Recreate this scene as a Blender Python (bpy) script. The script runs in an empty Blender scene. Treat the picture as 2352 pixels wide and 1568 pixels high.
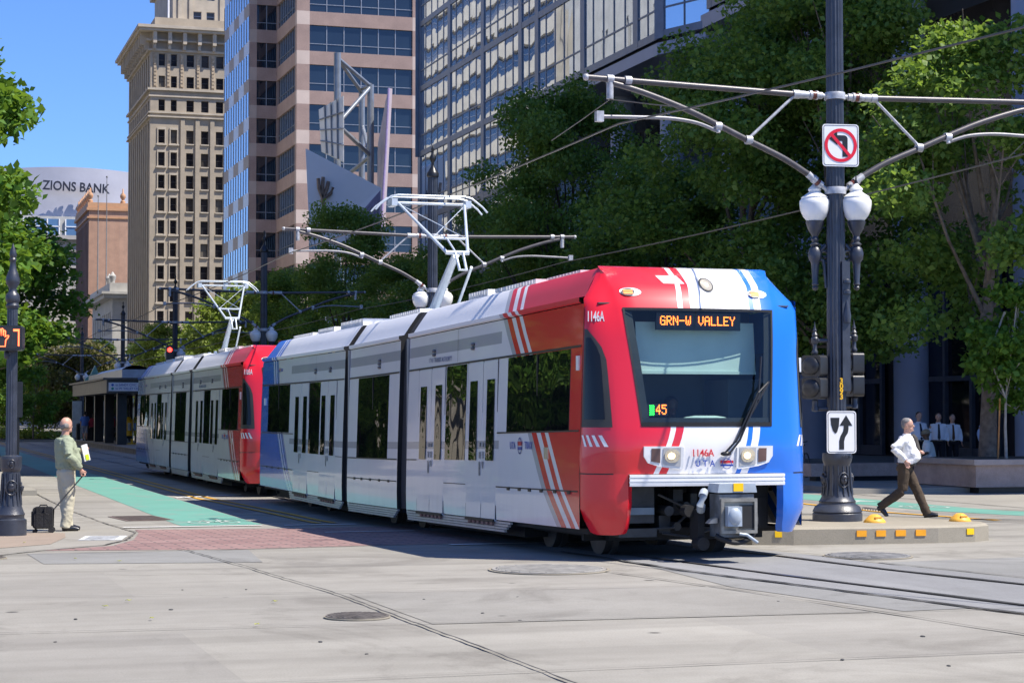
import bpy, math, random
import numpy as np
from mathutils import Vector, Matrix
S = bpy.context.scene
COL = S.collection
rad = math.radians
# ------------------------------------------------------------------ camera
YAW = rad(17.4); PITCH = math.atan(169/4500.0); FPX = 4500.0; EYE = Vector((0, 0, 1.67))
cam = bpy.data.cameras.new('camera'); cam.sensor_width = 36.0; cam.lens = 36.0*FPX/2352.0
cam.clip_start = 0.1; cam.clip_end = 6000.0
camo = bpy.data.objects.new('camera', cam); COL.objects.link(camo)
camo.location = EYE; camo.rotation_euler = (rad(90)+PITCH, 0, -YAW)
S.camera = camo
# ------------------------------------------------------------------ sky and sun
SUN_AZ, SUN_EL = 127.0, 58.0          # degrees clockwise from +Y, degrees up
W = bpy.data.worlds.new('World'); S.world = W; W.use_nodes = True
nt = W.node_tree; bg = nt.nodes['Background']
sky = nt.nodes.new('ShaderNodeTexSky'); sky.sky_type = 'NISHITA'; sky.sun_disc = False
sky.sun_elevation = rad(SUN_EL); sky.sun_rotation = rad(SUN_AZ)
sky.altitude = 1300.0; sky.air_density = 1.0; sky.dust_density = 0.3; sky.ozone_density = 4.0
grade = nt.nodes.new('ShaderNodeMix'); grade.data_type = 'RGBA'; grade.blend_type = 'MULTIPLY'; grade.inputs[0].default_value = 1.0
nt.links.new(sky.outputs['Color'], grade.inputs[6]); grade.inputs[7].default_value = (.60, .80, 1.18, 1)      # the deep blue of a dry high altitude sky
nt.links.new(grade.outputs[2], bg.inputs['Color']); bg.inputs['Strength'].default_value = 0.103
sl = bpy.data.lights.new('sun', 'SUN'); sl.energy = 4.9; sl.angle = rad(0.5); sl.color = (1.0, 0.93, 0.83)
so = bpy.data.objects.new('sun', sl); COL.objects.link(so)
sd = Vector((math.sin(rad(SUN_AZ))*math.cos(rad(SUN_EL)), math.cos(rad(SUN_AZ))*math.cos(rad(SUN_EL)), math.sin(rad(SUN_EL))))
so.rotation_euler = sd.to_track_quat('Z', 'Y').to_euler(); so.location = (20, -20, 60)
S.view_settings.view_transform = 'Standard'; S.view_settings.look = 'None'
S.view_settings.exposure = 0.74; S.view_settings.gamma = 1.0; S.view_settings.use_curve_mapping = False
S.cycles.max_bounces = 7; S.cycles.transparent_max_bounces = 12
S.cycles.sample_clamp_indirect = 4.0
try: S.cycles.use_denoising = True
except Exception: pass

# ------------------------------------------------------------------ pixel <-> place helpers
_F = Vector((math.sin(YAW), math.cos(YAW), 0)); _R = Vector((math.cos(YAW), -math.sin(YAW), 0)); _U = Vector((0, 0, 1))
_fw = _F*math.cos(PITCH)+_U*math.sin(PITCH); _up = _U*math.cos(PITCH)-_F*math.sin(PITCH)
def gz(y):                       # the street falls 17 cm going away from the junction
    return -0.17*min(max((y-21.5)/12.0, 0), 1)
def ray(x, y): return _fw+_R*((x-1176)/FPX)-_up*((y-784)/FPX)
def G(x, y, dz=0.0):
    d = ray(x, y); z = 0.0
    for i in range(25):
        P = EYE+d*((z+dz-EYE.z)/d.z); z = gz(P.y)
    return P
def atX(x, y, X): d = ray(x, y); return EYE+d*(X/d.x)
def atY(x, y, Y): d = ray(x, y); return EYE+d*(Y/d.y)

# ------------------------------------------------------------------ objects
OFF = {}
def tag(o, label=None, cat=None, group=None, kind=None):
    if label: o['label'] = label
    if cat: o['category'] = cat
    if group: o['group'] = group
    if kind: o['kind'] = kind
    return o
def thing(name, label, cat, loc=(0, 0, 0), rz=0.0, group=None):
    o = bpy.data.objects.new(name, None); COL.objects.link(o); o.empty_display_size = 0.3
    o.location = loc; o.rotation_euler = (0, 0, rz)
    OFF[o.name] = Vector(loc)
    return tag(o, label, cat, group)
def children(o): return list(o.children)
def copy_tree(o, parent=None):
    c = o.copy(); COL.objects.link(c)
    if parent is not None:
        mpi = o.matrix_parent_inverse.copy(); c.parent = parent; c.matrix_parent_inverse = mpi
    for ch in children(o): copy_tree(ch, c)
    return c
class MB:
    def __init__(s): s.v = []; s.f = []; s.m = []; s.uv = []
    def add(s, vs, fs, mi=0, uvs=None):
        b = len(s.v); s.v += [tuple(v) for v in vs]
        for f in fs:
            s.f.append(tuple(b+i for i in f)); s.m.append(mi)
            s.uv.append([uvs[i] for i in f] if uvs else None)
        return s
    def box(s, x0, x1, y0, y1, z0, z1, mi=0):
        return s.add([(x0,y0,z0),(x1,y0,z0),(x1,y1,z0),(x0,y1,z0),(x0,y0,z1),(x1,y0,z1),(x1,y1,z1),(x0,y1,z1)],
            [(3,2,1,0),(4,5,6,7),(0,1,5,4),(1,2,6,5),(2,3,7,6),(3,0,4,7)], mi)
    def cbox(s, c, h, rot=None, mi=0, taper=1.0):
        vs = []
        for dz in (-1, 1):
            k = 1.0 if dz < 0 else taper
            for dx, dy in ((-1,-1),(1,-1),(1,1),(-1,1)):
                p = Vector((dx*h[0]*k, dy*h[1]*k, dz*h[2]))
                if rot is not None: p = rot @ p
                vs.append(p+Vector(c))
        return s.add(vs, [(3,2,1,0),(4,5,6,7),(0,1,5,4),(1,2,6,5),(2,3,7,6),(3,0,4,7)], mi)
    def ring(s, c, ax, r, n, ref=None):
        ax = Vector(ax).normalized()
        ref = Vector(ref) if ref is not None else (Vector((0,0,1)) if abs(ax.z) < .9 else Vector((0,1,0)))
        a = ax.cross(ref).normalized(); b = ax.cross(a).normalized()
        rx, ry = (r, r) if not isinstance(r, (tuple, list)) else r
        return [Vector(c)+a*(rx*math.cos(t))+b*(ry*math.sin(t)) for t in [2*math.pi*i/n for i in range(n)]]
    def loft(s, rings, mi=0, cap=True, close=True):
        n = len(rings[0]); vs = [p for r in rings for p in r]; fs = []
        for k in range(len(rings)-1):
            for i in range(n if close else n-1):
                j = (i+1) % n; fs.append((k*n+i, (k+1)*n+i, (k+1)*n+j, k*n+j))
        if cap:
            fs.append(tuple(range(n))); fs.append(tuple((len(rings)-1)*n+i for i in reversed(range(n))))
        return s.add(vs, fs, mi)
    def cyl(s, p0, p1, r0, r1=None, n=12, mi=0):
        p0, p1 = Vector(p0), Vector(p1); ax = p1-p0
        return s.loft([s.ring(p0, ax, r0, n), s.ring(p1, ax, r0 if r1 is None else r1, n)], mi)
    def tube(s, pts, r, n=8, mi=0, ref=None):
        pts = [Vector(p) for p in pts]; rs = r if isinstance(r, list) else [r]*len(pts); rings = []
        for i, p in enumerate(pts):
            t = (pts[min(i+1, len(pts)-1)]-pts[max(i-1, 0)])
            rings.append(s.ring(p, t, rs[i], n, ref))
        return s.loft(rings, mi)
    def lathe(s, prof, c=(0,0,0), n=20, mi=0, flute=0, fl=(0, 1e9)):
        cx, cy, cz = c; rings = []
        for r, z in prof:
            rg = []
            for i in range(n):
                t = 2*math.pi*i/n
                rr = r*(1-flute*(i % 2)) if (flute and fl[0] <= z <= fl[1]) else r
                rg.append((cx+rr*math.cos(t), cy+rr*math.sin(t), cz+z))
            rings.append(rg)
        return s.loft([list(reversed(r)) for r in rings], mi)
    def prism(s, pts, vec, mi=0):
        pts = [Vector(p) for p in pts]; vec = Vector(vec); n = len(pts)
        return s.add(pts+[p+vec for p in pts], [tuple(range(n)), tuple(n+i for i in reversed(range(n)))]+[((i+1) % n, i, n+i, n+(i+1) % n) for i in range(n)], mi)
    def ell(s, c, r, nu=12, nv=8, mi=0, rot=None):
        rings = []
        for k in range(1, nv):
            ph = math.pi*k/nv
            rg = []
            for i in range(nu):
                t = 2*math.pi*i/nu
                p = Vector((r[0]*math.sin(ph)*math.cos(t), r[1]*math.sin(ph)*math.sin(t), -r[2]*math.cos(ph)))
                if rot is not None: p = rot @ p
                rg.append(p+Vector(c))
            rings.append(list(reversed(rg)))
        return s.loft(rings, mi)
    def grid(s, rows, mi=0, uvrows=None, close=False):
        n = len(rows[0]); vs = [p for r in rows for p in r]; uv = [q for r in uvrows for q in r] if uvrows else None
        fs = []
        for k in range(len(rows)-1):
            for i in range(n if close else n-1):
                j = (i+1) % n; fs.append((k*n+i, k*n+j, (k+1)*n+j, (k+1)*n+i))
        return s.add(vs, fs, mi, uv)
    def build(s, name, mats, parent=None, smooth=None, world=False, deform=None, loc=None):
        vs = s.v
        if deform: vs = [deform(v) for v in vs]
        if world and parent is not None:
            o = OFF.get(parent.name, Vector((0,0,0))); vs = [(v[0]-o.x, v[1]-o.y, v[2]-o.z) for v in vs]
        me = bpy.data.meshes.new(name); me.from_pydata(vs, [], s.f)
        if not isinstance(mats, (list, tuple)): mats = [mats]
        for m in mats: me.materials.append(m)
        if len(mats) > 1: me.polygons.foreach_set('material_index', s.m)
        if any(u for u in s.uv):
            ul = me.uv_layers.new(name='paint'); k = 0; buf = []
            for f, u in zip(s.f, s.uv):
                for i in range(len(f)): buf += (list(u[i]) if u else [0.0, 0.0])
            ul.data.foreach_set('uv', buf)
        if smooth is not None:
            me.shade_smooth()
            if smooth < 179: me.set_sharp_from_angle(angle=rad(smooth))
        me.update()
        ob = bpy.data.objects.new(name, me); COL.objects.link(ob)
        if parent is not None:
            ob.parent = parent; OFF[ob.name] = OFF.get(parent.name, Vector((0,0,0)))
        if loc is not None: ob.location = loc
        return ob
def text_mesh(name, txt, size, mat, parent, mtx, sx=1.0, extrude=0.002, align='CENTER', spacing=1.0, bold=0.0):
    cu = bpy.data.curves.new('lettering', 'FONT'); cu.body = txt; cu.size = size; cu.extrude = extrude
    cu.align_x = align; cu.align_y = 'CENTER'; cu.space_character = spacing; cu.offset = bold; cu.resolution_u = 3
    t = bpy.data.objects.new('lettering', cu); COL.objects.link(t)
    bpy.context.view_layer.update()
    dg = bpy.context.evaluated_depsgraph_get()
    me = bpy.data.meshes.new_from_object(t.evaluated_get(dg)); bpy.data.objects.remove(t); bpy.data.curves.remove(cu)
    me.name = name
    me.transform(mtx @ Matrix.Diagonal((sx, 1, 1, 1)))
    me.materials.clear(); me.materials.append(mat)
    ob = bpy.data.objects.new(name, me); COL.objects.link(ob)
    if parent is not None: ob.parent = parent
    return ob
def frame_mtx(o, xax, yax):
    x = Vector(xax).normalized(); z = x.cross(Vector(yax)).normalized(); y = z.cross(x)
    m = Matrix((( x.x, y.x, z.x, o[0]), (x.y, y.y, z.y, o[1]), (x.z, y.z, z.z, o[2]), (0, 0, 0, 1)))
    return m

# ------------------------------------------------------------------ materials
def newmat(name):
    m = bpy.data.materials.new(name); m.use_nodes = True
    return m, m.node_tree, m.node_tree.nodes['Principled BSDF']
def N(nt, typ, **kw):
    n = nt.nodes.new(typ)
    for k, v in kw.items(): setattr(n, k, v)
    return n
def L(nt, a, b): nt.links.new(a, b)
def math_n(nt, op, a, b=None, c=None):
    n = N(nt, 'ShaderNodeMath', operation=op)
    for i, q in enumerate((a, b, c)):
        if q is None: continue
        if isinstance(q, (int, float)): n.inputs[i].default_value = q
        else: L(nt, q, n.inputs[i])
    return n.outputs[0]
def mixc(nt, fac, a, b, mode='MIX'):
    n = N(nt, 'ShaderNodeMix', data_type='RGBA', blend_type=mode)
    for sk, q in ((n.inputs[0], fac), (n.inputs[6], a), (n.inputs[7], b)):
        if isinstance(q, (int, float)): sk.default_value = q
        elif isinstance(q, (tuple, list)): sk.default_value = (*q, 1) if len(q) == 3 else q
        else: L(nt, q, sk)
    return n.outputs[2]
def noise(nt, vec, scale, detail=3.0, rough=.55, dist=0.0):
    n = N(nt, 'ShaderNodeTexNoise'); n.inputs['Scale'].default_value = scale; n.inputs['Detail'].default_value = detail
    n.inputs['Roughness'].default_value = rough; n.inputs['Distortion'].default_value = dist
    if vec is not None: L(nt, vec, n.inputs['Vector'])
    return n.outputs['Fac']
def ramp(nt, fac, stops, interp='LINEAR'):
    n = N(nt, 'ShaderNodeValToRGB'); cr = n.color_ramp; cr.interpolation = interp
    while len(cr.elements) < len(stops): cr.elements.new(0.5)
    for e, (p, c) in zip(cr.elements, stops):
        e.position = p; e.color = (*c, 1) if len(c) == 3 else c
    L(nt, fac, n.inputs['Fac']); return n.outputs['Color']
def objvec(nt, scale=None, kind='Object'):
    t = N(nt, 'ShaderNodeTexCoord').outputs[kind]
    if scale is not None:
        mp = N(nt, 'ShaderNodeMapping'); mp.inputs['Scale'].default_value = scale; L(nt, t, mp.inputs['Vector']); return mp.outputs[0]
    return t
def bump(nt, h, strength, dist, b):
    n = N(nt, 'ShaderNodeBump'); n.inputs['Strength'].default_value = strength; n.inputs['Distance'].default_value = dist
    L(nt, h, n.inputs['Height']); L(nt, n.outputs[0], b.inputs['Normal'])
_MC = {}
def mat(name, col, rough=.5, metal=0.0, var=.12, vs=3.0, bmp=0.0, bs=40.0, coat=0.0, spec=.5, fine=0.0, kind='Object'):
    if name in _MC: return _MC[name]
    m, nt, b = newmat(name)
    v = objvec(nt, kind=kind)
    f = noise(nt, v, vs, 4.0, .6)
    lo = tuple(max(c*(1-var*1.6), 0) for c in col); hi = tuple(min(c*(1+var*1.2), 1) for c in col)
    c = ramp(nt, f, [(.3, lo), (.7, hi)])
    if fine: c = mixc(nt, fine, c, ramp(nt, noise(nt, v, vs*30, 2.0), [(.35, (.55,.55,.55)), (.6, (1,1,1))]), 'MULTIPLY')
    L(nt, c, b.inputs['Base Color']); b.inputs['Roughness'].default_value = rough; b.inputs['Metallic'].default_value = metal
    b.inputs['Coat Weight'].default_value = coat; b.inputs['Coat Roughness'].default_value = .06
    b.inputs['Specular IOR Level'].default_value = spec
    L(nt, math_n(nt, 'MULTIPLY_ADD', f, .2*rough, rough*.9), b.inputs['Roughness'])
    if bmp: bump(nt, noise(nt, v, bs, 3.0), bmp, .02, b)
    _MC[name] = m; return m
def emis(name, col, strength, base=(.02,.02,.02)):
    if name in _MC: return _MC[name]
    m, nt, b = newmat(name); b.inputs['Base Color'].default_value = (*base, 1)
    b.inputs['Emission Color'].default_value = (*col, 1); b.inputs['Emission Strength'].default_value = strength
    _MC[name] = m; return m
def leafmat(name, c1, c2, c3, trans=.35):
    m, nt, b = newmat(name)
    g = N(nt, 'ShaderNodeNewGeometry'); r = g.outputs['Random Per Island']
    oi = N(nt, 'ShaderNodeObjectInfo')
    f = noise(nt, objvec(nt), .55, 2.0)
    k = math_n(nt, 'ADD', math_n(nt, 'MULTIPLY', r, .6), math_n(nt, 'MULTIPLY', f, .4))
    c = ramp(nt, k, [(.15, c1), (.5, c2), (.85, c3)])
    b.inputs['Roughness'].default_value = .55; L(nt, c, b.inputs['Base Color']); b.inputs['Specular IOR Level'].default_value = .35
    t = N(nt, 'ShaderNodeBsdfTranslucent'); L(nt, mixc(nt, .5, c, (.28,.4,.03)), t.inputs['Color'])
    mx = N(nt, 'ShaderNodeMixShader'); mx.inputs[0].default_value = trans
    L(nt, b.outputs[0], mx.inputs[1]); L(nt, t.outputs[0], mx.inputs[2])
    L(nt, mx.outputs[0], nt.nodes['Material Output'].inputs['Surface']); return m
def glassmat(name, col, rough=.02, wav=.0, ws=1.0, spec=1.0, metal=0.0, stretch=(1,1,1), ior=1.5):
    m, nt, b = newmat(name); v = objvec(nt, stretch)
    b.inputs['Base Color'].default_value = (*col, 1); b.inputs['Roughness'].default_value = rough; b.inputs['Metallic'].default_value = metal
    b.inputs['Specular IOR Level'].default_value = spec; b.inputs['IOR'].default_value = ior
    if wav: bump(nt, noise(nt, v, ws, 1.5), wav, .25, b)
    return m
def clearglass(name, tint=(.75,.85,.85), refl=.0):
    m, nt, b = newmat(name)
    out = nt.nodes['Material Output']; tr = N(nt, 'ShaderNodeBsdfTransparent'); tr.inputs['Color'].default_value = (*tint, 1)
    gl = N(nt, 'ShaderNodeBsdfGlossy'); gl.inputs['Roughness'].default_value = .01
    fr = N(nt, 'ShaderNodeLayerWeight')
    fac = math_n(nt, 'MULTIPLY_ADD', math_n(nt, 'POWER', fr.outputs['Facing'], 5.0), .85, .045+refl)
    mx = N(nt, 'ShaderNodeMixShader'); L(nt, fac, mx.inputs[0]); L(nt, tr.outputs[0], mx.inputs[1]); L(nt, gl.outputs[0], mx.inputs[2])
    L(nt, mx.outputs[0], out.inputs['Surface']); return m
IRON = mat('blue_grey_iron', (.034,.040,.056), .38, .0, .2, 6, .15, 60, spec=.6)
DARKIRON = mat('dark_iron', (.025,.03,.04), .4, .0, .2, 6, spec=.5)
GALV = mat('galvanised_steel', (.42,.43,.45), .5, .3, .2, 12)
STEELGREY = mat('grey_steel_tube', (.075,.07,.075), .4, .2, .15, 8)
BLACK = mat('black_paint', (.012,.013,.015), .35, 0, .2, 8)
RUBBER = mat('black_rubber', (.018,.018,.02), .7, 0, .25, 10)
WHITE = mat('white_paint', (.8,.8,.79), .3, 0, .03, 4)
# ================================================================== GROUND
def concrete(name, col, streak=(.10, .9), dark=.25, spots=True, tint=None):
    m, nt, b = newmat(name); v = objvec(nt)
    big = noise(nt, v, .22, 5.0, .6); mp = N(nt, 'ShaderNodeMapping'); mp.inputs['Scale'].default_value = (streak[0], streak[1], 1); L(nt, v, mp.inputs[0])
    st = noise(nt, mp.outputs[0], 1.0, 4.0, .6, .6); fn = noise(nt, v, 60.0, 3.0, .7); md = noise(nt, v, 3.5, 5.0, .65)
    c = ramp(nt, big, [(.3, tuple(q*.86 for q in col)), (.7, tuple(min(q*1.07, 1) for q in col))])
    c = mixc(nt, dark, c, ramp(nt, st, [(.33, (.58,.57,.56)), (.6, (1,1,1))]), 'MULTIPLY')
    c = mixc(nt, .5, c, ramp(nt, md, [(.3, (.86,.85,.83)), (.6, (1,1,1))]), 'MULTIPLY')
    c = mixc(nt, .45, c, ramp(nt, fn, [(.3, (.6,.6,.6)), (.55, (1,1,1))]), 'MULTIPLY')
    if spots:
        br = N(nt, 'ShaderNodeTexBrick'); br.inputs['Scale'].default_value = 1.0; br.inputs['Brick Width'].default_value = 4.2; br.inputs['Row Height'].default_value = 3.03; br.inputs['Mortar Size'].default_value = 0.0
        for k_, q_ in (('Color1', (1.05,1.05,1.04)), ('Color2', (.90,.90,.91)), ('Mortar', (1,1,1))): br.inputs[k_].default_value = (*q_, 1)
        L(nt, v, br.inputs['Vector']); c = mixc(nt, .8, c, br.outputs['Color'], 'MULTIPLY')
        st2 = noise(nt, v, .35, 6.0, .7, 1.5); c = mixc(nt, .7, c, ramp(nt, st2, [(.36, (.72,.71,.70)), (.46, (1,1,1))]), 'MULTIPLY')
        vo = N(nt, 'ShaderNodeTexVoronoi'); vo.inputs['Scale'].default_value = .9; L(nt, v, vo.inputs['Vector'])
        c = mixc(nt, 1.0, c, ramp(nt, vo.outputs['Distance'], [(.035, (.3,.3,.3)), (.06, (1,1,1))]), 'MULTIPLY')
    L(nt, c, b.inputs['Base Color']); b.inputs['Roughness'].default_value = .8; b.inputs['Specular IOR Level'].default_value = .3
    bump(nt, fn, .25, .01, b); return m
CONC = concrete('street_concrete', (.305,.292,.258), (.05, 1.1), .5)
SLAB = concrete('track_slab_concrete', (.255,.258,.262), (.9,.12), .45, False)
WALK = concrete('sidewalk_concrete', (.30,.285,.25), (.4,.4), .15)
TAN = concrete('tan_paving', (.31,.25,.20), (.5,.5), .2, False)
ASPH = mat('asphalt', (.06,.06,.062), .85, 0, .2, 1.0, .2, 80, fine=.5)
KERB = concrete('kerb_concrete', (.31,.28,.22), (.5,.5), .2, False)
def brickmat(name, c1, c2, mort, sc, bw, bh, ms=.015):
    m, nt, b = newmat(name); br = N(nt, 'ShaderNodeTexBrick'); br.inputs['Scale'].default_value = sc
    br.inputs['Brick Width'].default_value = bw; br.inputs['Row Height'].default_value = bh; br.inputs['Mortar Size'].default_value = ms
    for k, q in (('Color1', c1), ('Color2', c2), ('Mortar', mort)): br.inputs[k].default_value = (*q, 1)
    v = objvec(nt); L(nt, v, br.inputs['Vector'])
    c = mixc(nt, .6, br.outputs['Color'], ramp(nt, noise(nt, v, .8, 5.0), [(.3, (.7,.7,.72)), (.65, (1,1,1))]), 'MULTIPLY')
    c = mixc(nt, .5, c, ramp(nt, noise(nt, v, 9, 4.0), [(.3, (.7,.7,.7)), (.6, (1,1,1))]), 'MULTIPLY')
    L(nt, c, b.inputs['Base Color']); b.inputs['Roughness'].default_value = .85; return m
PAVER = brickmat('red_pavers', (.25,.145,.135), (.33,.21,.19), (.13,.10,.095), 1.0, .4, .2, .018)
def wornpaint(name, col, under, amt=.45, sc=2.2):
    m, nt, b = newmat(name); v = objvec(nt)
    f = ramp(nt, noise(nt, v, sc, 7.0, .72), [(amt-.08, (0,0,0)), (amt+.06, (1,1,1))])
    L(nt, mixc(nt, f, under, mixc(nt, .5, col, ramp(nt, noise(nt, v, 1.1, 3), [(.3, (.75,.75,.75)), (.7, (1,1,1))]), 'MULTIPLY')), b.inputs['Base Color'])
    b.inputs['Roughness'].default_value = .7; return m
GREEN = wornpaint('green_lane_paint', (.12,.31,.245), (.20,.25,.22), .40, 1.6)
YEL = wornpaint('yellow_line_paint', (.60,.31,.02), (.30,.24,.12), .38)
WHT = wornpaint('white_line_paint', (.62,.61,.58), (.30,.29,.27), .40)
WHTW = wornpaint('worn_white_paint', (.50,.54,.50), (.12,.31,.245), .47, 6)
CRACK = mat('crack_filler', (.03,.03,.03), .9, 0, .2, 4)
CRACKL = mat('joint_line', (.13,.122,.108), .9, 0, .35, 3)
STEEL = mat('rail_steel', (.26,.25,.24), .35, .8, .2, 4)
def clipY(poly, lo, hi):
    def cut(p, f, inside):
        out = []
        for i in range(len(p)):
            a, b = p[i], p[(i+1) % len(p)]
            ia, ib = inside(a), inside(b)
            if ia: out.append(a)
            if ia != ib:
                t = (f-a[1])/(b[1]-a[1]); out.append((a[0]+t*(b[0]-a[0]), f))
        return out
    p = cut(poly, lo, lambda q: q[1] >= lo-1e-9)
    return cut(p, hi, lambda q: q[1] <= hi+1e-9) if len(p) > 2 else []
def sheet_into(mb, poly, dz, mi=0):
    area = sum(poly[i][0]*poly[(i+1) % len(poly)][1]-poly[(i+1) % len(poly)][0]*poly[i][1] for i in range(len(poly)))
    if area < 0: poly = poly[::-1]
    for lo, hi in ((-9e3, 21.5), (21.5, 33.5), (33.5, 9e3)):
        p = clipY(poly, lo, hi)
        if len(p) > 2: mb.add([(x, y, gz(y)+dz) for x, y in p], [tuple(range(len(p)))], mi)
def sheet(name, polys, dz, m, kind='structure'):
    mb = MB()
    for p in polys: sheet_into(mb, p, dz)
    return tag(mb.build(name, m), kind=kind)
def strip_polys(pts, w, jit=0.0, seed=1, step=.25):
    rnd = random.Random(seed); P = []
    for (x0, y0), (x1, y1) in zip(pts, pts[1:]):
        n = max(int(math.hypot(x1-x0, y1-y0)/step), 1) if jit else 1
        for i in range(n): P.append((x0+(x1-x0)*i/n, y0+(y1-y0)*i/n))
    P.append(pts[-1])
    if jit: P = [(x+rnd.uniform(-jit, jit), y+rnd.uniform(-jit, jit)) for x, y in P]
    out = []
    Lp, Rp = [], []
    for i, (x, y) in enumerate(P):
        a = P[max(i-1, 0)]; b = P[min(i+1, len(P)-1)]; dx, dy = b[0]-a[0], b[1]-a[1]; l = math.hypot(dx, dy) or 1
        ww = w*(rnd.uniform(.5, 1.4) if jit else 1)/2
        Lp.append((x-dy/l*ww, y+dx/l*ww)); Rp.append((x+dy/l*ww, y-dx/l*ww))
    for i in range(len(P)-1): out.append([Lp[i], Rp[i], Rp[i+1], Lp[i+1]])
    return out
R_ = lambda x0, x1, y0, y1: [(x0, y0), (x1, y0), (x1, y1), (x0, y1)]
sheet('ground', [R_(-1500, 1500, -300, 3500)], -.02, ASPH)
sheet('road', [R_(-60, 90, -30, 25.2), R_(.9, 24, 25.2, 330)], 0, CONC)
sheet('sidewalk', [[(-40, 24.9)]+[(1.22, 24.88), (1.93, 25.95), (2.66, 26.8), (3.08, 28.13), (3.42, 30.2), (3.42, 32.2), (3.18, 38.8), (3.06, 46), (-40, 46)]], .004, WALK)
sheet('paving', [[(-20, 26.3), (1.2, 26.4), (2.0, 27.3), (2.35, 29.2), (2.45, 30.6), (1.5, 31.3), (.9, 35.5), (-20, 35.5)]], .008, TAN)
sheet('sidewalk', [[(21.6, 27), (60, 27), (60, 41.2), (21.2, 41.2)]], .004, WALK)
mb = MB()
for x0, x1, y0, y1 in ((21.2, 60, 41.2, 400), (-40, 3.05, 46, 400)):
    for ya, yb in ((y0, y1),): mb.box(x0, x1, ya, yb, gz(60)-.3, gz(60)+.13)
tag(mb.build('sidewalk', WALK), kind='structure')
sheet('crosswalk', [[(1.75, 25.75), (2.75, 26.6), (3.2, 28.1), (3.52, 30.2), (3.6, 31.4), (5.5, 31.0), (11, 31.0), (11, 25.5), (6.1, 25.4), (4.2, 25.1)]], .004, PAVER)
sheet('track_slab', [[(7.86, 34), (7.8, 23), (7.92, 21.1), (8.04, 19.77), (8.23, 18.64), (8.5, 17.38), (8.95, 14.87), (10.2, 10), (13.6, 10), (11.6, 15), (10.95, 17.4), (10.5, 20), (10.25, 23), (10.2, 34)]], .008, SLAB)
sheet('bike_lane', [R_(4.5, 5.85, 32.6, 300)], .004, GREEN)
sheet('bike_lane', [[(18.85, 43), (20.25, 43), (20.3, 34), (21.3, 25), (19.8, 25), (19.0, 34)]], .004, GREEN)
yl = [R_(6.28, 6.39, 43.4, 300), R_(6.56, 6.67, 43.4, 300)]
yl += strip_polys([(6.33, 43.4), (6.7, 36), (6.8, 32.6)], .11)+strip_polys([(6.61, 43.4), (6.98, 36), (7.08, 32.6)], .11)
yl += strip_polys([(17.95, 40), (17.95, 37.3), (17.8, 33), (17.75, 29.2)], .16)
for P in (yl[0:1], yl[1:2], yl[2:4], yl[4:6], yl[6:]): sheet('road_marking', P, .012, YEL)
wl = [R_(3.5, 5.75, 32.05, 32.3), R_(6.1, 7.3, 31.9, 32.1), R_(7.0, 9.6, 25.0, 25.2), R_(6.2, 7.6, 29.2, 29.35), R_(17.9, 20.4, 28.4, 28.6)]
wl += [[(5.9, 43.6), (7.6, 45.0), (7.6, 45.35), (5.9, 44.0)]]
for P in wl: sheet('road_marking', [P], .012, WHT)
# bicycle symbols in the lanes
def bike_symbol(cx, cy, k):
    P = []
    def ringp(x, y, r, w):
        for i in range(16):
            a, b = 2*math.pi*i/16, 2*math.pi*(i+1)/16
            P.append([(x+r*math.cos(a), y+r*math.sin(a)*k), (x+(r+w)*math.cos(a), y+(r+w)*math.sin(a)*k), (x+(r+w)*math.cos(b), y+(r+w)*math.sin(b)*k), (x+r*math.cos(b), y+r*math.sin(b)*k)])
    ringp(cx-.26, cy, .14, .045); ringp(cx+.26, cy, .14, .045)
    for seg in ([(-.26, 0), (-.1, .22)], [(-.1, .22), (.18, .22)], [(-.1, .22), (.02, 0)], [(.02, 0), (.26, 0)], [(.02, 0), (.18, .22)], [(.26, 0), (.16, .34)], [(-.14, .3), (-.04, .3)]):
        P.extend(strip_polys([(cx+x, cy+y*k) for x, y in seg], .05))
    return P
sheet('road_marking', bike_symbol(5.2, 33.7, 2.6), .010, WHTW); sheet('road_marking', bike_symbol(19.6, 35.0, 2.6)+[[(19.2, 37.2), (19.6, 39), (20.0, 37.2), (19.6, 37.7)]], .010, WHTW)
P_DK = concrete('patched_concrete_bluish', (.25,.25,.24), (.3,.3), .3); P_LT = concrete('patched_concrete_pale', (.295,.285,.255), (.2,.5), .35)
sheet('road_patch', [[(1.55, 25.1), (4.3, 25.0), (4.0, 22.3), (1.6, 22.9)]], .004, P_DK)
sheet('road_patch', [[(8.0, 21.0), (8.4, 20.9), (9.2, 15.1), (8.2, 15.0), (7.75, 17.6)]], .004, P_DK)
sheet('road_patch', [[(4.05, 18.0), (7.6, 17.7), (7.9, 15.0), (4.1, 15.2)]], .004, P_LT)
sheet('road_patch', [[(10.75, 17.3), (14, 15.6), (18, 18), (14.5, 20.5), (10.6, 20)]], .004, P_DK)
# joints, cracks and rails
cr = []
for p in ([(-6, 19.2), (.91, 18.56), (4.16, 18.09), (7.9, 17.7)], [(-8, 16.3), (.76, 15.51), (4.76, 15.18), (8.83, 14.9), (14, 14.4)], [(-6, 12.2), (2.4, 12.14), (7.6, 12.18), (16, 12.2)], [(2.1, 20.84), (5.81, 20.28), (7.9, 20.4)], [(1.2, 10.3), (9, 10.1)]):
    cr += strip_polys(p, .014, .005, 3, .4)
cr += strip_polys([(7.2, 19.85), (7.6, 17.5), (7.96, 14.98), (8.18, 13.11), (8.4, 10)], .03, .012, 8)
cr += strip_polys([(10.25, 34), (10.3, 23), (10.6, 20), (11.1, 17.4), (11.8, 15)], .03, .01, 9)
cr += strip_polys([(3.06, 53), (3.18, 38.75), (3.45, 32.2), (3.5, 30.4), (3.1, 28.1), (2.68, 26.8), (1.93, 25.95), (1.22, 24.88)], .035, .01, 10)
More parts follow.
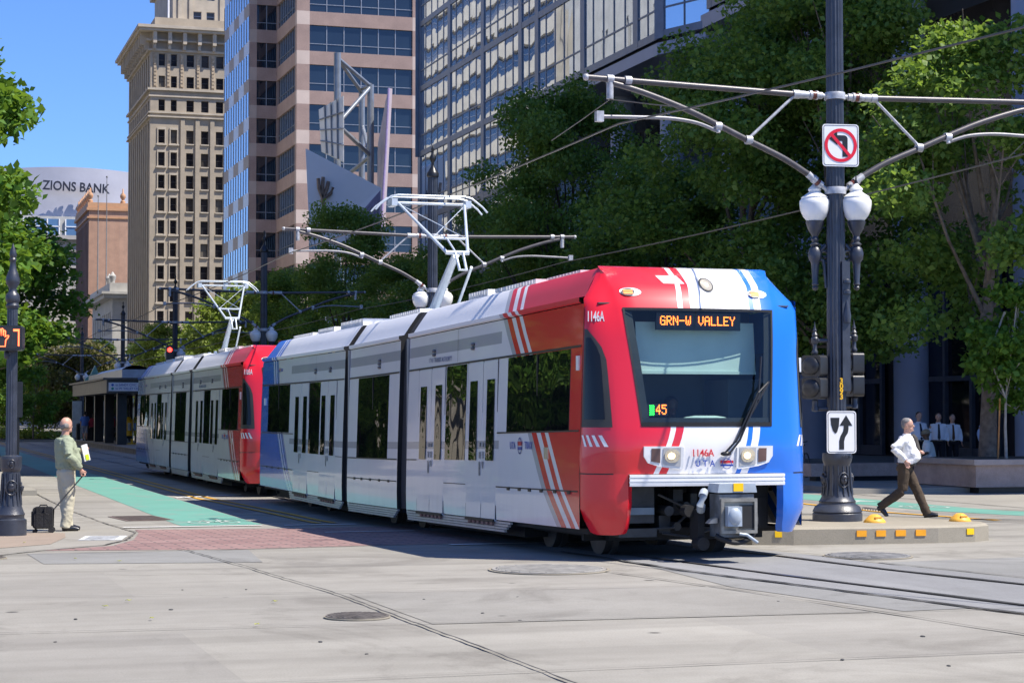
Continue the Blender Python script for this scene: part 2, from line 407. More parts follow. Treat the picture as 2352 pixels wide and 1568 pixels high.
cr += strip_polys([(1.22, 24.9), (4.2, 25.0), (6.1, 25.3), (11, 25.4)], .03, .01, 11)
for yy in (28.6, 33.4, 36.5): cr += strip_polys([(-3, yy), (3.2, yy-.2)], .02, .006, 12)
for x in (13.9, 18.4, 21.2): cr += strip_polys([(x, 44), (x+.1, 33), (x+1.2, 27), (x+4, 22)], .03, .01, int(x))
for yy in (26.5, 29.8, 33): cr += strip_polys([(12, yy), (18, yy-.3), (26, yy-.4)], .02, .006, 13)
sheet('pavement_joint', cr, .014, CRACKL)
cr = strip_polys([(3.45, 25.4), (3.51, 24.9), (3.6, 22.69), (3.73, 20.33), (3.91, 18.17), (3.96, 15.33), (4.0, 13.4), (4.02, 11.6), (4.1, 9)], .019, .008, 21, .18)
sheet('pavement_crack', cr, .018, CRACK); cr = strip_polys([(7.82, 23), (7.9, 21.13), (8.02, 19.77), (8.21, 18.64), (8.46, 17.38), (8.92, 14.87), (10.1, 10)], .05, .012, 22, .2)
sheet('pavement_crack', cr, .018, CRACK)
RAILS = [[(8.12, 330), (8.12, 34), (8.25, 24), (8.33, 22.5), (8.45, 21.1), (8.78, 18.75), (9.42, 15.08), (10.4, 11.5), (12.4, 6)],
         [(9.56, 330), (9.56, 34), (9.69, 23.5), (9.77, 22.71), (10.2, 18.9), (10.57, 16.92), (10.97, 15.08), (11.95, 11.5), (13.95, 6)],
         [(15.2, 330), (15.2, 36), (15.94, 33), (17.44, 30), (20, 26.5), (26, 21.5)], [(14.1, 330), (14.1, 35), (15.13, 31.4), (16.0, 30.6), (18.4, 27.2), (24, 21.2)]]
g1, g2 = [], []
for r in RAILS:
    g1 += strip_polys(r, .10, .004, 5, .6); g2 += strip_polys([(x-.02, y) for x, y in r], .05)
sheet('rail_groove', g1, .016, CRACK); sheet('rail', g2, .020, STEEL)
# covers and grates let into the street
def cover(name, label, cat, x, y, r, m, grid=False, group=None):
    z = gz(y)+.004
    t = thing(name, label, cat, (x, y, z), 0, group)
    mb = MB(); mb.lathe([(r*1.06, 0), (r*1.06, .010), (r*1.015, .011), (r*1.015, .004), (0.001, .004)], n=36); mb.build('rim', KERB, t, 30)
    mb = MB(); mb.lathe([(r, .004), (r, .018), (.001, .018)], n=32)
    for i in range(-6, 7):
        w = math.sqrt(max(r*r*.85-(i*r/7)**2, 0)); mb.box(-w, w, i*r/7-r*.03, i*r/7+r*.03, .018, .024)
        if grid: mb.box(i*r/7-r*.03, i*r/7+r*.03, -w, w, .018, .024)
    mb.build('lid', m, t)
    return t
IRONLID = mat('worn_iron_lid', (.17,.15,.13), .6, .3, .3, 9, .2, 60)
cover('manhole_cover', 'rusty round iron manhole lid in the foreground concrete left of the long crack', 'manhole cover', 3.64, 15.89, .26, IRONLID, True)
cover('manhole_cover', 'wide pale manhole lid in the concrete just in front of the tram shadow', 'manhole cover', 6.72, 20.11, .62, mat('pale_lid', (.29,.28,.255), .7, .1, .2, 6))
cover('manhole_cover', 'dark iron manhole lid between the tram rails and the median island', 'manhole cover', 10.95, 20.9, .5, mat('dark_lid', (.25,.245,.235), .6, .2, .3, 6))
cover('manhole_cover', 'round iron lid at the left edge of the photo beside the corner', 'manhole cover', .95, 24.2, .3, IRONLID, True)
t = thing('drain_grate', 'rectangular slotted drain grate by the kerb behind the man with the rolling bag', 'drain grate', (4.15, 35.4, gz(35.4)), .1)
mb = MB(); mb.box(-.42, .42, -.8, .8, .004, .010); mb.build('frame', mat('grate_frame', (.18,.13,.11), .7, .2, .2, 8), t)
mb = MB()
for i in range(12): mb.box(-.36, .36, -.74+i*.127, -.66+i*.127, .010, .016)
mb.build('slats', mat('grate_slats', (.09,.07,.06), .7, .2, .2, 8), t)
t = thing('utility_plate', 'worn white rectangular plate set in the corner pavement near the crosswalk', 'plate', (2.83, 28.6, gz(28.6)), -.2)
mb = MB(); mb.box(-.3, .3, -.45, .45, .012, .02); mb.build('plate', mat('worn_plate', (.55,.56,.55), .7, 0, .3, 7), t)
mb = MB()
for i in range(4): mb.box(-.22, .2, -.36+i*.2, -.26+i*.2, .02, .024)
mb.build('markings', mat('plate_marks', (.3,.31,.32), .7, 0, .3, 14), t)
# scraps of yellow leaf and small stones on the concrete
LEAFY = mat('yellow_leaf', (.35,.36,.06), .6, 0, .2, 20)
for i, (x, y) in enumerate([(483, 497), (697, 552), (1262, 474), (1180, 581), (345, 275), (548, 287), (112, 200), (590, 470)]):
    P = G(.5*x, 1148.4+.5*y); mb = MB(); a = i*1.3
    pts = [(r*math.cos(t_+a), r*math.sin(t_+a), .02+.008*(k % 2)) for k, (t_, r) in enumerate([(0, .03), (.9, .012), (1.9, .02), (3.1, .028), (4.2, .012), (5.2, .018)])]
    mb.prism(pts, (0, 0, .004)); o = mb.build('leaf_scrap', LEAFY, loc=P)
    tag(o, 'tiny yellow leaf scrap lying on the street concrete', 'leaf', 'leaf scraps scattered on the street')
STONE = mat('dark_chip', (.07,.07,.07), .9, 0, .3, 30)
rs = random.Random(4)
for i in range(16):
    P = G(rs.uniform(20, 2330), rs.uniform(1330, 1560)); mb = MB(); r = rs.uniform(.007, .017)
    mb.ell((0, 0, r*.3), (r*1.5, r, r*.5), 7, 5); o = mb.build('stone_chip', STONE, loc=P); o.rotation_euler = (0, 0, rs.uniform(0, 6))
    tag(o, 'small dark stone chip lying on the street concrete', 'stone', 'stone chips scattered on the street')

# ================================================================== MEDIAN ISLAND AND PLATFORM
Z0 = gz(23.5)-.05
isl = thing('median_island', 'raised concrete median island with yellow reflectors at its blunt rounded end', 'island', (12.5, 24.8, 0))
pl = [(10.7, 23.62), (11.2, 23.42), (12.2, 23.28), (13.2, 23.2), (13.8, 23.28), (14.15, 23.52), (14.3, 23.9), (14.2, 24.5), (13.9, 25.2), (13.4, 26.0), (11.6, 26.4), (10.8, 26.0)]
pl2 = [(12.5+(x-12.5)*.985, 24.6+(y-24.6)*.965) for x, y in pl]
mb = MB(); n = len(pl)
rings = [[Vector((x, y, Z0)) for x, y in pl], [Vector((x, y, .175)) for x, y in pl], [Vector((x, y, .205)) for x, y in pl2]]
mb.loft([r[::-1] for r in rings]); mb.build('base', KERB, isl, world=True)
REFL = mat('orange_reflector', (.85,.36,.01), .35, 0, .06, 9); REFY = mat('yellow_reflector', (.9,.55,.0), .35, 0, .06, 9)
for (xa, xb), m_ in zip(((1967.5,1990), (2012,2034), (2057,2080), (2103,2126), (2220,2236), (1780,1796)), (REFL, REFL, REFL, REFL, REFY, REFY)):
    f = lambda x: next(((p0, p1) for p0, p1 in zip(pl, pl[1:]) if p0[0] <= x <= p1[0]), (pl[4], pl[5]))
    ps = []
    for xv in (xa, xb):
        d = ray(xv, 1220); best = None
        for p0, p1 in zip(pl[:7], pl[1:8]):
            ex, ey = p1[0]-p0[0], p1[1]-p0[1]; den = d.x*ey-d.y*ex
            t_ = (p0[0]*ey-p0[1]*ex)/den; u_ = (p0[0]*d.y-p0[1]*d.x)/den
            if -.01 <= u_ <= 1.01 and (best is None or t_ < best): best = t_
        ps.append(Vector((d.x*best, d.y*best, 0)))
    e = (ps[1]-ps[0]).normalized(); nn = Vector((e.y, -e.x, 0))
    mb = MB(); q = [ps[0]+Vector((0,0,.075)), ps[1]+Vector((0,0,.075)), ps[1]+Vector((0,0,.155)), ps[0]+Vector((0,0,.155))]
    mb.prism([p+nn*.012 for p in q], -nn*.02); mb.build('reflector', m_, isl, world=True)
DOME = mat('yellow_dome_marker', (.8,.42,.05), .5, 0, .12, 8)
for k, (xv, yv) in enumerate(((2009, 1203), (2205, 1200))):
    P = G(xv, yv, .22); P.z = .205
    t = thing('lane_dome_marker', ('yellow lane dome marker on the island nearest the lamp post base', 'yellow lane dome marker at the rounded right end of the island')[k], 'dome marker', P)
    mb = MB(); mb.lathe([(.15, 0), (.15, .015), (.13, .04), (.08, .09), (.045, .11), (.001, .115)], n=24); mb.build('dome', DOME, t, 40)
    mb = MB(); mb.box(-.05, .05, -.118, -.09, .06, .08); mb.build('reflector', mat('dome_slot', (.7,.33,.05), .4), t)
plat = thing('station_platform', 'long raised concrete tram platform between the tracks behind the second tram', 'platform', (12, 110, gz(60)))
mb = MB(); z6 = gz(60)
mb.box(10.7, 14.0, 72, 136, z6-.05, z6+.22); mb.build('edge', mat('platform_edge', (.16,.16,.165), .8, 0, .2, 2), plat, world=True)
mb = MB(); mb.box(10.68, 14.02, 71.98, 136.02, z6+.222, z6+.26); mb.build('deck', WALK, plat, world=True)
# ================================================================== BUILDINGS
def stone(name, col, var=.1, vs=.6, bmp=.1):
    return mat(name, col, .8, 0, var, vs, bmp, 8, fine=.25)
BEIGE = stone('beige_terracotta', (.37,.315,.24)); BEIGE2 = stone('light_beige_trim', (.46,.40,.315))
PINKG = brickmat('pink_granite', (.43,.31,.27), (.455,.335,.295), (.35,.25,.22), 1.0, 1.5, 1.2, .012)
PINKL = stone('pale_pink_granite', (.55,.45,.40), .06); BROWNG = stone('brown_granite', (.16,.115,.10), .08)
DKGLASS = glassmat('dark_office_glass', (.012,.02,.035), .03, .15, .35, .8)
DARKW, _nt, _b = newmat('dark_window'); _oi = N(_nt, 'ShaderNodeObjectInfo')
L(_nt, ramp(_nt, _oi.outputs['Random'], [(0, (.010,.011,.014)), (.55, (.022,.023,.026)), (.72, (.05,.045,.04)), (.9, (.13,.12,.10))], 'CONSTANT'), _b.inputs['Base Color']); _b.inputs['Roughness'].default_value = .12
FRAMEM = mat('aluminium_frame', (.30,.32,.36), .4, .4, .1, 3)
def wall_grid(mb, o, u, n, W, Hh, xs, zs, depth, mi=0):
    """wall with recessed openings; xs, zs = lists of (a,b) openings"""
    o, u, n = Vector(o), Vector(u), Vector(n); up = Vector((0,0,1))
    ex = sorted({0, W} | {q for p in xs for q in p}); ez = sorted({0, Hh} | {q for p in zs for q in p})
    P = lambda a, z, d=0: o+u*a+up*z-n*d
    for a0, a1 in zip(ex, ex[1:]):
        cx = any(abs(a0-p[0]) < 1e-6 for p in xs)
        runs = []
        for z0, z1 in zip(ez, ez[1:]):
            if cx and any(abs(z0-p[0]) < 1e-6 for p in zs):
                mb.add([P(a0,z0), P(a1,z0), P(a1,z1), P(a0,z1), P(a0,z0,depth), P(a1,z0,depth), P(a1,z1,depth), P(a0,z1,depth)],
                       [(0,4,5,1), (1,5,6,2), (2,6,7,3), (3,7,4,0)], mi)
            else: mb.add([P(a0,z0), P(a1,z0), P(a1,z1), P(a0,z1)], [(0,1,2,3)], mi)
def window_proto(root, w, h, u, n, frame, pane, sash=True, name='window', fw=.07):
    u, n = Vector(u), Vector(n); up = Vector((0,0,1)); mb = MB()
    def slab(a0, a1, z0, z1, d0, d1, mi):
        ps = [u*a0+up*z0-n*d0, u*a1+up*z0-n*d0, u*a1+up*z1-n*d0, u*a0+up*z1-n*d0]; mb.prism(ps, -n*(d1-d0), mi)
    slab(0, w, 0, h, 0, .05, 0)
    if sash:
        slab(fw, w-fw, h*.5-fw*.5, h*.5+fw*.5, -.05, -.002, 1)
        for a0, a1, z0, z1 in ((0, fw, 0, h), (w-fw, w, 0, h), (fw, w-fw, 0, fw*1.3), (fw, w-fw, h-fw, h)): slab(a0, a1, z0, z1, -.06, -.003, 1)
    return mb.build(name, [pane, frame], root)
def dupo(o, loc):
    c = o.copy(); COL.objects.link(c); c.parent = o.parent; c.location = loc; return c
def place_windows(root, o, u, n, xs, zs, depth, frame, pane, name='window', sash=True, fw=.07):
    o, u, n = Vector(o)-OFF[root.name], Vector(u), Vector(n); protos = {}
    for a0, a1 in xs:
        for z0, z1 in zs:
            k = (round(a1-a0, 3), round(z1-z0, 3)); loc = o+u*a0+Vector((0,0,z0))-n*(depth-.06)
            if k in protos: dupo(protos[k], loc)
            else: protos[k] = window_proto(root, a1-a0, z1-z0, u, n, frame, pane, sash, name, fw); protos[k].location = loc
UX, UY = Vector((1,0,0)), Vector((0,1,0)); NS, NW = Vector((0,-1,0)), Vector((-1,0,0))
UYm = Vector((0,-1,0))
# ---- tall beige cornice building
bz = thing('office_tower', 'tall beige stone office tower with a heavy bracketed cornice', 'building', (32, 265, 0))
zs = [(39.5-3.06*k-.05-1.15, 39.5-3.06*k+.6) for k in range(12)][::-1]
zs += [(42.65, 44.2), (45.85, 47.4), (48.75, 50.4)]
xs = [(1.1, 1.95), (2.75, 3.55), (4.85, 5.85), (6.85, 7.85), (8.85, 9.85), (10.85, 11.85)]
mb = MB(); wall_grid(mb, (32, 265, 0), UX, NS, 28, 52.3, xs, zs, .45)
for a in (6.35, 8.35, 10.35, 4.35): mb.box(32+a-.28, 32+a+.28, 264.78, 264.998, 3, 41.6)
wxs = [(1.2+2.45*k, 2.5+2.45*k) for k in range(10)]
wall_grid(mb, (32, 291, 0), UYm, NW, 26, 52.3, wxs, [(3, 41.4), (42.6, 44.2), (45.8, 50.4)], .7)
mb.box(32.8, 60, 265.8, 291, 1, 52.2)
mb.build('wall', BEIGE, bz, world=True)
place_windows(bz, (32, 265, 0), UX, NS, xs, zs, .45, mat('dark_sash', (.05,.045,.04), .5), DARKW)
place_windows(bz, (32, 291, 0), UYm, NW, wxs, [(3, 41.4), (42.6, 44.2), (45.8, 50.4)], .7, mat('dark_sash', (.05,.045,.04), .5), mat('shade_window', (.05,.05,.05), .3, 0, .3, .4), 'window_bay', True, .1)
tp1 = tp2 = None
for (x0, x1) in ((.95, 2.1), (2.6, 3.7)):
    for z0, z1 in zs[:12]:
        if tp1 is None:
            mb = MB(); w_, h_ = 1.15, z1-z0
            for b in ((0, .13, -.1, h_+.15), (w_-.13, w_, -.1, h_+.15), (.131, w_-.131, h_+.02, h_+.15), (-.02, w_+.02, h_+.151, h_+.3)): mb.box(b[0], b[1], -.14, -.003, b[2], b[3])
            mb.box(-.12, w_+.12, -.28, -.004, -.32, -.101); tp1 = mb.build('window_trim', BEIGE2, bz); tp1.location = (x0, 0, z0)
        else: dupo(tp1, (x0, 0, z0))
for (x0, x1) in xs[2:]:
    for z0, z1 in zs[:12]:
        if tp2 is None: mb = MB(); mb.box(-.05, 1.05, -.2, -.004, -.18, -.02); tp2 = mb.build('window_sill', BEIGE2, bz); tp2.location = (x0, 0, z0)
        else: dupo(tp2, (x0, 0, z0))
mb = MB()
for z0, z1, pr in ((41.75, 41.95, .35), (42.3, 42.5, .25), (44.55, 44.75, .2), (45.4, 45.7, .4), (50.7, 51.0, .35)):
    mb.box(32-pr, 60, 265-pr, 264.995, z0, z1); mb.box(32-pr, 31.995, 265, 291, z0, z1)
mb.build('belt_course', BEIGE2, bz, world=True)
mb = MB(); mb.box(30.4, 60.5, 263.4, 292, 53.2, 53.55); mb.box(30.1, 60.8, 263.1, 292.3, 53.55, 53.95); mb.box(31.4, 60, 264.4, 291.5, 52.0, 52.25)
mb.box(31.9, 60, 264.9, 291, 52.25, 53.2)
for k in range(11): mb.box(32.2+k*2.0, 32.7+k*2.0, 263.7, 264.9, 51.6, 53.2); mb.box(32.25+k*2.0, 32.65+k*2.0, 264.2, 264.9, 50.9, 51.6)
for k in range(13): mb.box(30.7, 31.9, 265.5+k*2.0, 266.0+k*2.0, 51.6, 53.2); mb.box(31.2, 31.9, 265.55+k*2.0, 265.95+k*2.0, 50.9, 51.6)
mb.build('cornice', BEIGE2, bz, world=True)
for a in (.3, 2.1, 3.9, 6.1, 8.1, 10.1):
    mb = MB(); mb.box(32+a+.08, 32+a+.52, 264.9, 264.996, 45.9, 50.4)
    for z in range(9): mb.box(32+a+.14, 32+a+.46, 264.82, 264.899, 46.0+z*.48, 46.32+z*.48)
    mb.build('carved_panel', stone('carved_ornament', (.45,.36,.25), .2, 3), bz, world=True)
mb = MB(); mb.box(32.6, 60, 265.4, 290, 53.951, 55.4); mb.build('parapet', BEIGE, bz, world=True)
mb = MB(); wall_grid(mb, (35.4, 267, 54), UX, NS, 20, 16, [(2.6, 3.7), (4.4, 5.5), (7, 8.1)], [(1.6, 2.8), (4.4, 6.2)], .4); mb.box(35.4, 55, 267.4, 287, 54, 70); mb.box(35.2, 35.399, 267, 287, 54, 70)
for a in (.5, 2.0, 6.2): mb.box(35.4+a, 35.4+a+.5, 266.8, 266.996, 54.5, 62)
for k in range(3): mb.box(34.6-.2*k, 56, 266.2-.2*k, 288, 62.0+.4*k, 62.4+.4*k)
mb.build('penthouse', BEIGE2, bz, world=True)
place_windows(bz, (35.4, 267, 54), UX, NS, [(2.6, 3.7), (4.4, 5.5), (7, 8.1)], [(1.6, 2.8), (4.4, 6.2)], .4, FRAMEM, DARKW)
mb = MB(); mb.cyl((34.5, 266.2, 55), (34.5, 266.2, 68), .14, .1); mb.build('flagpole', WHITE, bz, 60, world=True)
# ---- orange brick building
OB = brickmat('orange_brick', (.40,.24,.165), (.46,.285,.20), (.37,.25,.19), 1.0, .9, .3, .02); OB2 = brickmat('dark_brick', (.22,.12,.08), (.25,.14,.10), (.2,.12,.1), 1.0, .9, .3, .02)
bo = thing('brick_building', 'orange brick building with a blank side wall and finials along its parapet', 'building', (32, 353.5, 0))
mb = MB(); wall_grid(mb, (32, 379, 0), UYm, NW, 25.5, 38, [(1+2.5*k, 2.3+2.5*k) for k in range(10)], [(3, 36)], .6); mb.box(32.7, 50, 353.51, 379, 0, 37.9); mb.build('wall', OB2, bo, world=True)
mb = MB(); mb.box(32.01, 50, 353.3, 353.5, 0, 38); mb.build('side_wall', OB, bo, world=True)
mb = MB(); mb.box(31.6, 50, 353, 379.3, 38.001, 38.5); mb.box(31.8, 50, 353.2, 379.1, 38.5, 39.4); mb.box(31.7, 50, 353.1, 379.2, 36.6, 36.9); mb.build('parapet', mat('orange_terracotta', (.47,.26,.14), .7, 0, .1, 1), bo, world=True)
fin = None
for k, (x, y) in enumerate([(32.3, 353.8), (38, 353.8), (44, 353.8)]+[(32.3, 356.5+3*j) for j in range(8)]):
    if fin is None:
        mb = MB(); mb.lathe([(.45, 0), (.45, .4), (.2, .6), (.5, 1.1), (.5, 1.5), (.15, 1.9), (.1, 2.6), (.001, 2.7)], n=10); fin = mb.build('finial', mat('orange_terracotta', (.55,.27,.13)), bo, 40); fin.location = (x-32, y-353.5, 39.4)
    else: dupo(fin, (x-32, y-353.5, 39.4))
place_windows(bo, (32, 379, 0), UYm, NW, [(1+2.5*k, 2.3+2.5*k) for k in range(10)], [(3, 36)], .6, FRAMEM, mat('shade_window', (.05,.05,.05)), 'window_bay', True, .12)
# ---- ornate small white building
bw = thing('corner_building', 'small white ornate building with roof urns between the brick wall and the tall tower', 'building', (32, 312, 0))
WHST = stone('white_stone', (.44,.43,.40)); mb = MB()
wall_grid(mb, (32, 345, 0), UYm, NW, 33, 20, [(2+3*k, 3.3+3*k) for k in range(10)], [(3, 8), (10, 13.5), (14.5, 18)], .5); mb.box(32.6, 50, 312, 345, 0, 20); mb.box(32, 50, 311.9, 311.999, 0, 20)
mb.build('wall', WHST, bw, world=True)
mb = MB(); mb.box(30.6, 50, 310.8, 345, 20.001, 20.6); mb.box(30.2, 50, 310.4, 345, 20.6, 21); mb.box(31.5, 50, 311.4, 345, 21, 22.4); mb.build('cornice', WHST, bw, world=True)
for y in (312, 317): mb = MB(); mb.lathe([(.35, 0), (.35, .3), (.5, .7), (.55, 1.1), (.3, 1.4), (.12, 1.7), (.001, 1.8)], (32, y, 22.4), 12); mb.build('roof_urn', WHST, bw, 40, world=True)
place_windows(bw, (32, 345, 0), UYm, NW, [(2+3*k, 3.3+3*k) for k in range(10)], [(10, 13.5), (14.5, 18)], .5, WHITE, DARKW)
for k, (x, y, h) in enumerate(((31.4, 330, 38), (32.6, 328, 41))):
    mb = MB(); mb.cyl((x, y, 20), (x, y, h), .12, .06, 6); mb.ell((x, y, h), (.18,.18,.18), 6, 4)
    mb.build('roof_mast', mat('mast_grey', (.2,.2,.2)), bw, 60, world=True)
# ---- bank with curved top and grey classical block before it
bb = thing('bank_building', 'pale bank building with a curved crown carrying large dark lettering', 'building', (38, 430, 0))
PALE = mat('pale_panel', (.45,.45,.50), .5, 0, .04, .3); mb = MB()
N_ = 24
def crown(y0, z0, z1, x0=20, x1=56, rise=1.6):
    rows = []
    for z in (z0, z1):
        rows.append([Vector((x0+(x1-x0)*i/N_, y0-3.5*math.sin(math.pi*i/N_), z+(rise*math.sin(math.pi*(i/N_*.75+.2)) if z == z1 else 0))) for i in range(N_+1)])
    return rows
r = crown(432, 44.2, 53.3); mb.grid(r); mb.grid([r[1], [Vector((p.x, 450, p.z)) for p in r[1]]]); mb.grid([r[0][::-1], [Vector((p.x, 450, p.z)) for p in r[0][::-1]]]); mb.build('crown', PALE, bb, 60, world=True)
mb = MB(); mb.box(19.9, 57, 427.5, 450, 0, 44.1); mb.build('wall', stone('pale_stone', (.44,.43,.40)), bb, world=True)
proto = None
mb = MB(); mb.box(0, 7.6, -.1, .1, 0, 6.3, 0)
for k in range(4): mb.box(-.1+2.5*k, .15+2.5*k, -.25, -.101, 0, 6.3, 1)
mb.box(0, 7.6, -.25, -.101, 4.6, 4.8, 1); mb.box(-.2, 7.8, -.3, -.1, -.35, -.001, 1)
BLUEG = glassmat('sky_blue_glass', (.10,.20,.36), .05, .1, .3, 1.0)
pw = mb.build('window', [BLUEG, WHITE], bb); pw.location = (-4.2, -2.7, 37.2); dupo(pw, (4.4, -2.7, 37.2)); dupo(pw, (12.9, -2.7, 37.2)); dupo(pw, (-13, -2.7, 37.2))
LETD = mat('dark_bronze_letters', (.03,.032,.045), .4, .2, .1, 3)
text_mesh('lettering', 'ZIONS BANK', 2.75, LETD, bb, frame_mtx((-2.1, -3.4, 50.3), (1, -.02, -.035), (0,0,1)), .86, .35, bold=.05)
bg_ = thing('stone_bank', 'grey classical stone block with paired dark windows beside the leafy maple', 'building', (26, 385, 0))
mb = MB(); wall_grid(mb, (22, 392, 0), UX, NS, 16, 36, [(1.6+2.1*k, 3.0+2.1*k) for k in range(6)], [(8, 10.5), (14, 16.5), (20, 22.5), (24, 26), (28, 30.5)], .5); mb.box(22, 38, 392.6, 405, 0, 36); mb.build('wall', stone('grey_stone', (.42,.41,.39)), bg_, world=True)
mb = MB(); mb.box(27.5, 31.5, 390, 391.99, 0, 23.5); mb.build('annex', stone('white_limestone', (.50,.48,.43)), bg_, world=True)
mb = MB(); mb.box(21, 39, 390.6, 406, 36.001, 36.8); mb.box(21.4, 38.6, 391, 405.6, 33.6, 34); mb.build('cornice', stone('grey_stone', (.42,.41,.39)), bg_, world=True)
place_windows(bg_, (22, 392, 0), UX, NS, [(1.6+2.1*k, 3.0+2.1*k) for k in range(6)], [(8, 10.5), (14, 16.5), (20, 22.5), (24, 26), (28, 30.5)], .5, FRAMEM, DARKW)
# ---- pink granite and glass tower
bp = thing('granite_tower', 'pink granite office tower with bands of dark windows and a checkered glass side', 'building', (32, 177, 0))
zrows = [(37.66+3.68*k-2.43, 37.66+3.68*k) for k in range(-9, 7)]; ztop = 62
def bands(mb, o, u, n, W, x0, x1, pier, rows, depth=.22):
    """piers and spandrels: mi 0 granite, 1 pale at the crossings"""
    o, u, n = Vector(o), Vector(u), Vector(n); up = Vector((0,0,1))
    def q(a0, a1, z0, z1, mi): mb.add([o+u*a0+up*z0, o+u*a1+up*z0, o+u*a1+up*z1, o+u*a0+up*z1], [(0,1,2,3)], mi)
    zz = [0]+[z for r in rows for z in r]+[ztop]
    for i in range(0, len(zz)-1, 1):
        z0, z1 = zz[i], zz[i+1]; win = i % 2 == 1
        if x0 > 0: q(0, x0, z0, z1, 0 if win else 1)
        if x1 < W: q(x1, W, z0, z1, 0 if win else 1)
        if not win: q(x0, x1, z0, z1, 0)
        else:
            P = lambda a, z, d: o+u*a+up*z-n*d
            mb.add([P(x0,z0,0),P(x1,z0,0),P(x1,z1,0),P(x0,z1,0),P(x0,z0,depth),P(x1,z0,depth),P(x1,z1,depth),P(x0,z1,depth)], [(0,4,5,1),(1,5,6,2),(2,6,7,3),(3,7,4,0)], 0)
def band_windows(root, o, u, n, x0, x1, rows, npane, depth=.22):
    o = Vector(o)-OFF[root.name]; u, n = Vector(u), Vector(n); up = Vector((0,0,1)); proto = None
    for z0, z1 in rows:
        loc = o+u*x0+up*z0-n*depth
        if proto is None:
            w, h = x1-x0, z1-z0; mb = MB()
            mb.prism([Vector((0,0,0)), u*w, u*w+up*h, up*h], -n*.06, 0)
            for k in range(1, npane):
                a = w*k/npane; mb.prism([u*(a-.04), u*(a+.04), u*(a+.04)+up*h, u*(a-.04)+up*h], n*.08, 1)
            mb.prism([up*h*.28, u*w+up*h*.28, u*w+up*(h*.28+.06), up*(h*.28+.06)], n*.06, 1)
            proto = mb.build('window', [DKGLASS, FRAMEM], root); proto.location = loc
        else: dupo(proto, loc)
mb = MB(); bands(mb, (34.7, 177, 0), UX, NS, 12, 1.2, 11.0, 0, zrows); bands(mb, (34.7, 187, 0), UYm, NW, 10, 0.0, 9.2, 0, zrows)
bands(mb, (46.7, 178.2, 0), UX, NS, 14, .6, 13.4, 0, zrows)
mb.box(34.9+.3, 60, 178.4+.3, 205, 0, ztop); mb.box(34.71, 46.69, 177.3, 178.7, ztop-.1, ztop); mb.add([(46.7,177,0),(46.7,178.2,0),(46.7,178.2,ztop),(46.7,177,ztop)], [(0,1,2,3)])
mb.build('wall', [PINKG, PINKL], bp, world=True)
mb = MB(); bands(mb, (32, 187, 0), UX, NS, 2.7, .75, 2.7, 0, zrows); mb.build('recessed_wall', [PINKG, PINKL], bp, world=True)
band_windows(bp, (34.7, 177, 0), UX, NS, 1.2, 11.0, zrows, 6); band_windows(bp, (34.7, 187, 0), UYm, NW, 0, 9.2, zrows, 8)
band_windows(bp, (32, 187, 0), UX, NS, .75, 2.69, zrows, 2); band_windows(bp, (46.7, 178.2, 0), UX, NS, .6, 13.4, zrows, 8)
mb = MB(); MIRR = glassmat('blue_mirror_glass', (.40,.48,.60), .03, .04, .35, 1.0, .75)
ncol = 10
for k in range(17):
    z0 = 1.0+3.68*k
    for c in range(ncol):
        y0 = 202-15*c/ncol; y1 = 202-15*(c+1)/ncol
        mb.add([(32,y0,z0),(32,y1,z0),(32,y1,z0+2.4),(32,y0,z0+2.4)], [(0,1,2,3)], 0)
        mb.add([(32,y0,z0+2.4),(32,y1,z0+2.4),(32,y1,z0+3.68),(32,y0,z0+3.68)], [(0,1,2,3)], 1 if (c % 4 in (k % 2*2, k % 2*2+1)) else 2)
    for c in range(ncol+1):
        y = 202-15*c/ncol; mb.box(31.95, 31.999, y-.05, y+.05, z0, z0+2.4, 3)
mb.box(32.02, 34.6, 187.3, 202, 0, 62, 3)
mb.build('checkered_side', [MIRR, mat('grey_brown_panel', (.26,.22,.20), .5), mat('pale_blue_panel', (.46,.50,.60), .35, .2), FRAMEM], bp, world=True)
# ---- glass office on columns (two wings along the street)
bgf = thing('glass_office', 'glass office block raised on round blue grey columns above the street trees', 'building', (32, 80, 0))
OFG = glassmat('reflective_office_glass', (.62,.68,.74), .012, .022, .32, 1.0, .85, (1, 1, 1.1))
FRD = mat('dark_blue_mullion', (.17,.19,.235), .4, .3, .1, 2); FASC = mat('grey_blue_fascia', (.30,.32,.40), .45, .2, .05, 1)
rg = random.Random(7)
def curtain(mbg, mbm, p0, p1, z0, z1, n, mod=1.4, fl=4.2):
    p0, p1 = Vector(p0), Vector(p1); Lh = (p1-p0).length; u = (p1-p0)/Lh; n = Vector(n); nc = max(1, round(Lh/mod)); up = Vector((0,0,1))
    k = 0; z = z0
    while z < z1-.1:
        for zz0, zz1 in ((z, z+1.3), (z+1.3, z+fl)):
            for c in range(nc):
                a0, a1 = Lh*c/nc, Lh*(c+1)/nc; j = [rg.uniform(-.0012, .0012) for _ in range(4)]
                mbg.add([p0+u*a0+up*zz0+n*j[0], p0+u*a1+up*zz0+n*j[1], p0+u*a1+up*zz1+n*j[2], p0+u*a0+up*zz1+n*j[3]], [(0,1,2,3)])
        for zz, hh, pr in ((z, .34, .05), (z+1.3, .08, .02)):
            mbm.prism([p0+up*zz+n*.012, p1+up*zz+n*.012, p1+up*(zz+hh)+n*.012, p0+up*(zz+hh)+n*.012], n*pr)
        z += fl
    for c in range(nc+1):
        a = Lh*c/nc; big = c % 5 == 0; w = .30 if big else .03; d = .06 if big else .025
        mbm.prism([p0+u*(a-w)+up*z0+n*.011, p0+u*(a+w)+up*z0+n*.011, p0+u*(a+w)+up*z+n*.011, p0+u*(a-w)+up*z+n*.011], n*d)
mbg, mbm = MB(), MB()
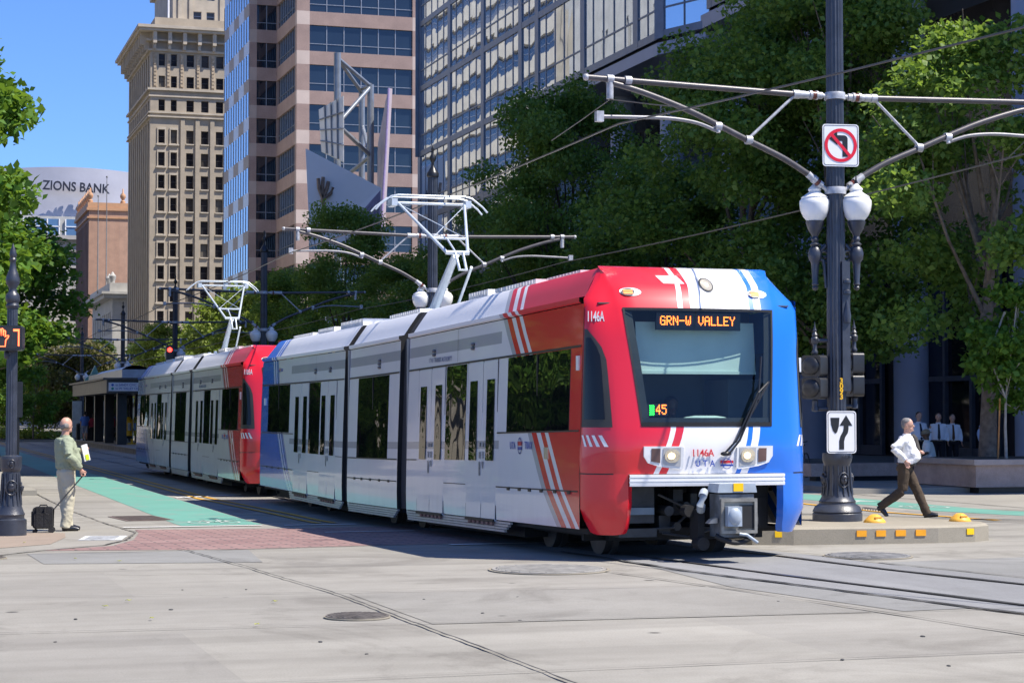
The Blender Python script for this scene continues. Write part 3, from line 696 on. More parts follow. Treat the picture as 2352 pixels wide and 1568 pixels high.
curtain(mbg, mbm, (32, 122, 0), (32, 97.6, 0), 1.5, 72, NW); curtain(mbg, mbm, (32, 97.6, 0), (32, 80.2, 0), 18.3, 72, NW); curtain(mbg, mbm, (39.6, 97.6, 0), (32, 97.6, 0), 1.5, 18, NS); d_ = Vector((32.95-32, 77.4-80.2, 0)).normalized()
curtain(mbg, mbm, (32, 80.2, 0), (33.1, 77.2, 0), 18.3, 72, (d_.y, -d_.x, 0))
curtain(mbg, mbm, (33.1, 77.2, 0), (33.1, 39, 0), 19.1, 72, NW); curtain(mbg, mbm, (33.1, 38.9, 0), (33.1, 33, 0), 19.1, 26, NW)  # unseen south end kept low so that sun reaches the planter tree
curtain(mbg, mbm, (33.1, 33, 0), (46, 33, 0), 19.1, 26, NS); curtain(mbg, mbm, (33.1, 39, 0), (46, 39, 0), 28, 72, NS); curtain(mbg, mbm, (46, 122, 0), (32, 122, 0), 18.3, 72, (0, 1, 0))
g_ = mbg.build('glazing', OFG, bgf, world=True); mbm.build('mullions', FRD, bgf, world=True)
mb = MB(); mb.box(32.25, 45.9, 80.2, 121.7, 18.1, 71.5); mb.box(32.25, 45.9, 97.9, 121.7, 0, 18.09); mb.box(33.4, 45.9, 39.3, 80, 18.9, 71.5); mb.box(33.4, 45.9, 33.4, 39.299, 18.9, 26.5); mb.build('core', mat('dark_core', (.03,.035,.04), .7), bgf, world=True)
mb = MB(); mb.box(31.85, 46, 80.2, 97.55, 17.55, 18.09); mb.box(32.9, 46, 33, 80.1, 18.3, 18.89); mb.prism([(31.85, 80.21, 17.56), (32.9, 77.2, 17.56), (34, 77.2, 17.56), (34, 80.21, 17.56)], (0, 0, .53)); mb.build('soffit', FASC, bgf, world=True)
colm = None; COLM = mat('blue_grey_column', (.36,.40,.52), .5, 0, .05, .5)
for k, (x, y) in enumerate([(34.6, 91.8), (34.6, 85.1), (34.8, 78.4), (34.8, 71), (34.8, 63), (34.8, 55), (34.8, 47), (34.8, 39)]):
    if colm is None:
        mb = MB(); mb.cyl((0,0,-.2), (0,0,18.3), .62, .62, 28); colm = mb.build('column', COLM, bgf, 60); colm.location = (x-32, y-80, 0)
    else: dupo(colm, (x-32, y-80, 0))
mb = MB(); mb.box(39.6, 45.9, 34, 97.5, -.2, 17.5); mb.build('ground_floor_core', mat('dark_granite_lobby', (.035,.03,.034), .25, 0, .25, .4), bgf, world=True)
LOB = glassmat('lobby_glass', (.008,.010,.016), .04, .05, .4, .7)
bz0 = None; FRL = mat('lobby_frame', (.10,.115,.15), .4, .3)
for k in range(6):
    y = 37+k*9.2
    if bz0 is None:
        mb = MB(); mb.box(-.06, 0, 0, 8.0, .4, 7.5, 0)
        for j in range(5): mb.box(-.22, -.061, j*2-.09, j*2+.09, 0, 7.6, 1)
        mb.box(-.2, -.061, .1, 7.9, 3.0, 3.2, 1); mb.box(-.2, -.061, .1, 7.9, 7.5, 7.7, 1); mb.box(-.2, -.061, .1, 7.9, 0, .4, 1)
        bz0 = mb.build('lobby_window', [LOB, FRL], bgf); bz0.location = (7.55, y-80, 0)
    else: dupo(bz0, (7.55, y-80, 0))
text_mesh('lettering', 'ATM', .34, mat('dim_white_letters', (.35,.35,.36), .5), bgf, frame_mtx((7.25, 55.8-80, 2.05), (0,-1,0), (0,0,1)), 1, .01)
# canopy over the lobby door (tubular, pale blue)
mb = MB(); 
for z, r_ in ((3.75, .22), (4.5, .1)): mb.cyl((35.0, 56.2, z), (35.0, 51.2, z), r_, r_, 14)
for y in (52.2, 54.8): mb.cyl((34.9, y, 0), (34.9, y, 4.5), .12, .12, 10)
mb.box(35, 39.5, 51.5, 56, 4.62, 4.72)
mb.build('door_canopy', COLM, bgf, 50, world=True)
# ---- buildings across the street on the west side (seen mirrored in the glass)
def west(label, y0, y1, h, m, fl, wh, ww, gap, seed, top=True):
    t = thing('street_building', label, 'building', (-10, y0, 0)); W_ = y1-y0; mb = MB()
    n = int((W_-2)/(ww+gap)); xs = [(1+k*(ww+gap), 1+k*(ww+gap)+ww) for k in range(n)]; zs = []
    z = 1.5
    while z+wh+1 < h: zs.append((z, z+wh)); z += fl
    wall_grid(mb, (-10, y0, 0), UY, UX, W_, h, xs, zs, .5); mb.box(-30, -10.6, y0, y1, 0, h); mb.box(-10.6, -9.3, y0, y1, h+.01, h+1.2)
    mb.box(-10.61, -10.001, y0-.1, y0-.001, 0, h)
    mb.build('wall', m, t, world=True)
    place_windows(t, (-10, y0, 0), UY, UX, xs, zs, .5, FRAMEM, DARKW)
west('pale stone building with tall windows mirrored in the glass office', 140, 214, 66, stone('mirror_pale_stone', (.50,.48,.43)), 9.5, 4.6, 1.3, 6.2, 1)
west('banded cream building mirrored as wavy stripes in the glass office', 218, 330, 64, stone('mirror_cream', (.62,.56,.45)), 4.0, 2.1, 109, .5, 2)
west('low street building mirrored in the tram windows, made pale to bounce light', 56, 132, 24, stone('mirror_pale_block', (.44,.41,.36)), 4.2, 2.2, 2.2, 1.9, 3)  # wall colour lightened to bounce sunlight onto the tram flank and trees
# ================================================================== TRAMS
RED, BLUE, WHP, GRY = (.66,.014,.026), (.010,.15,.62), (.80,.79,.785), (.44,.44,.455)
def curve_n(nt, val, pts, vmax, lo, hi):
    fc = N(nt, 'ShaderNodeFloatCurve'); cm = fc.mapping.curves[0]
    P = [(p/vmax, (q-lo)/(hi-lo)) for p, q in pts]
    while len(cm.points) < len(P): cm.points.new(.5, .5)
    for cp, (a, b) in zip(cm.points, P): cp.location = (a, b); cp.handle_type = 'VECTOR'
    fc.mapping.update()
    L(nt, math_n(nt, 'DIVIDE', val, vmax), fc.inputs['Value'])
    return math_n(nt, 'MULTIPLY_ADD', fc.outputs[0], hi-lo, lo)
def stripes(nt, d, stops, rng=4.0):
    """d in metres, stops [(start, colour)] over -rng..rng"""
    k = math_n(nt, 'MULTIPLY_ADD', d, 1/(2*rng), .5)
    return ramp(nt, k, [(max(0, min(1, a/(2*rng)+.5)), c) for a, c in stops], 'CONSTANT')
def finish_paint(nt, b, c, wav=.06, coat=.55, ro=.24):
    v = objvec(nt)
    c = mixc(nt, .25, c, ramp(nt, noise(nt, v, 1.3, 4), [(.3, (.84,.84,.85)), (.65, (1,1,1))]), 'MULTIPLY')
    uv = N(nt, 'ShaderNodeUVMap'); uv.uv_map = 'paint'; sp = N(nt, 'ShaderNodeSeparateXYZ'); L(nt, uv.outputs[0], sp.inputs[0])
    dn = noise(nt, objvec(nt, (2.2, 2.2, .5)), 2.0, 6, .7)
    low = math_n(nt, 'MULTIPLY', math_n(nt, 'SUBTRACT', 1.0, math_n(nt, 'MULTIPLY', sp.outputs[1], .85)), math_n(nt, 'POWER', dn, 2.0))
    c = mixc(nt, math_n(nt, 'MAXIMUM', math_n(nt, 'MULTIPLY', low, .5), 0.0), c, (.20,.17,.14))
    L(nt, c, b.inputs['Base Color']); b.inputs['Roughness'].default_value = ro
    b.inputs['Coat Weight'].default_value = coat; b.inputs['Coat Roughness'].default_value = .04
    bump(nt, noise(nt, v, .9, 1.0), wav, .2, b)
def side_paint(name, front, rear, coat=.55, ro=.24):
    m, nt, b = newmat(name); uv = N(nt, 'ShaderNodeUVMap'); uv.uv_map = 'paint'
    sp = N(nt, 'ShaderNodeSeparateXYZ'); L(nt, uv.outputs[0], sp.inputs[0]); s, z = sp.outputs[0], sp.outputs[1]
    fr = curve_n(nt, z, [(0, -.25), (.36, .01), (.82, .58), (1.47, 1.14), (2.46, 1.83), (2.73, 2.08), (2.97, 2.28), (3.4, 2.9), (4, 3.2)], 4.0, -1, 4)
    d = math_n(nt, 'SUBTRACT', s, fr)
    cf = stripes(nt, d, [(-4, front), (0, WHP), (.10, front), (.27, WHP), (.41, front), (.60, GRY), (.78, WHP)])
    rr = curve_n(nt, z, [(0, 16.6), (.38, 16.95), (.77, 17.5), (1.49, 18.2), (2.5, 18.72), (3.02, 18.9), (3.45, 19.0), (4, 19)], 4.0, 15, 20)
    e = math_n(nt, 'SUBTRACT', rr, s)
    cr_ = stripes(nt, e, [(-4, rear), (0, WHP), (.10, rear), (.24, WHP), (.34, rear), (.50, GRY), (.58, WHP)])
    # grey bands along the white flanks
    band = ramp(nt, math_n(nt, 'DIVIDE', z, 4.0), [(0, (0,0,0)), (1.27/4, (1,1,1)), (1.39/4, (0,0,0)), (2.65/4, (1,1,1)), (2.80/4, (0,0,0))], 'CONSTANT')
    inb = math_n(nt, 'MULTIPLY', math_n(nt, 'GREATER_THAN', s, 3.1), math_n(nt, 'LESS_THAN', s, 16.9))
    c = mixc(nt, math_n(nt, 'LESS_THAN', s, 10.0), cr_, cf)
    c = mixc(nt, math_n(nt, 'MULTIPLY', inb, band), c, GRY)
    finish_paint(nt, b, c, .06, coat, ro); return m
def nose_paint(name, lc, rc):
    m, nt, b = newmat(name); uv = N(nt, 'ShaderNodeUVMap'); uv.uv_map = 'paint'
    sp = N(nt, 'ShaderNodeSeparateXYZ'); L(nt, uv.outputs[0], sp.inputs[0]); x, z = sp.outputs[0], sp.outputs[1]
    lf = curve_n(nt, z, [(0, -1.1), (.98, -.683), (1.3, -.54), (1.5, -.475), (2.9, -.28), (3.2, -.22), (3.45, -.26), (4, -.26)], 4.0, -2, 2)
    rt = curve_n(nt, z, [(0, .0), (.98, .32), (1.3, .45), (1.5, .493), (2.9, .636), (3.2, .70), (3.45, .68), (4, .68)], 4.0, -2, 2)
    cl = stripes(nt, math_n(nt, 'SUBTRACT', x, lf), [(-4, lc), (0, WHP), (.06, lc), (.13, WHP)])
    cr_ = stripes(nt, math_n(nt, 'SUBTRACT', x, rt), [(-4, WHP), (0, rc), (.06, WHP), (.13, rc)])
    c = mixc(nt, math_n(nt, 'LESS_THAN', x, .1), cr_, cl)
    finish_paint(nt, b, c, .03); return m
SP_L = side_paint('flank_paint_left', RED, BLUE); SP_R = side_paint('flank_paint_right', BLUE, RED); RP_L = side_paint('roof_paint_left', RED, BLUE, .05, .5); RP_R = side_paint('roof_paint_right', BLUE, RED, .05, .5)
NP_F = nose_paint('nose_paint_front', RED, BLUE); NP_B = nose_paint('nose_paint_rear', BLUE, RED)
TGL = glassmat('tinted_tram_glass', (.006,.007,.008), .015, .10, .8, .9)
WSG = clearglass('windscreen_glass', (.74,.85,.83), .0)
SEAL = mat('black_seal', (.012,.012,.013), .5, 0, .2, 6); BELL = mat('bellows_rubber', (.028,.028,.032), .6, 0, .25, 3)
ALU = mat('brushed_aluminium', (.55,.56,.58), .35, .5, .08, 6); ROOFG = mat('roof_grey', (.55,.56,.57), .5, 0, .1, 2)
UNDER = mat('underframe_black', (.012,.012,.013), .7, 0, .3, 3); UNDERG = mat('underframe_grey', (.055,.058,.06), .5, .2, .3, 4)
TREAD = mat('step_strip', (.30,.16,.13), .6, 0, .2, 8); COUP = mat('coupler_grey_blue', (.36,.41,.46), .4, .1, .12, 5)
LAMPW = mat('lamp_housing_white', (.75,.75,.74), .3, 0, .03, 4); LENS = glassmat('headlamp_lens', (.72,.64,.48), .12, .06, 14, 1.0, .5)
BULB = emis('lit_headlamp', (1, .66, .25), 1.5, (.8,.7,.5)); AMB = emis('amber_lamp', (1, .22, .03), 2.2, (.3,.05,.01))
LEDO = emis('orange_led', (1, .17, .02), 5.0); LEDG = emis('green_led', (.03, 1, .08), 3.0); LEDB = mat('led_board', (.01,.011,.012), .4)
TEAL = mat('cab_trim', (.42,.52,.50), .5, 0, .08, 3); BLIND = mat('cab_blind', (.52,.62,.59), .6, 0, .04, 3)
NUMR = mat('red_number', (.55,.02,.03), .3); NUMB = mat('blue_letters', (.02,.06,.35), .3); NUMW = mat('white_number', (.8,.8,.8), .3)
def spl(P, n=5):
    out = []; Q = [P[0]]+P+[P[-1]]
    for i in range(1, len(Q)-2):
        for k in range(n):
            t = k/n; out.append(tuple(.5*((2*b)+(-a+c)*t+(2*a-5*b+4*c-d)*t*t+(-a+3*b-3*c+d)*t**3) for a, b, c, d in zip(Q[i-1], Q[i], Q[i+1], Q[i+2])))
    return out+[P[-1]]
def hw(z):
    P = [(.36, 1.40), (1.0, 1.40), (1.54, 1.385), (2.48, 1.355), (2.95, 1.34), (3.02, 1.33), (3.06, 1.28), (3.38, 1.06)]
    for (a, p), (b, q) in zip(P, P[1:]):
        if z <= b: return p+(q-p)*(max(z, a)-a)/(b-a)
    return 1.06
F5 = {'G':['01110','10001','10000','10111','10001','10001','01111'],'R':['11110','10001','10001','11110','10100','10010','10001'],'N':['10001','11001','10101','10101','10011','10001','10001'],
 '-':['00000','00000','00000','11111','00000','00000','00000'],'W':['10001','10001','10001','10101','10101','10101','01010'],' ':['00000']*7,'V':['10001','10001','10001','10001','10001','01010','00100'],
 'A':['01110','10001','10001','11111','10001','10001','10001'],'L':['10000']*6+['11111'],'E':['11111','10000','10000','11110','10000','10000','11111'],'Y':['10001','10001','01010','00100','00100','00100','00100'],
 '4':['00010','00110','01010','10010','11111','00010','00010'],'5':['11111','10000','11110','00001','00001','10001','01110']}
def nose_rows():
    #   z    (seam s, w)    c2(x,s)      c1(x,s)     centre s
    return [(1.00,(0,1.40),(1.12,-.37),(.965,-.43),-.50),(1.20,(0,1.40),(1.12,-.39),(.93,-.46),-.53),(1.40,(0,1.39),(1.115,-.385),(.85,-.48),-.54),
            (1.54,(0,1.385),(1.11,-.37),(.81,-.45),-.52),(1.87,(0,1.375),(1.11,-.32),(.842,-.395),-.465),(2.20,(0,1.365),(1.115,-.27),(.875,-.34),-.41),(2.55,(0,1.353),(1.125,-.20),(.912,-.27),-.345),
            (2.91,(0,1.34),(1.13,-.12),(.945,-.19),-.26),(3.02,(.08,1.32),(1.12,-.04),(.965,-.10),-.17),(3.12,(.14,1.24),(1.10,.03),(.98,-.03),-.10),(3.22,(.2,1.17),(1.08,.11),(1.0,.06),-.0),(3.33,(.27,1.10),(1.06,.20),(1.02,.18),.12),(3.41,(.32,1.05),(1.045,.29),(1.03,.28),.23)]
def nose_half(row):
    """points from left seam to centre (x negative)"""
    z, (ss, w), (x2, s2), (x1, s1), sm = row; pts = []
    for k in range(7):
        t = k/6; a, b, c = (1-t)**2, 2*t*(1-t), t*t
        pts.append((-(a*w+b*(w-.02)+c*x2), a*ss+b*(s2*.60+ss*.40)+c*s2, z))
    tx, ty = x2-(w-.02), s2*.4-ss*.4; tl = math.hypot(tx, ty); cx, cs = x2+tx/tl*.07, s2+ty/tl*.07
    for k in range(1, 5):
        t = k/4; a, b, c = (1-t)**2, 2*t*(1-t), t*t; pts.append((-(a*x2+b*cx+c*x1), a*s2+b*cs+c*s1, z))
    for k in range(1, 6): t = k/5; pts.append((-x1*(1-t), sm+(s1-sm)*(1-t)**2, z))
    return pts
def nose_point(u, z):
    """u 0..1 from seam to corner c2 on the left flank; returns (x,s,z)"""
    rows = nose_rows()
    for r0, r1 in zip(rows, rows[1:]):
        if z <= r1[0]:
            t = (z-r0[0])/(r1[0]-r0[0]); break
    A, B = nose_half(r0)[:7], nose_half(r1)[:7]; k = min(int(u*6), 5); f = u*6-k
    g = lambda P: [P[k][i]+(P[k+1][i]-P[k][i])*f for i in range(3)]
    a, b = g(A), g(B); return [a[i]+(b[i]-a[i])*t for i in range(3)]
def build_tram(label, oy, dx, zoff, number, dest, lit, seated):
    ty = 21.33+oy
    T = thing('tram', label, 'tram', (8.9+dx(0), ty, gz(ty+10)))
    bx, by, bz_ = 8.9, 21.33+oy, 0
    def D(v): return (bx+v[0]+dx(v[1])-OFF[T.name].x, v[1], v[2]+zoff(v[1])-OFF[T.name].z)
    def B(mb, name, m, sm=None, parent=None): return mb.build(name, m, parent or T, sm, deform=D)
    def Mx(o, xa, ya): return frame_mtx(D(o), xa, ya)
    SX = (-1, 1)
    # --- body shells of the three sections
    prof = [(.36, 1.40), (.62, 1.405), (1.0, 1.40), (1.54, 1.385), (2.48, 1.355), (2.96, 1.34)]
    roof = [(2.97, 1.345), (2.985, 1.375), (3.035, 1.375), (3.05, 1.29), (3.2, 1.19), (3.385, 1.06), (3.41, 1.02), (3.43, .6), (3.435, 0)]
    secs = [(0.0, 7.72), (8.28, 11.65), (12.05, 20.1)]
    for i, (s0, s1) in enumerate(secs):
        for sx in SX:
            mb = MB(); n = 8; rows, uvs = [], []
            for z, w in prof: rows.append([(sx*w, s0+(s1-s0)*k/n, z) for k in range(n+1)]); uvs.append([(s0+(s1-s0)*k/n, z) for k in range(n+1)])
            mb.grid(rows if sx > 0 else [r[::-1] for r in rows], 0, uvs if sx > 0 else [r[::-1] for r in uvs])
            B(mb, 'side_panel', SP_L if sx < 0 else SP_R, 30)
            mb = MB(); a0 = s0+(.08 if i == 0 else 0); a1 = s1-(.08 if i == 2 else 0); rows, uvs = [], []
            for z, w in roof:
                q0 = a0; q1 = a1
                if i == 0 and z > 3.04: q0 = .08+(z-3.02)*.62
                if i == 2 and z > 3.04: q1 = a1-(z-3.02)*.62
                rows.append([(sx*w, q0+(q1-q0)*k/n, z) for k in range(n+1)]); uvs.append([(q0+(q1-q0)*k/n, z) for k in range(n+1)])
            mb.grid(rows if sx > 0 else [r[::-1] for r in rows], 0, uvs if sx > 0 else [r[::-1] for r in uvs])
            B(mb, 'roof_panel', RP_L if sx < 0 else RP_R, 25)
        mb = MB(); mb.box(-1.3, 1.3, s0+.02, s1-.02, .30, .36); B(mb, 'floor_pan', UNDER)
        for e in (s0, s1):
            if (i, e) in ((0, s0), (2, s1)): continue
            mb = MB(); rr = [(x, e, z) for z, x in [(q[0], q[1]) for q in prof+roof]]; rl = [(-x, y, z) for x, y, z in rr]
            mb.add(rr+rl[::-1], [tuple(range(len(rr)*2))]); B(mb, 'end_bulkhead', SEAL)
    # --- bellows
    for s0, s1 in ((7.72, 8.28), (11.65, 12.05)):
        mb = MB(); nb = 9; rings = []
        for k in range(nb):
            ins = .07+(.05 if k % 2 else 0); s = s0+(s1-s0)*k/(nb-1)
            h = [(w-ins, z) for z, w in prof+roof[3:]]
            rings.append([Vector((-x, s, z)) for x, z in h]+[Vector((x, s, z)) for x, z in h[::-1][1:]])
        mb.loft(rings, cap=False, close=False); B(mb, 'bellows', BELL)
        for sx in SX: mb = MB(); mb.box(sx*1.33-.035, sx*1.33+.035, s0-.0+.02, s0+.12, .30, 2.96); B(mb, 'bellows_frame', mat('bellows_frame', (.30,.32,.36), .4, .2))
    # --- noses
    rows = nose_rows()
    for end in (0, 1):
        fs = (lambda p: p) if end == 0 else (lambda p: (-p[0], 20.1-p[1], p[2]))
        NP = NP_F if end == 0 else NP_B
        full = []
        for r in rows:
            h = nose_half(r); full.append(h+[(-x, s, z) for x, s, z in h[-2::-1]])
        nc = len(full[0]); c1i = 10; mb = MB(); ws = MB(); mask = MB()
        vs = [p for r in full for p in r]; uv = [(p[0] if end == 0 else p[0], p[2]) for p in vs]; fc, wf = [], []
        for k in range(len(full)-1):
            for i in range(nc-1):
                f = (k*nc+i, k*nc+i+1, (k+1)*nc+i+1, (k+1)*nc+i)
                if c1i <= i < nc-1-c1i and 3 <= k < 7: wf.append(f)
                else: fc.append(f)
        mb.add([fs(p) for p in vs], fc, 0, uv); ws.add([fs(p) for p in vs], wf, 0)
        B(mb, 'nose_shell', NP, 34); B(ws, 'windscreen', WSG, 60)
        # roof cap behind the brow
        mb = MB(); top = full[-1]; mb.add([fs(p) for p in top]+[fs((p[0]*.98, .34, 3.43)) for p in top], [(i, i+1, nc+i+1, nc+i) for i in range(nc-1)], 0, [(p[0], 3.41) for p in top]*2); B(mb, 'brow_cap', NP, 30)
        # windscreen surround (black) and dark inner mask
        ring_ = [full[3][i] for i in range(c1i, nc-c1i)]; tp = [full[7][i] for i in range(c1i, nc-c1i)]
        lf = [full[k][c1i] for k in range(3, 8)]; rt = [full[k][nc-1-c1i] for k in range(3, 8)]
        mb = MB()
        def edge(pts, inn, w=.035):
            a = [(p[0], p[1]-.008, p[2]) for p in pts]; b_ = [(p[0]+q[0]*w, p[1]-.010, p[2]+q[1]*w) for p, q in zip(pts, inn)]
            mb.add([fs(p) for p in a+b_], [(i, i+1, len(a)+i+1, len(a)+i) for i in range(len(a)-1)])
        edge(ring_, [(0, 1)]*len(ring_), .05); edge(tp, [(0, -1)]*len(tp), .03); edge(lf, [(1, 0)]*5, .022); edge(rt, [(-1, 0)]*5, .022)
        B(mb, 'windscreen_seal', SEAL)
        mb = MB()
        def inner(pts, inn, w, d=.05): 
            a = [(p[0], p[1]+.012, p[2]) for p in pts]; b_ = [(p[0]+q[0]*w, p[1]+d, p[2]+q[1]*w) for p, q in zip(pts, inn)]
            mb.add([fs(p) for p in a+b_], [(i, i+1, len(a)+i+1, len(a)+i) for i in range(len(a)-1)])
        inner(ring_, [(0, 1)]*len(ring_), .10, .03); inner(tp, [(0, -1)]*len(tp), .035, .03); inner(lf, [(1, 0)]*5, .12, .03); inner(rt, [(-1, 0)]*5, .10, .03)
        B(mb, 'windscreen_mask', SEAL)
        # skirt wings
        for sx in SX:
            outl = [(0, 1.0), (0, .33), (.12, .29), (.55, .29), (.80, .36), (.95, .55), (1.0, .74), (1.0, 1.0)]
            mb = MB(); n = 9; rowsw, uvw = [], []
            def lowz(u):
                for (a, p), (b_, q) in zip(outl[1:], outl[2:]):
                    if u <= b_: return p+(q-p)*(u-a)/(b_-a) if b_ > a else q
                return .74
            h0 = nose_half(rows[0])[:11]
            us = [0, .12, .3, .5, .6, .68, .76, .84, .90, .95, 1.0]; zbs = [.33, .31, .30, .30, .30, .30, .31, .33, .38, .47, .66]
            for k, u in enumerate(us):
                p = h0[k]; zb = zbs[k]; colp = []
                for j in range(6):
                    z = 1.0+(zb-1.0)*j/5; tuck = max(0, (.56-z))*.55
                    colp.append((sx*(abs(p[0])-tuck*(1-.3*u)), p[1]+tuck*.5*u, z))
                rowsw.append(colp)
            inner_ = [[(sx*(abs(q[0])-.06), q[1]+.05, q[2]) for q in c] for c in rowsw]
            rws = rowsw if sx < 0 else rowsw[::-1]
            mb.grid([[fs(q) for q in c] for c in rws], 0, [[(q[0], 2.0) for q in c] for c in rws])
            ed = [c[-1] for c in rowsw]+rowsw[-1][::-1][1:]; ei = [c[-1] for c in inner_]+inner_[-1][::-1][1:]
            mb.grid([[fs(q) for q in ed], [fs(q) for q in ei]], 0, [[(q[0]*1.2, 2.0) for q in ed], [(q[0]*1.2, 2.0) for q in ei]])
            B(mb, 'nose_skirt', NP, 40)
            mb = MB(); mb.grid([[fs(q) for q in c] for c in inner_]); B(mb, 'skirt_lining', UNDER)
        # joint lines on the nose flank
        mb = MB()
        for sx in SX:
            for (z0, z1, u) in ((.36, 2.95, .012),):
                pts = [nose_point(u, max(z, 1.0)) for z in (1.0, 1.54, 2.2, 2.9)]
                L0 = [(sx*(abs(p[0])+.003), p[1], p[2]) for p in pts]; L0 = [(L0[0][0], L0[0][1], .36)]+L0
                mb.grid([[fs((q[0], q[1]-.006, q[2])) for q in L0], [fs((q[0], q[1]+.006, q[2])) for q in L0]])
            P0 = [nose_point(u/8, 1.005) for u in range(9)]
            mb.grid([[fs((sx*(abs(q[0])+.004), q[1]-.002, 1.005)) for q in P0], [fs((sx*(abs(q[0])+.004), q[1]-.002, .992)) for q in P0]])
        B(mb, 'panel_joint', SEAL)
        # bumper
        mb = MB(); P0 = [p for p in full[0] if abs(p[0]) <= .97]
        zs_ = [(.862, 0), (.862, .045), (.895, .05), (.90, .03), (.912, .03), (.917, .05), (.942, .05), (.947, .03), (.958, .03), (.963, .05), (.992, .05), (.994, 0)]
        mb.grid([[fs((p[0], p[1]-d, z)) for p in P0] for z, d in zs_][:: -1 if end == 0 else 1]); B(mb, 'bumper', WHITE, 20)
        # headlamps, seen either side of the fleet number
        def front_s(x, z):
            for r0, r1 in zip(rows, rows[1:]):
                if z <= r1[0]: t = (z-r0[0])/(r1[0]-r0[0]); break
            def g(r):
                x1, s1, sm = r[3][0], r[3][1], r[4]; q = min(abs(x)/x1, 1); e = max(abs(x)-x1, 0)
                return sm+(s1-sm)*q*q+e*.9
            return g(r0)+(g(r1)-g(r0))*t
        for sx in SX:
            ol = [(.80, 1.315), (.36, 1.315), (.33, 1.30), (.33, 1.065), (.36, 1.05), (.62, 1.085), (.75, 1.125), (.80, 1.20)]
            def sl(pts, d0, d1, m_, nm, par=None):
                mb = MB(); k = len(pts)
                a = [(sx*x, front_s(x, z)-d1, z) for x, z in pts]; b_ = [(sx*x, front_s(x, z)-d0, z) for x, z in pts]
                fcs = [tuple(range(k)), tuple(k+i for i in reversed(range(k)))]+[((i+1) % k, i, k+i, k+(i+1) % k) for i in range(k)]
                if sx > 0: fcs = [f[::-1] for f in fcs]
                mb.add([fs(p) for p in a+b_], fcs); return B(mb, nm, m_, None, par)
            hl = sl(ol, -.02, .022, LAMPW, 'headlamp')
            sl([(.575, 1.298), (.365, 1.298), (.365, 1.085), (.575, 1.105)], .0225, .026, mat('lamp_recess', (.45,.45,.45), .4), 'lamp_recess', hl)
            lp = [(.47+.088*math.cos(t_*math.pi/8)*(1.06 if t_ % 4 else 1), 1.205+.075*math.sin(t_*math.pi/8)*(1.06 if t_ % 4 else 1)) for t_ in range(16)]
            sl(lp, .0265, .034, LENS, 'lens', hl)
            if lit: sl([(.47+sx*(-.012)+.045*math.cos(t_*math.pi/6), 1.205+.040*math.sin(t_*math.pi/6)) for t_ in range(12)], .0345, .038, BULB, 'bulb', hl)
            sl([(.715, 1.29), (.61, 1.29), (.61, 1.125), (.715, 1.145)], .0225, .026, mat('indicator_dark', (.14,.08,.07), .35), 'indicator', hl)
        # brow lamps, destination headlight
        for sx in SX:
            mb = MB(); cx = sx*.80; zc = 3.10
            pt = lambda x, z, d: (x, front_s(x, z)-d, z)
            pl_ = [(.13*math.cos(t_*math.pi/8)*(1 if abs(math.cos(t_*math.pi/8)) > .5 else 1.2), .05*math.sin(t_*math.pi/8)) for t_ in range(16)]
            a = [fs(pt(cx+x, zc+z, .010)) for x, z in pl_]; b_ = [fs(pt(cx+x, zc+z, -.03)) for x, z in pl_]
            fcs = [tuple(range(16)), ] + [((i+1) % 16, i, 16+i, 16+(i+1) % 16) for i in range(16)]
            mb.add(a+b_, [f[::-1] for f in fcs]); bl = B(mb, 'marker_lamp', LAMPW)
            mb = MB(); a = [fs(pt(cx-.035+x*.62, zc+z*.86, .022)) for x, z in pl_]; mb.add(a, [tuple(reversed(range(16)))]); B(mb, 'lamp_bezel', BLACK, None, bl)
            for j in (-1, 0, 1):
                mb = MB(); a = [fs(pt(cx-.035+x, zc+j*.018+z, .027)) for x, z in ((-.055,-.005), (.055,-.005), (.055,.005), (-.055,.005))]; mb.add(a, [(0,1,2,3)]); B(mb, 'amber_strip', AMB if lit else mat('amber_off', (.25,.12,.08), .4), None, bl)
        if end == 0:
            mb = MB(); pt = lambda x, z, d: (x, front_s(x, z)-d, z); cx, zc = .20, 3.20
            hl_ = [(-.13, .09), (.10, .09), (.16, .02), (.16, -.09), (.0, -.09), (-.08, -.05)]
            mb.add([fs(pt(cx+x, zc+z, .008)) for x, z in hl_], [tuple(reversed(range(6)))]); tl = B(mb, 'top_headlamp', mat('lamp_well', (.62,.62,.61), .35))
            for r_, d_, m_, nm in ((.088, .014, BLACK, 'lamp_bezel'), (.072, .018, LENS, 'lens'), (.028, .022, BULB, 'bulb')):
                mb = MB(); mb.add([fs(pt(cx-.03+r_*math.cos(t_*math.pi/8), zc+.005+r_*math.sin(t_*math.pi/8), d_)) for t_ in range(16)], [tuple(reversed(range(16)))]); B(mb, nm, m_, None, tl)
            mb = MB(); q = [(-.42, 3.31), (-.16, 3.31), (-.10, 3.21), (-.36, 3.21)]
            mb.add([fs(pt(x, z, .008)) for x, z in q], [(3, 2, 1, 0)]); B(mb, 'white_patch', WHITE)
    # --- cab interior (front)
    mb = MB()
    mb.box(-1.0, 1.0, -.30, .25, 1.42, 1.58); mb.ell((.08, -.20, 1.60), (.34, .10, .07), 18, 8); B(mb, 'dashboard', TEAL, 40)
    mb = MB(); nb = 10
    mb.grid([[(-.70+1.50*k/nb, -.03+.10*(z-2.18), z) for k in range(nb+1)] for z in (2.17, 2.24, 2.76)]); mb.box(-.70, .80, -.045, -.015, 2.15, 2.185); B(mb, 'sun_blind', BLIND)
    mb = MB(); mb.box(-1.15, 1.15, .9, .95, .4, 2.95); mb.box(-1.2, 1.2, -.1, .95, 2.955, 2.97)
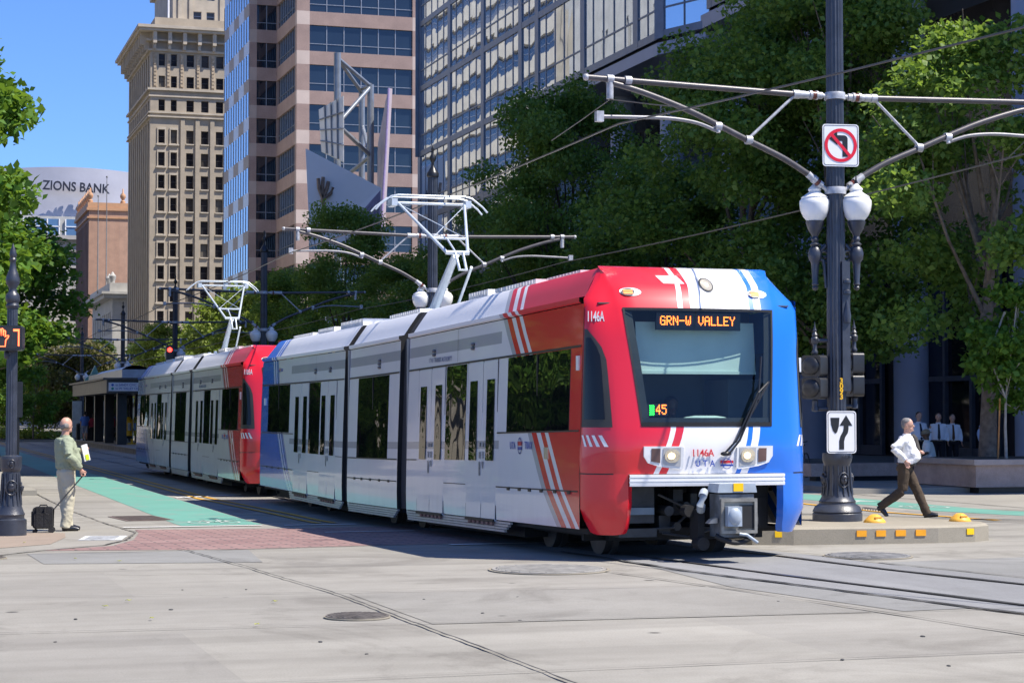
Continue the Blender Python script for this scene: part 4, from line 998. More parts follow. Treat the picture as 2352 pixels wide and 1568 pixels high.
    mb.box(.55, 1.0, .2, .89, 1.0, 2.1); B(mb, 'cab_wall', mat('cab_dark', (.07,.078,.08), .7))
    # LED boards behind the glass
    mb = MB(); mb.box(-.50, .56, -.135, -.09, 2.66, 2.86); bd = B(mb, 'destination_sign', LEDB)
    def dots(txt, x0, zt, pw, ph, s, m_, nm, par, fill=.72):
        mb = MB(); x = x0
        for ch in txt:
            for r_, row in enumerate(F5[ch]):
                for c_, v in enumerate(row):
                    if v == '1': a = x+c_*pw; z = zt-r_*ph; mb.box(a, a+pw*fill, s, s+.004, z-ph*fill, z)
            x += pw*6
        return B(mb, nm, m_, None, par)
    if dest: dots(dest, -.455, 2.822, .0133, .0155, -.146, LEDO, 'destination_lettering', bd, .74)
    mb = MB(); mb.box(-.70, -.44, -.33, -.30, 1.665, 1.80); bd = B(mb, 'route_sign', LEDB)
    if dest:
        dots('45', -.585, 1.79, .0118, .0165, -.336, LEDO, 'route_number', bd)
        mb = MB()
        for j in range(9):
            for c_ in range(3): mb.box(-.665+c_*.02+(j % 2)*.006, -.653+c_*.02+(j % 2)*.006, -.336, -.332, 1.668+j*.0135, 1.678+j*.0135)
        B(mb, 'route_marker', LEDG, None, bd)
    # wiper
    mb = MB(); s_ = lambda x, z: -.60+(z-1.15)*.10
    mb.tube([(.16, -.585, 1.235), (.30, -.59, 1.38), (.62, -.50, 1.93)], .012, 6); mb.tube([(.20, -.60, 1.22), (.34, -.60, 1.38), (.64, -.50, 1.93)], .012, 6)
    mb.tube([(.30, -.565, 1.36), (.78, -.44, 2.06)], .016, 6); mb.tube([(.62, -.50, 1.85), (.70, -.41, 2.35)], .014, 6); mb.tube([(.62, -.50, 1.93), (.78, -.44, 2.06)], .012, 6)
    mb.ell((.18, -.57, 1.228), (.07, .03, .028), 10, 6); B(mb, 'wiper', BLACK, 50)
    # lettering on nose
    fz = lambda x, z: -.548+(x*x)*.11
    B_ = lambda: None
    text_mesh('fleet_number', number, .115, NUMR, T, Mx((-.10, -.552, 1.235), (1, .03, 0), (0, 0, 1)), .92, .002, bold=.0015)
    text_mesh('operator_letters', 'UTA', .10, NUMB, T, Mx((-.07, -.546, 1.115), (1, .03, 0), (0, 0, 1)), .9, .002, spacing=1.75, bold=.0012)
    mb = MB(); lc = (.20, -.546, 1.115)
    mb.box(lc[0]-.08, lc[0]+.08, lc[1]-.004, lc[1], lc[2]+.004, lc[2]+.036); B(mb, 'emblem', NUMR)
    mb = MB(); mb.box(lc[0]-.08, lc[0]+.08, lc[1]-.004, lc[1], lc[2]-.030, lc[2]-.008)
    for t_ in range(20):
        a, b_ = t_*math.pi/10, (t_+1)*math.pi/10; mb.add([(lc[0]+r_*math.cos(q), lc[1]-.006, lc[2]+r_*math.sin(q)*1.05) for q, r_ in ((a, .052), (b_, .052), (b_, .060), (a, .060))], [(3, 2, 1, 0)])
    B(mb, 'emblem_ring', NUMB)
    # flank number, slashes and cab side window on both noses' left and right flanks
    def flank_patch(mk, sx, pts, off, m_, nm, par=None, end=0):
        fs = (lambda p: p) if end == 0 else (lambda p: (-p[0], 20.1-p[1], p[2]))
        vs = []
        for u, z in pts:
            p = nose_point(u, z); vs.append(fs((sx*(abs(p[0])+off), p[1]-off*.35, p[2])))
        mb = MB(); n = len(vs); mb.add(vs, [tuple(range(n))] if (sx < 0) == (end == 0) else [tuple(reversed(range(n)))]); return B(mb, nm, m_, None, par)
    def flank_grid(sx, ou, oz, f, off, m_, nm, par=None, end=0):
        fs = (lambda p: p) if end == 0 else (lambda p: (-p[0], 20.1-p[1], p[2])); mb = MB(); rows_ = []
        for z in oz:
            rr = []
            u0, u1 = f(z)
            for k in range(7):
                p = nose_point(u0+(u1-u0)*k/6, z); rr.append(fs((sx*(abs(p[0])+off), p[1]-off*.35, p[2])))
            rows_.append(rr)
        mb.grid(rows_); return B(mb, nm, m_, 60, par)
    CABF = mat('cab_window_frame', (.045,.043,.038), .5)
    for end in (0, 1):
        for sx in SX:
            zz = [1.53, 1.7, 1.9, 2.1, 2.3, 2.45, 2.55, 2.62, 2.66]
            kk = 1.0 if (sx < 0) == (end == 0) else .62
            right = lambda z: kk*(.97-.06*(z-1.53)-(0 if z < 2.3 else .62*((z-2.3)/.36)**2.2))
            wn = flank_grid(sx, None, zz, lambda z: (.06+.04*(z-1.53), max(right(z), .2)), .006, CABF, 'cab_window', None, end)
            zz2 = [1.62, 1.8, 2.0, 2.2, 2.35, 2.45, 2.52, 2.56]
            flank_grid(sx, None, zz2, lambda z: (.19+.04*(z-1.53), max(right(z)-.14, .24)), .010, glassmat('cab_side_glass', (.012,.012,.013), .03, .1, .8, .35) if end+sx == -1 else TGL, 'pane', wn, end)
            for k in range(4):
                u = .08+k*.19; flank_patch(None, sx, [(u, 1.44), (u+.09, 1.44), (u+.24, 1.31), (u+.15, 1.31)], .006, NUMW, 'white_slash', None, end)
    for sx in (-1,):
        p = nose_point(.70, 2.80); q = nose_point(.92, 2.80)
        dx_, dy_ = q[0]-p[0], q[1]-p[1]
        xa = (dx_, dy_, 0) if sx < 0 else (dx_, -dy_, 0)
        text_mesh('fleet_number', number, .165, NUMW, T, Mx((sx*(abs(p[0])+.014), p[1]-.004, 2.80), xa, (0, 0, 1)), .46, .002, bold=.003)
    # --- doors and windows of the flanks
    def slab(sx, s0, s1, z0, z1, o0, o1, m_, nm, par=None):
        mb = MB(); n = 2; zz = [z0, (z0+z1)/2, z1]
        q = lambda s, z, o: (sx*(hw(z)+o), s, z)
        vs = [q(s, z, o) for o in (o1, o0) for z in (z0, z1) for s in (s0, s1)]
        f = [(0,1,3,2), (4,6,7,5), (0,2,6,4), (1,5,7,3), (0,4,5,1), (2,3,7,6)]
        if sx < 0: f = [t_[::-1] for t_ in f]
        uv = [(s, z) for o in (0, 1) for z in (z0, z1) for s in (s0, s1)]
        mb.add(vs, f, 0, uv); return B(mb, nm, m_, None, par)
    doors = [(2.97, 4.14, 3.08, 3.43, 3.72, 4.07), (5.35, 6.95, 5.60, 5.94, 6.26, 6.60)]
    doorsB = [(3.20, 3.84), (3.84, 4.55), (5.68, 6.40), (6.40, 7.10), (12.63, 13.32), (13.32, 14.0), (15.08, 15.80), (15.80, 16.45)]
    for sx in SX:
        P_ = SP_L if sx < 0 else SP_R
        for s0, s1, z0, z1 in ((.40, 2.78, 1.50, 2.45), (4.63, 5.62, 1.13, 2.45), (8.92, 10.98, 1.13, 2.45), (14.05, 15.03, 1.13, 2.45), (16.98, 19.3, 1.50, 2.45)):
            w = slab(sx, s0, s1, z0, z1, -.02, .006, TGL, 'window')
            mb = MB(); mid = (s0+s1)/2
            if s1-s0 > 1.5: mb.box(sx*(hw(2)+.004)-.004, sx*(hw(2)+.004)+.006, mid-.012, mid+.012, z0+.01, z1-.01); B(mb, 'mullion', SEAL, None, w)
        for i, (s0, s1) in enumerate(doorsB):
            d = slab(sx, s0+.012, s1-.012, .34, 2.44, -.02, .012, P_, 'door')
            c = s1-.08-.155 if i % 2 == 0 else s0+.08+.155
            c = (s0+s1)/2+(.05 if i % 2 else -.05)
            slab(sx, c-.165, c+.165, 1.13, 2.20, .012, .017, TGL, 'door_window', d)
            mb = MB(); e = s1-.07 if i % 2 == 0 else s0+.07
            for z, h in ((1.34, .03), (1.2, .045), (1.07, .045)) if i % 2 == 0 else ((1.34, .03), (1.2, .045), (1.02, .09)):
                mb = MB(); mb.box(sx*(hw(z)+.013)-.002, sx*(hw(z)+.013)+.004, e-.025, e+.025, z-h, z+h); B(mb, 'door_button', mat('door_button', (.30,.31,.32), .4, .2, .3, 14), None, d)
        # dark joint lines
        mb = MB()
        def vline(s, z0, z1, w=.012): 
            mb.add([(sx*(hw(z)+.0075), s+a, z) for z in (z0, z1) for a in (-w, w)], [(0,1,3,2) if sx > 0 else (0,2,3,1)])
        def hline(z, s0, s1, w=.010): mb.add([(sx*(hw(z)+.0075), s, z+a) for a in (-w, w) for s in (s0, s1)], [(0,1,3,2) if sx > 0 else (0,2,3,1)])
        for s in (3.20, 3.84, 4.55, 5.68, 6.40, 7.10, 12.63, 13.32, 14.0, 15.08, 15.80, 16.45): vline(s, .36, 2.46, .013)
        hline(2.47, 0.05, 7.7, .013); hline(1.49, .05, 3.18); hline(.79, .05, 3.18, .008); hline(2.47, 8.3, 11.64, .013); hline(1.12, 8.3, 11.64); hline(.78, 8.3, 11.64, .008); hline(2.47, 12.06, 20.05, .013); hline(1.48, 16.5, 20.0); hline(.78, 16.5, 20, .008)
        hline(1.12, 7.12, 7.7, .008); hline(.80, 4.57, 5.66, .005); hline(.80, 14.02, 15.06, .005); hline(1.12, 12.06, 12.6, .006)
        vline(5.1, 2.5, 2.95, .005); vline(14.5, 2.5, 2.95, .005)
        B(mb, 'panel_joint', SEAL)
        for s in (.35, .85, 1.35, 1.8, 2.2, 2.65, 8.8, 9.4, 10, 10.6, 11.1, 17.3, 18, 18.7, 19.3): mb = MB(); mb.box(sx*1.408-.006, sx*1.408+.010, s-.05, s+.05, .755, .795); B(mb, 'hinge', SEAL)
        # lamps high on the flank
        for s, z, n_ in ((6.3, 2.68, 1), (4.35, 2.68, 1), (9.55, 2.62, 2), (14.5, 2.66, 1), (13.2, 2.66, 1)):
            mb = MB()
            for j in range(n_+1): mb.ell((sx*(hw(z)+.02), s, z-.03+j*.055), (.03, .055, .026), 10, 6)
            B(mb, 'door_lamp', mat('door_lamp', (.14,.14,.15), .35, .1, .2, 10), 60)
        mb = MB(); mb.box(sx*(hw(2.2)+.005)-.01, sx*(hw(2.2)+.005)+.09, .10, .18, 2.19, 2.36); B(mb, 'camera_box', WHITE); mb = MB(); mb.box(sx*1.37-.02, sx*1.37+.07, 19.6, 19.72, 2.05, 2.2); B(mb, 'camera_box', WHITE)
        mb = MB(); mb.box(sx*1.40-.005, sx*1.40+.02, 1.12, 1.26, 1.16, 1.30); B(mb, 'side_marker', LENS)
        # ribbed sill strips and door steps
        mb = MB()
        for s0, s1 in ((2.6, 7.72), (8.28, 11.65), (12.05, 16.9)):
            for j in range(4): mb.box(sx*(1.375-j*.006)-.02, sx*(1.375-j*.006)+.015, s0+.1*j, s1, .345-j*.036-.028, .345-j*.036)
        B(mb, 'sill_strip', ALU)
        for s0, s1, m_ in ((3.2, 4.55, 0), (5.68, 7.1, 1), (12.63, 14, 0), (15.08, 16.45, 1)):
            mb = MB(); mb.box(sx*1.40-.03, sx*1.40+.045, s0+.03, s1-.03, .325, .365, 0)
            for j in range(6): mb.box(sx*1.40-.02, sx*1.40+.035, s0+.1+j*.2, s0+.2+j*.2, .285, .324, 1)
            B(mb, 'door_step', [SEAL, TREAD])
        # flank lettering
        xa = (0, -1, 0) if sx < 0 else (0, 1, 0)
        LG = mat('slate_letters', (.10,.13,.22), .4)
        text_mesh('operator_name', 'UTAH TRANSIT AUTHORITY', .10, LG, T, Mx((sx*(hw(2.56)+.006), 6.0, 2.565), xa, (0, 0, 1)), .92, .001, spacing=1.08)
        for s, z, k, w_ in ((2.2, 1.32, 1.0, .11), (18.1, 2.75, .6, .05)):
            for txt, o_ in (('UTA', .30), ('TRAX', -.33)):
                text_mesh('operator_letters', txt, .13*k, NUMB, T, Mx((sx*(hw(z)+.008), s+o_*k*(1 if sx < 0 else -1), z), xa, (0, 0, 1)), .8, .001, spacing=1.2, bold=.002)
            mb = MB(); a = sx*(hw(z)+.010); r_ = .085*k
            for zz0, zz1, mi in ((.005, .055, 0), (-.05, -.012, 1)): mb.box(a-.001, a+.001, s-r_, s+r_, z+zz0*k, z+zz1*k, mi)
            for t_ in range(20):
                q0, q1 = t_*math.pi/10, (t_+1)*math.pi/10
                mb.add([(a+sx*.002, s+rr*math.cos(q), z+rr*math.sin(q)*1.3) for q, rr in ((q0, r_*.8), (q1, r_*.8), (q1, r_*.95), (q0, r_*.95))], [(0,1,2,3), (3,2,1,0)], 1)
            B(mb, 'emblem', [NUMR, NUMB])
    # --- roof equipment
    for s0, s1, h in ((1.2, 2.4, .03), (2.9, 4.6, .06), (5.0, 5.9, .09), (8.6, 10.4, .06), (12.4, 14.2, .12), (14.8, 16.2, .08), (16.8, 18.6, .05)):
        mb = MB(); mb.box(-.95, .7, s0, s1, 3.40, 3.43+h)
        for j in range(int((s1-s0)/.12)): mb.box(-.985, -.975, s0+.05+j*.12, s0+.09+j*.12, 3.43, 3.42+h)
        B(mb, 'roof_unit', mat('roof_unit_white', (.72,.72,.71), .45, 0, .05, 3))
    # --- pantograph
    PT = mat('pantograph_paint', (.50,.56,.62), .35, .15, .06, 4); y0 = 11.2
    mb = MB(); mb.box(-.5, .5, y0-1.2, y0+.6, 3.47, 3.53)
    for x in (-.4, .4): mb.cyl((x, y0, 3.42), (x, y0, 3.6), .05); mb.cyl((x, y0-1.1, 3.42), (x, y0-1.1, 3.6), .05)
    pan = B(mb, 'pantograph', PT)
    K, Tt = (0, 9.75, 4.50), (0, 11.45, 5.56)
    mb = MB(); mb.tube([(0, y0+.1, 3.58), (0, 9.85, 4.47)], [.085, .062], 12); B(mb, 'lower_arm', PT, 60, pan)
    mb = MB(); mb.tube([(.22, y0-.6, 3.58), (.20, 9.6, 4.25)], .025, 8); B(mb, 'control_rod', PT, 60, pan)
    mb = MB(); mb.tube([(-.20, 9.75, 4.50), (.20, 9.75, 4.50)], 0.036, 8); mb.tube([(-.05, 9.7, 4.5), (-.02, 9.55, 4.2), (.10, 9.55, 4.2), (.08, 9.7, 4.5)], .025, 8)
    for sx in SX: mb.tube([(sx*.18, 9.75, 4.50), (sx*.60, 11.35, 5.50)], [.030, .022], 8)
    mb.tube([(-.30, 10.2, 4.78), (.30, 10.2, 4.78)], .022, 8); mb.tube([(-.02, 9.76, 4.5), (-.05, 10.2, 4.78)], .018, 6); mb.tube([(-.3, 10.2, 4.78), (.58, 11.3, 5.46)], .007, 5); mb.tube([(.3, 10.2, 4.78), (-.58, 11.3, 5.46)], .007, 5)
    B(mb, 'upper_arm', PT, 60, pan)
    mb = MB()
    mb.tube([(-.62, 11.4, 5.50), (.62, 11.4, 5.50)], .024, 8)
    for s in (11.3, 11.62): mb.tube([(-1.0, s, 5.36), (-.92, s, 5.45), (-.72, s, 5.60), (-.6, s, 5.625), (.6, s, 5.625), (.72, s, 5.60), (.92, s, 5.45), (1.0, s, 5.36)], .016, 6)
    for sx in SX: mb.box(sx*.66-.05, sx*.66+.05, 11.3, 11.62, 5.44, 5.56)
    B(mb, 'collector_head', PT, 50, pan)
    # --- bogies, underframe and coupler
    for sc_ in (1.95, 9.95, 16.9):
        mb = MB(); 
        for sx in SX: mb.box(sx*.9-.09, sx*.9+.09, sc_-1.25, sc_+1.25, .24, .44)
        mb.box(-.85, .85, sc_-.3, sc_+.3, .22, .42); bg2 = B(mb, 'bogie', UNDER)
        for s in (sc_-.9, sc_+.9):
            for sx in SX:
                mb = MB(); xr = sx*.72; zc = .30-gz(21.33+oy+s)*0
                mb.cyl((xr-.065, s, .31), (xr+.065, s, .31), .31, .31, 24); mb.cyl((xr-sx*.09, s, .31), (xr-sx*.02, s, .31), .34, .34, 24); mb.cyl((xr+sx*.065, s, .31), (xr+sx*.12, s, .31), .12, .10, 12)
                B(mb, 'wheel', mat('wheel_steel', (.10,.09,.085), .5, .5, .3, 4), 40, bg2)
    for s0, s1 in ((2.9, 7.6), (8.4, 8.8), (11.1, 11.6), (12.2, 15.4), (18.4, 19.7)): mb = MB(); mb.box(-1.1, 1.1, s0, s1, .14, .32); B(mb, 'underframe_box', UNDER)
    for end in (0, 1):
        fs = (lambda p: p) if end == 0 else (lambda p: (-p[0], 20.1-p[1], p[2]))
        def bb_(mb, x0, x1, s0, s1, z0, z1, mi=0):
            a, b_ = fs((x0, s0, z0)), fs((x1, s1, z1)); mb.box(min(a[0], b_[0]), max(a[0], b_[0]), min(a[1], b_[1]), max(a[1], b_[1]), z0, z1, mi)
        mb = MB(); bb_(mb, -1.15, 1.15, .55, .62, .2, 1.0); bb_(mb, -.95, .95, -.3, .6, .93, .99)
        bb_(mb, -.95, -.5, -.05, .5, .42, .86, 1); bb_(mb, -.96, -.52, -.10, .4, .52, .60, 2); bb_(mb, -.95, -.48, -.08, .5, .26, .36, 1); bb_(mb, -.42, -.28, 0, .3, .3, .5, 1); bb_(mb, -.2, -.08, .1, .4, .5, .8, 1); bb_(mb, .02, .1, .1, .4, .45, .75, 1)
        bb_(mb, .50, .92, -.1, .5, .34, .86, 0); bb_(mb, .52, .9, -.115, -.10, .36, .7, 0); bb_(mb, -.9, .9, .35, .5, .2, .3, 0)
        B(mb, 'front_equipment', [UNDER, UNDERG, mat('tank_blue_grey', (.20,.26,.31), .4)])
        for (x, z, r_) in ((-.34, .56, .06), (-.24, .38, .05), (-.12, .62, .045), (.02, .38, .05)): mb = MB(); mb.cyl(fs((x, -.12, z)), fs((x, .3, z)), r_, r_, 12); B(mb, 'air_cylinder', UNDERG, 40)
        for (x, z, r_) in ((.70, .62, .04), (.64, .78, .03)): mb = MB(); mb.cyl(fs((x, -.118, z)), fs((x, -.10, z)), r_, r_, 12); B(mb, 'gauge', UNDERG, 40)
        for a, b_ in (((-.5, .35), (-.1, .5)), ((-.45, .75), (.1, .6)), ((-.4, .3), (.2, .33))): mb = MB(); mb.tube([fs((a[0], -.05, a[1])), fs(((a[0]+b_[0])/2, -.12, (a[1]+b_[1])/2-.06)), fs((b_[0], -.05, b_[1]))], .016, 6); B(mb, 'brake_pipe', UNDERG, 40)
        fs0 = fs; fs = lambda p, fs0=fs0: fs0((p[0]-.15, p[1], p[2]))
        mb = MB(); 
        mb.prism([fs(p) for p in ((.06, -1.00, .90), (.50, -1.00, .90), (.52, -1.00, .80), (.04, -1.00, .80))], Vector(fs((0, .30, 0)))-Vector(fs((0, 0, 0))))
        cp = B(mb, 'coupler', COUP); mb = MB(); bb_(mb, .07, .49, -.98, -.70, .30, .78); B(mb, 'coupler_body', mat('coupler_body', (.17,.18,.19), .5, .2, .25, 9), None, cp)
        mb = MB(); bb_(mb, .07, .49, -1.02, -.985, .36, .72)
        for q0 in ((.06, .50, .70, .735), (.06, .50, .345, .38), (.06, .095, .38, .70), (.465, .50, .38, .70)): bb_(mb, q0[0], q0[1], -1.055, -1.021, q0[2], q0[3])
        B(mb, 'coupler_face', mat('coupler_face', (.26,.25,.22), .5, .3, .2, 8), None, cp)
        mb = MB(); bb_(mb, .29, .46, -1.036, -1.031, .40, .66); B(mb, 'coupler_pocket', UNDER, None, cp)
        mb = MB(); mb.cbox(fs((.19, -1.07, .54)), (.085, .07, .11)); mb.ell(fs((.19, -1.13, .54)), (.085, .05, .105), 14, 8); B(mb, 'coupler_cone', COUP, 60, cp)
        mb = MB(); bb_(mb, .23, .35, -1.008, -1.002, .815, .905); B(mb, 'warning_label', REFY, None, cp)
        mb = MB(); mb.tube([fs(p) for p in ((-.02, -.75, .80), (-.08, -.85, .76), (-.10, -.85, .66), (-.06, -.75, .60))], .05, 10); B(mb, 'air_pipe', COUP, 50, cp); mb = MB(); mb.tube([fs(p) for p in ((.28, -1.05, .34), (.36, -1.07, .33), (.50, -1.05, .24))], .018, 8); B(mb, 'air_pipe', COUP, 50, cp)
        mb = MB(); mb.tube([fs(p) for p in spl([(.03, -.95, .32), (.12, -1.0, .27), (.26, -1.02, .24), (.40, -1.0, .27), (.50, -.97, .36), (.54, -.92, .50), (.53, -.88, .66)])], .030, 8); B(mb, 'air_hose', RUBBER, 50, cp)
        mb = MB(); bb_(mb, .2, .36, -.9, .5, .40, .60); mb.cyl(fs((-.05, -.80, .22)), fs((-.05, -.62, .22)), .075, .075, 14); bb_(mb, -.09, -.01, -.74, -.5, .25, .60); mb.cyl(fs((-.13, -.6, .58)), fs((-.13, -.45, .58)), .07, .07, 12); B(mb, 'draw_bar', UNDER, None, cp)
        mb = MB(); mb.prism([fs(p) for p in ((-.02, -.97, .50), (.05, -.97, .52), (.05, -.97, .46), (-.06, -.97, .455))], Vector(fs((0, .1, 0)))-Vector(fs((0, 0, 0)))); B(mb, 'coupler_horn', mat('bare_metal', (.5,.45,.38), .4, .4), None, cp)
    return T
def zoff1(s):
    P = [(-2, 0), (0, 0), (7.7, -.125), (8.3, -.135), (11.65, -.175), (12.05, -.175), (30, -.175)]
    for (a, p), (b, q) in zip(P, P[1:]):
        if s <= b: return p+(q-p)*(max(s, a)-a)/(b-a)
    return -.175
build_tram('white, red and blue tram numbered 1146A turning into the junction, nearest the camera', 0, lambda s: -.011*min(max(s, 0), 12), zoff1, '1146A', 'GRN-W VALLEY', True, True)
build_tram('second tram numbered 1105A coupled behind, mostly in shade by the platform', 22.7, lambda s: -.13, lambda s: -.165, '1105A', None, False, False)
# ================================================================== CATENARY POLES
GLOBE = mat('frosted_globe', (.80,.79,.75), .35, 0, .04, 4, coat=.3); GLOBE.node_tree.nodes['Principled BSDF'].inputs['Subsurface Weight'].default_value = .0
SIGNB = mat('sign_back', (.35,.36,.37), .5, .2)
CERA = mat('brown_ceramic', (.12,.03,.02), .3)
def spline(P, n=6):
    out = []; Q = [P[0]]+P+[P[-1]]
    for i in range(1, len(Q)-2):
        for k in range(n):
            t = k/n; out.append(tuple(.5*((2*b)+(-a+c)*t+(2*a-5*b+4*c-d)*t*t+(-a+3*b-3*c+d)*t**3) for a, b, c, d in zip(Q[i-1], Q[i], Q[i+1], Q[i+2])))
    return out+[P[-1]]
def make_pole(label, loc, arm=3.7, finial=True):
    P = thing('catenary_pole', label, 'pole', loc, 0, 'overhead wire poles along the tracks')
    h = 7.38
    mb = MB(); mb.lathe([(.135, .9), (.130, 3.5), (.118, h)], n=32, flute=.10); mb.build('shaft', IRON, P, 20)
    mb = MB()
    mb.lathe([(.345, 0), (.345, .10), (.33, .115), (.345, .13), (.31, .20), (.255, .235), (.25, .25), (.258, .27), (.24, .29), (.215, .34), (.185, .46), (.178, .78), (.19, .80), (.195, .82), (.205, .84), (.205, .93), (.20, .94), (.14, .95)], n=32)
    base = mb.build('base', IRON, P, 35)
    mb = MB()
    for k in range(16):
        a = 2*math.pi*k/16; mb.cyl((.212*math.cos(a), .212*math.sin(a), .35), (.180*math.cos(a), .180*math.sin(a), .76), .014, .010, 6)
    mb.build('flutes', IRON, base, 60)
    for k in range(4):
        a = math.pi/2*k-math.pi/2+.0; mb = MB(); c = Vector((.19*math.cos(a), .19*math.sin(a), .57)); t_ = Vector((-math.sin(a), math.cos(a), 0)); o_ = Vector((math.cos(a), math.sin(a), 0))
        pts = [c+t_*.075*math.cos(q*math.pi/10)+Vector((0,0,.10))*math.sin(q*math.pi/10)+o_*.01 for q in range(21)]; mb.tube(pts, .012, 6)
        rot = Matrix((t_, o_, Vector((0,0,1)))).transposed()
        mb.ell(c+o_*.012, (.05, .035, .065), 12, 8, rot=rot); mb.ell(c+o_*.035+Vector((0,0,.035)), (.042, .03, .03), 10, 6, rot=rot); mb.ell(c+o_*.045-Vector((0,0,.005)), (.012, .02, .02), 8, 5, rot=rot)
        mb.build('medallion', IRON, base, 60)
    if finial:
        mb = MB(); mb.lathe([(.13, h), (.15, h+.02), (.15, h+.1), (.12, h+.14), (.10, h+.18), (.04, h+.28), (.03, h+.36), (.08, h+.44), (.085, h+.50), (.03, h+.58), (.025, h+.64), (.045, h+.68), (.04, h+.72), (.001, h+.80)], n=16); mb.build('finial', BLACK, P, 40)
    zb, zl = 5.93, 4.60
    for sx in (-1, 1):
        mb = MB(); mb.tube([(sx*.55, 0, zb), (sx*arm, 0, zb+.08)], .042, 10); A = mb.build('cross_arm', STEELGREY, P, 60)
        mb = MB(); br = spline([(.42, zl+.22), (.8, 5.03), (1.32, 5.25), (1.78, 5.45), (2.3, 5.66), (2.9, 5.85), (3.35, 5.955)])
        mb.tube([(sx*x, 0, z) for x, z in br], .042, 10); mb.build('curved_brace', STEELGREY, A, 60)
        mb = MB(); mb.tube([(sx*.60, 0, zb), (sx*1.32, 0, 5.28)], .022, 8); mb.build('strut', GALV, A, 60)
        mb = MB(); mb.tube([(sx*x, -.1*(x-1.78)/1.77, z) for x, z in spline([(1.78, 5.36), (2.1, 5.46), (2.5, 5.50), (3.0, 5.49), (3.55, 5.47)])], .026, 8); mb.build('steady_arm', mat('steady_arm_grey', (.22,.22,.235), .45, .2), A, 60)
        mb = MB()
        for x0, x1, r_ in ((.14, .2, .03), (.2, .27, .05), (.27, .2995, .065)): mb.cyl((sx*x0, 0, zb), (sx*x1, 0, zb), r_, r_, 12)
        mb.cyl((sx*.2996, 0, zb), (sx*.3604, 0, zb), .058, .058, 12, 1)
        for x0, x1, r_ in ((.3605, .40, .065), (.40, .46, .05), (.46, .55, .055)): mb.cyl((sx*x0, 0, zb), (sx*x1, 0, zb), r_, r_, 12)
        mb.build('insulator', [GALV, CERA], A, 50)
        d = Vector((sx*.42, 0, zl+.22))-Vector((sx*.12, 0, zl)); q = Vector((sx*.12, 0, zl)); mb = MB()
        for f0, f1, r_, mi in ((.0, .3, .03, 0), (.3, .45, .055, 0), (.45, .6, .05, 1), (.6, .75, .06, 0), (.75, 1.02, .05, 0)): mb.cyl(q+d*f0, q+d*f1, r_, r_, 12, mi)
        mb.build('insulator', [GALV, CERA], A, 50)
        for x, z in ((arm-.6, zb+.065), (.60, zb), (1.32, 5.26)): mb = MB(); mb.cyl((sx*(x-.045), 0, z), (sx*(x+.045), 0, z), .062, .062, 12); mb.build('clamp', GALV, A, 50)
        mb = MB(); mb.cyl((sx*(arm-.385), 0, zb+.07), (sx*(arm-.295), 0, zb+.07), .062, .062, 12); mb.cyl((sx*(arm-.34), 0, zb+.05), (sx*(arm-.34), 0, zb-.2), .05, .05, 10); mb.build('hanger_insulator', GALV, A, 50)
        mb = MB(); mb.box(sx*3.55-.05, sx*3.55+.05, -.15, -.05, 5.40, 5.54); mb.build('wire_clamp', GALV, A, 50)
        mb = MB(); mb.ell((sx*arm, 0, zb+.08), (.05,.05,.05), 8, 6); mb.build('end_cap', GALV, A, 50)
        mb = MB(); mb.cyl((sx*1.735, 0, 5.43), (sx*1.825, 0, 5.43), .062, .062, 12); mb.tube([(sx*1.78, 0, 5.45), (sx*1.78, -.02, 5.34)], .03, 8); mb.build('clamp', GALV, A, 50)
    for z in (zb, zl): mb = MB(); mb.lathe([(.14, z-.05), (.15, z-.05), (.15, z-.02), (.15, z+.02), (.14, z+.05)], n=24); mb.build('clamp_band', GALV, P, 30)
    # twin acorn lamps on scroll brackets
    for sx, yy in ((1, -.10), (-1, .10)):
        x = sx*.27; z = 3.54
        mb = MB(); mb.lathe([(.002, -.34), (.03, -.325), (.045, -.295), (.03, -.27), (.05, -.25), (.04, -.22), (.055, .02), (.06, .06), (.09, .10), (.10, .18), (.08, .25), (.05, .28), (.075, .31), (.04, .34), (.055, .38), (.04, .42), (.06, .46), (.10, .52), (.125, .60), (.13, .63), (.11, .64), (.002, .645)], (x, yy, z), 20)
        br_ = mb.build('lamp_bracket', IRON, P, 40)
        mb = MB(); sp = [(x-sx*(.02+.035*q*.22)*0, 0, 0) for q in range(1)]
        pts = []
        for q in range(26):
            a = q*.38; r_ = .115*(1-q/30); pts.append((x-sx*.13+sx*r_*math.cos(a+2.4), yy*.6, z+.16+r_*math.sin(a+2.4)))
        mb.tube(pts, .022, 6, ref=(0,1,0)); mb.tube([(sx*.13, yy*.4, z+.30), (x, yy, z+.14)], .03, 8); mb.tube([(sx*.13, yy*.4, z-.3), (sx*.15, yy*.5, z), (x-sx*.1, yy*.6, z+.1)], .025, 8)
        mb.build('scroll', IRON, br_, 60)
        mb = MB(); mb.lathe([(.115, .64), (.165, .70), (.20, .78), (.215, .87), (.212, .92), (.185, .955), (.192, .97), (.145, 1.00), (.10, 1.03), (.08, 1.05), (.095, 1.075), (.09, 1.09), (.05, 1.13), (.02, 1.16), (.001, 1.17)], (x, yy, z), 28)
        gl = mb.build('lamp_globe', GLOBE, P, 35)
        mb = MB(); mb.lathe([(.02, 1.15), (.025, 1.18), (.012, 1.21), (.008, 1.27), (.001, 1.28)], (x, yy, z), 10); mb.build('globe_finial', BLACK, gl, 40)
    # sculpted front rib
    mb = MB(); mb.box(.02, .14, -.155, -.10, 1.8, 3.6)
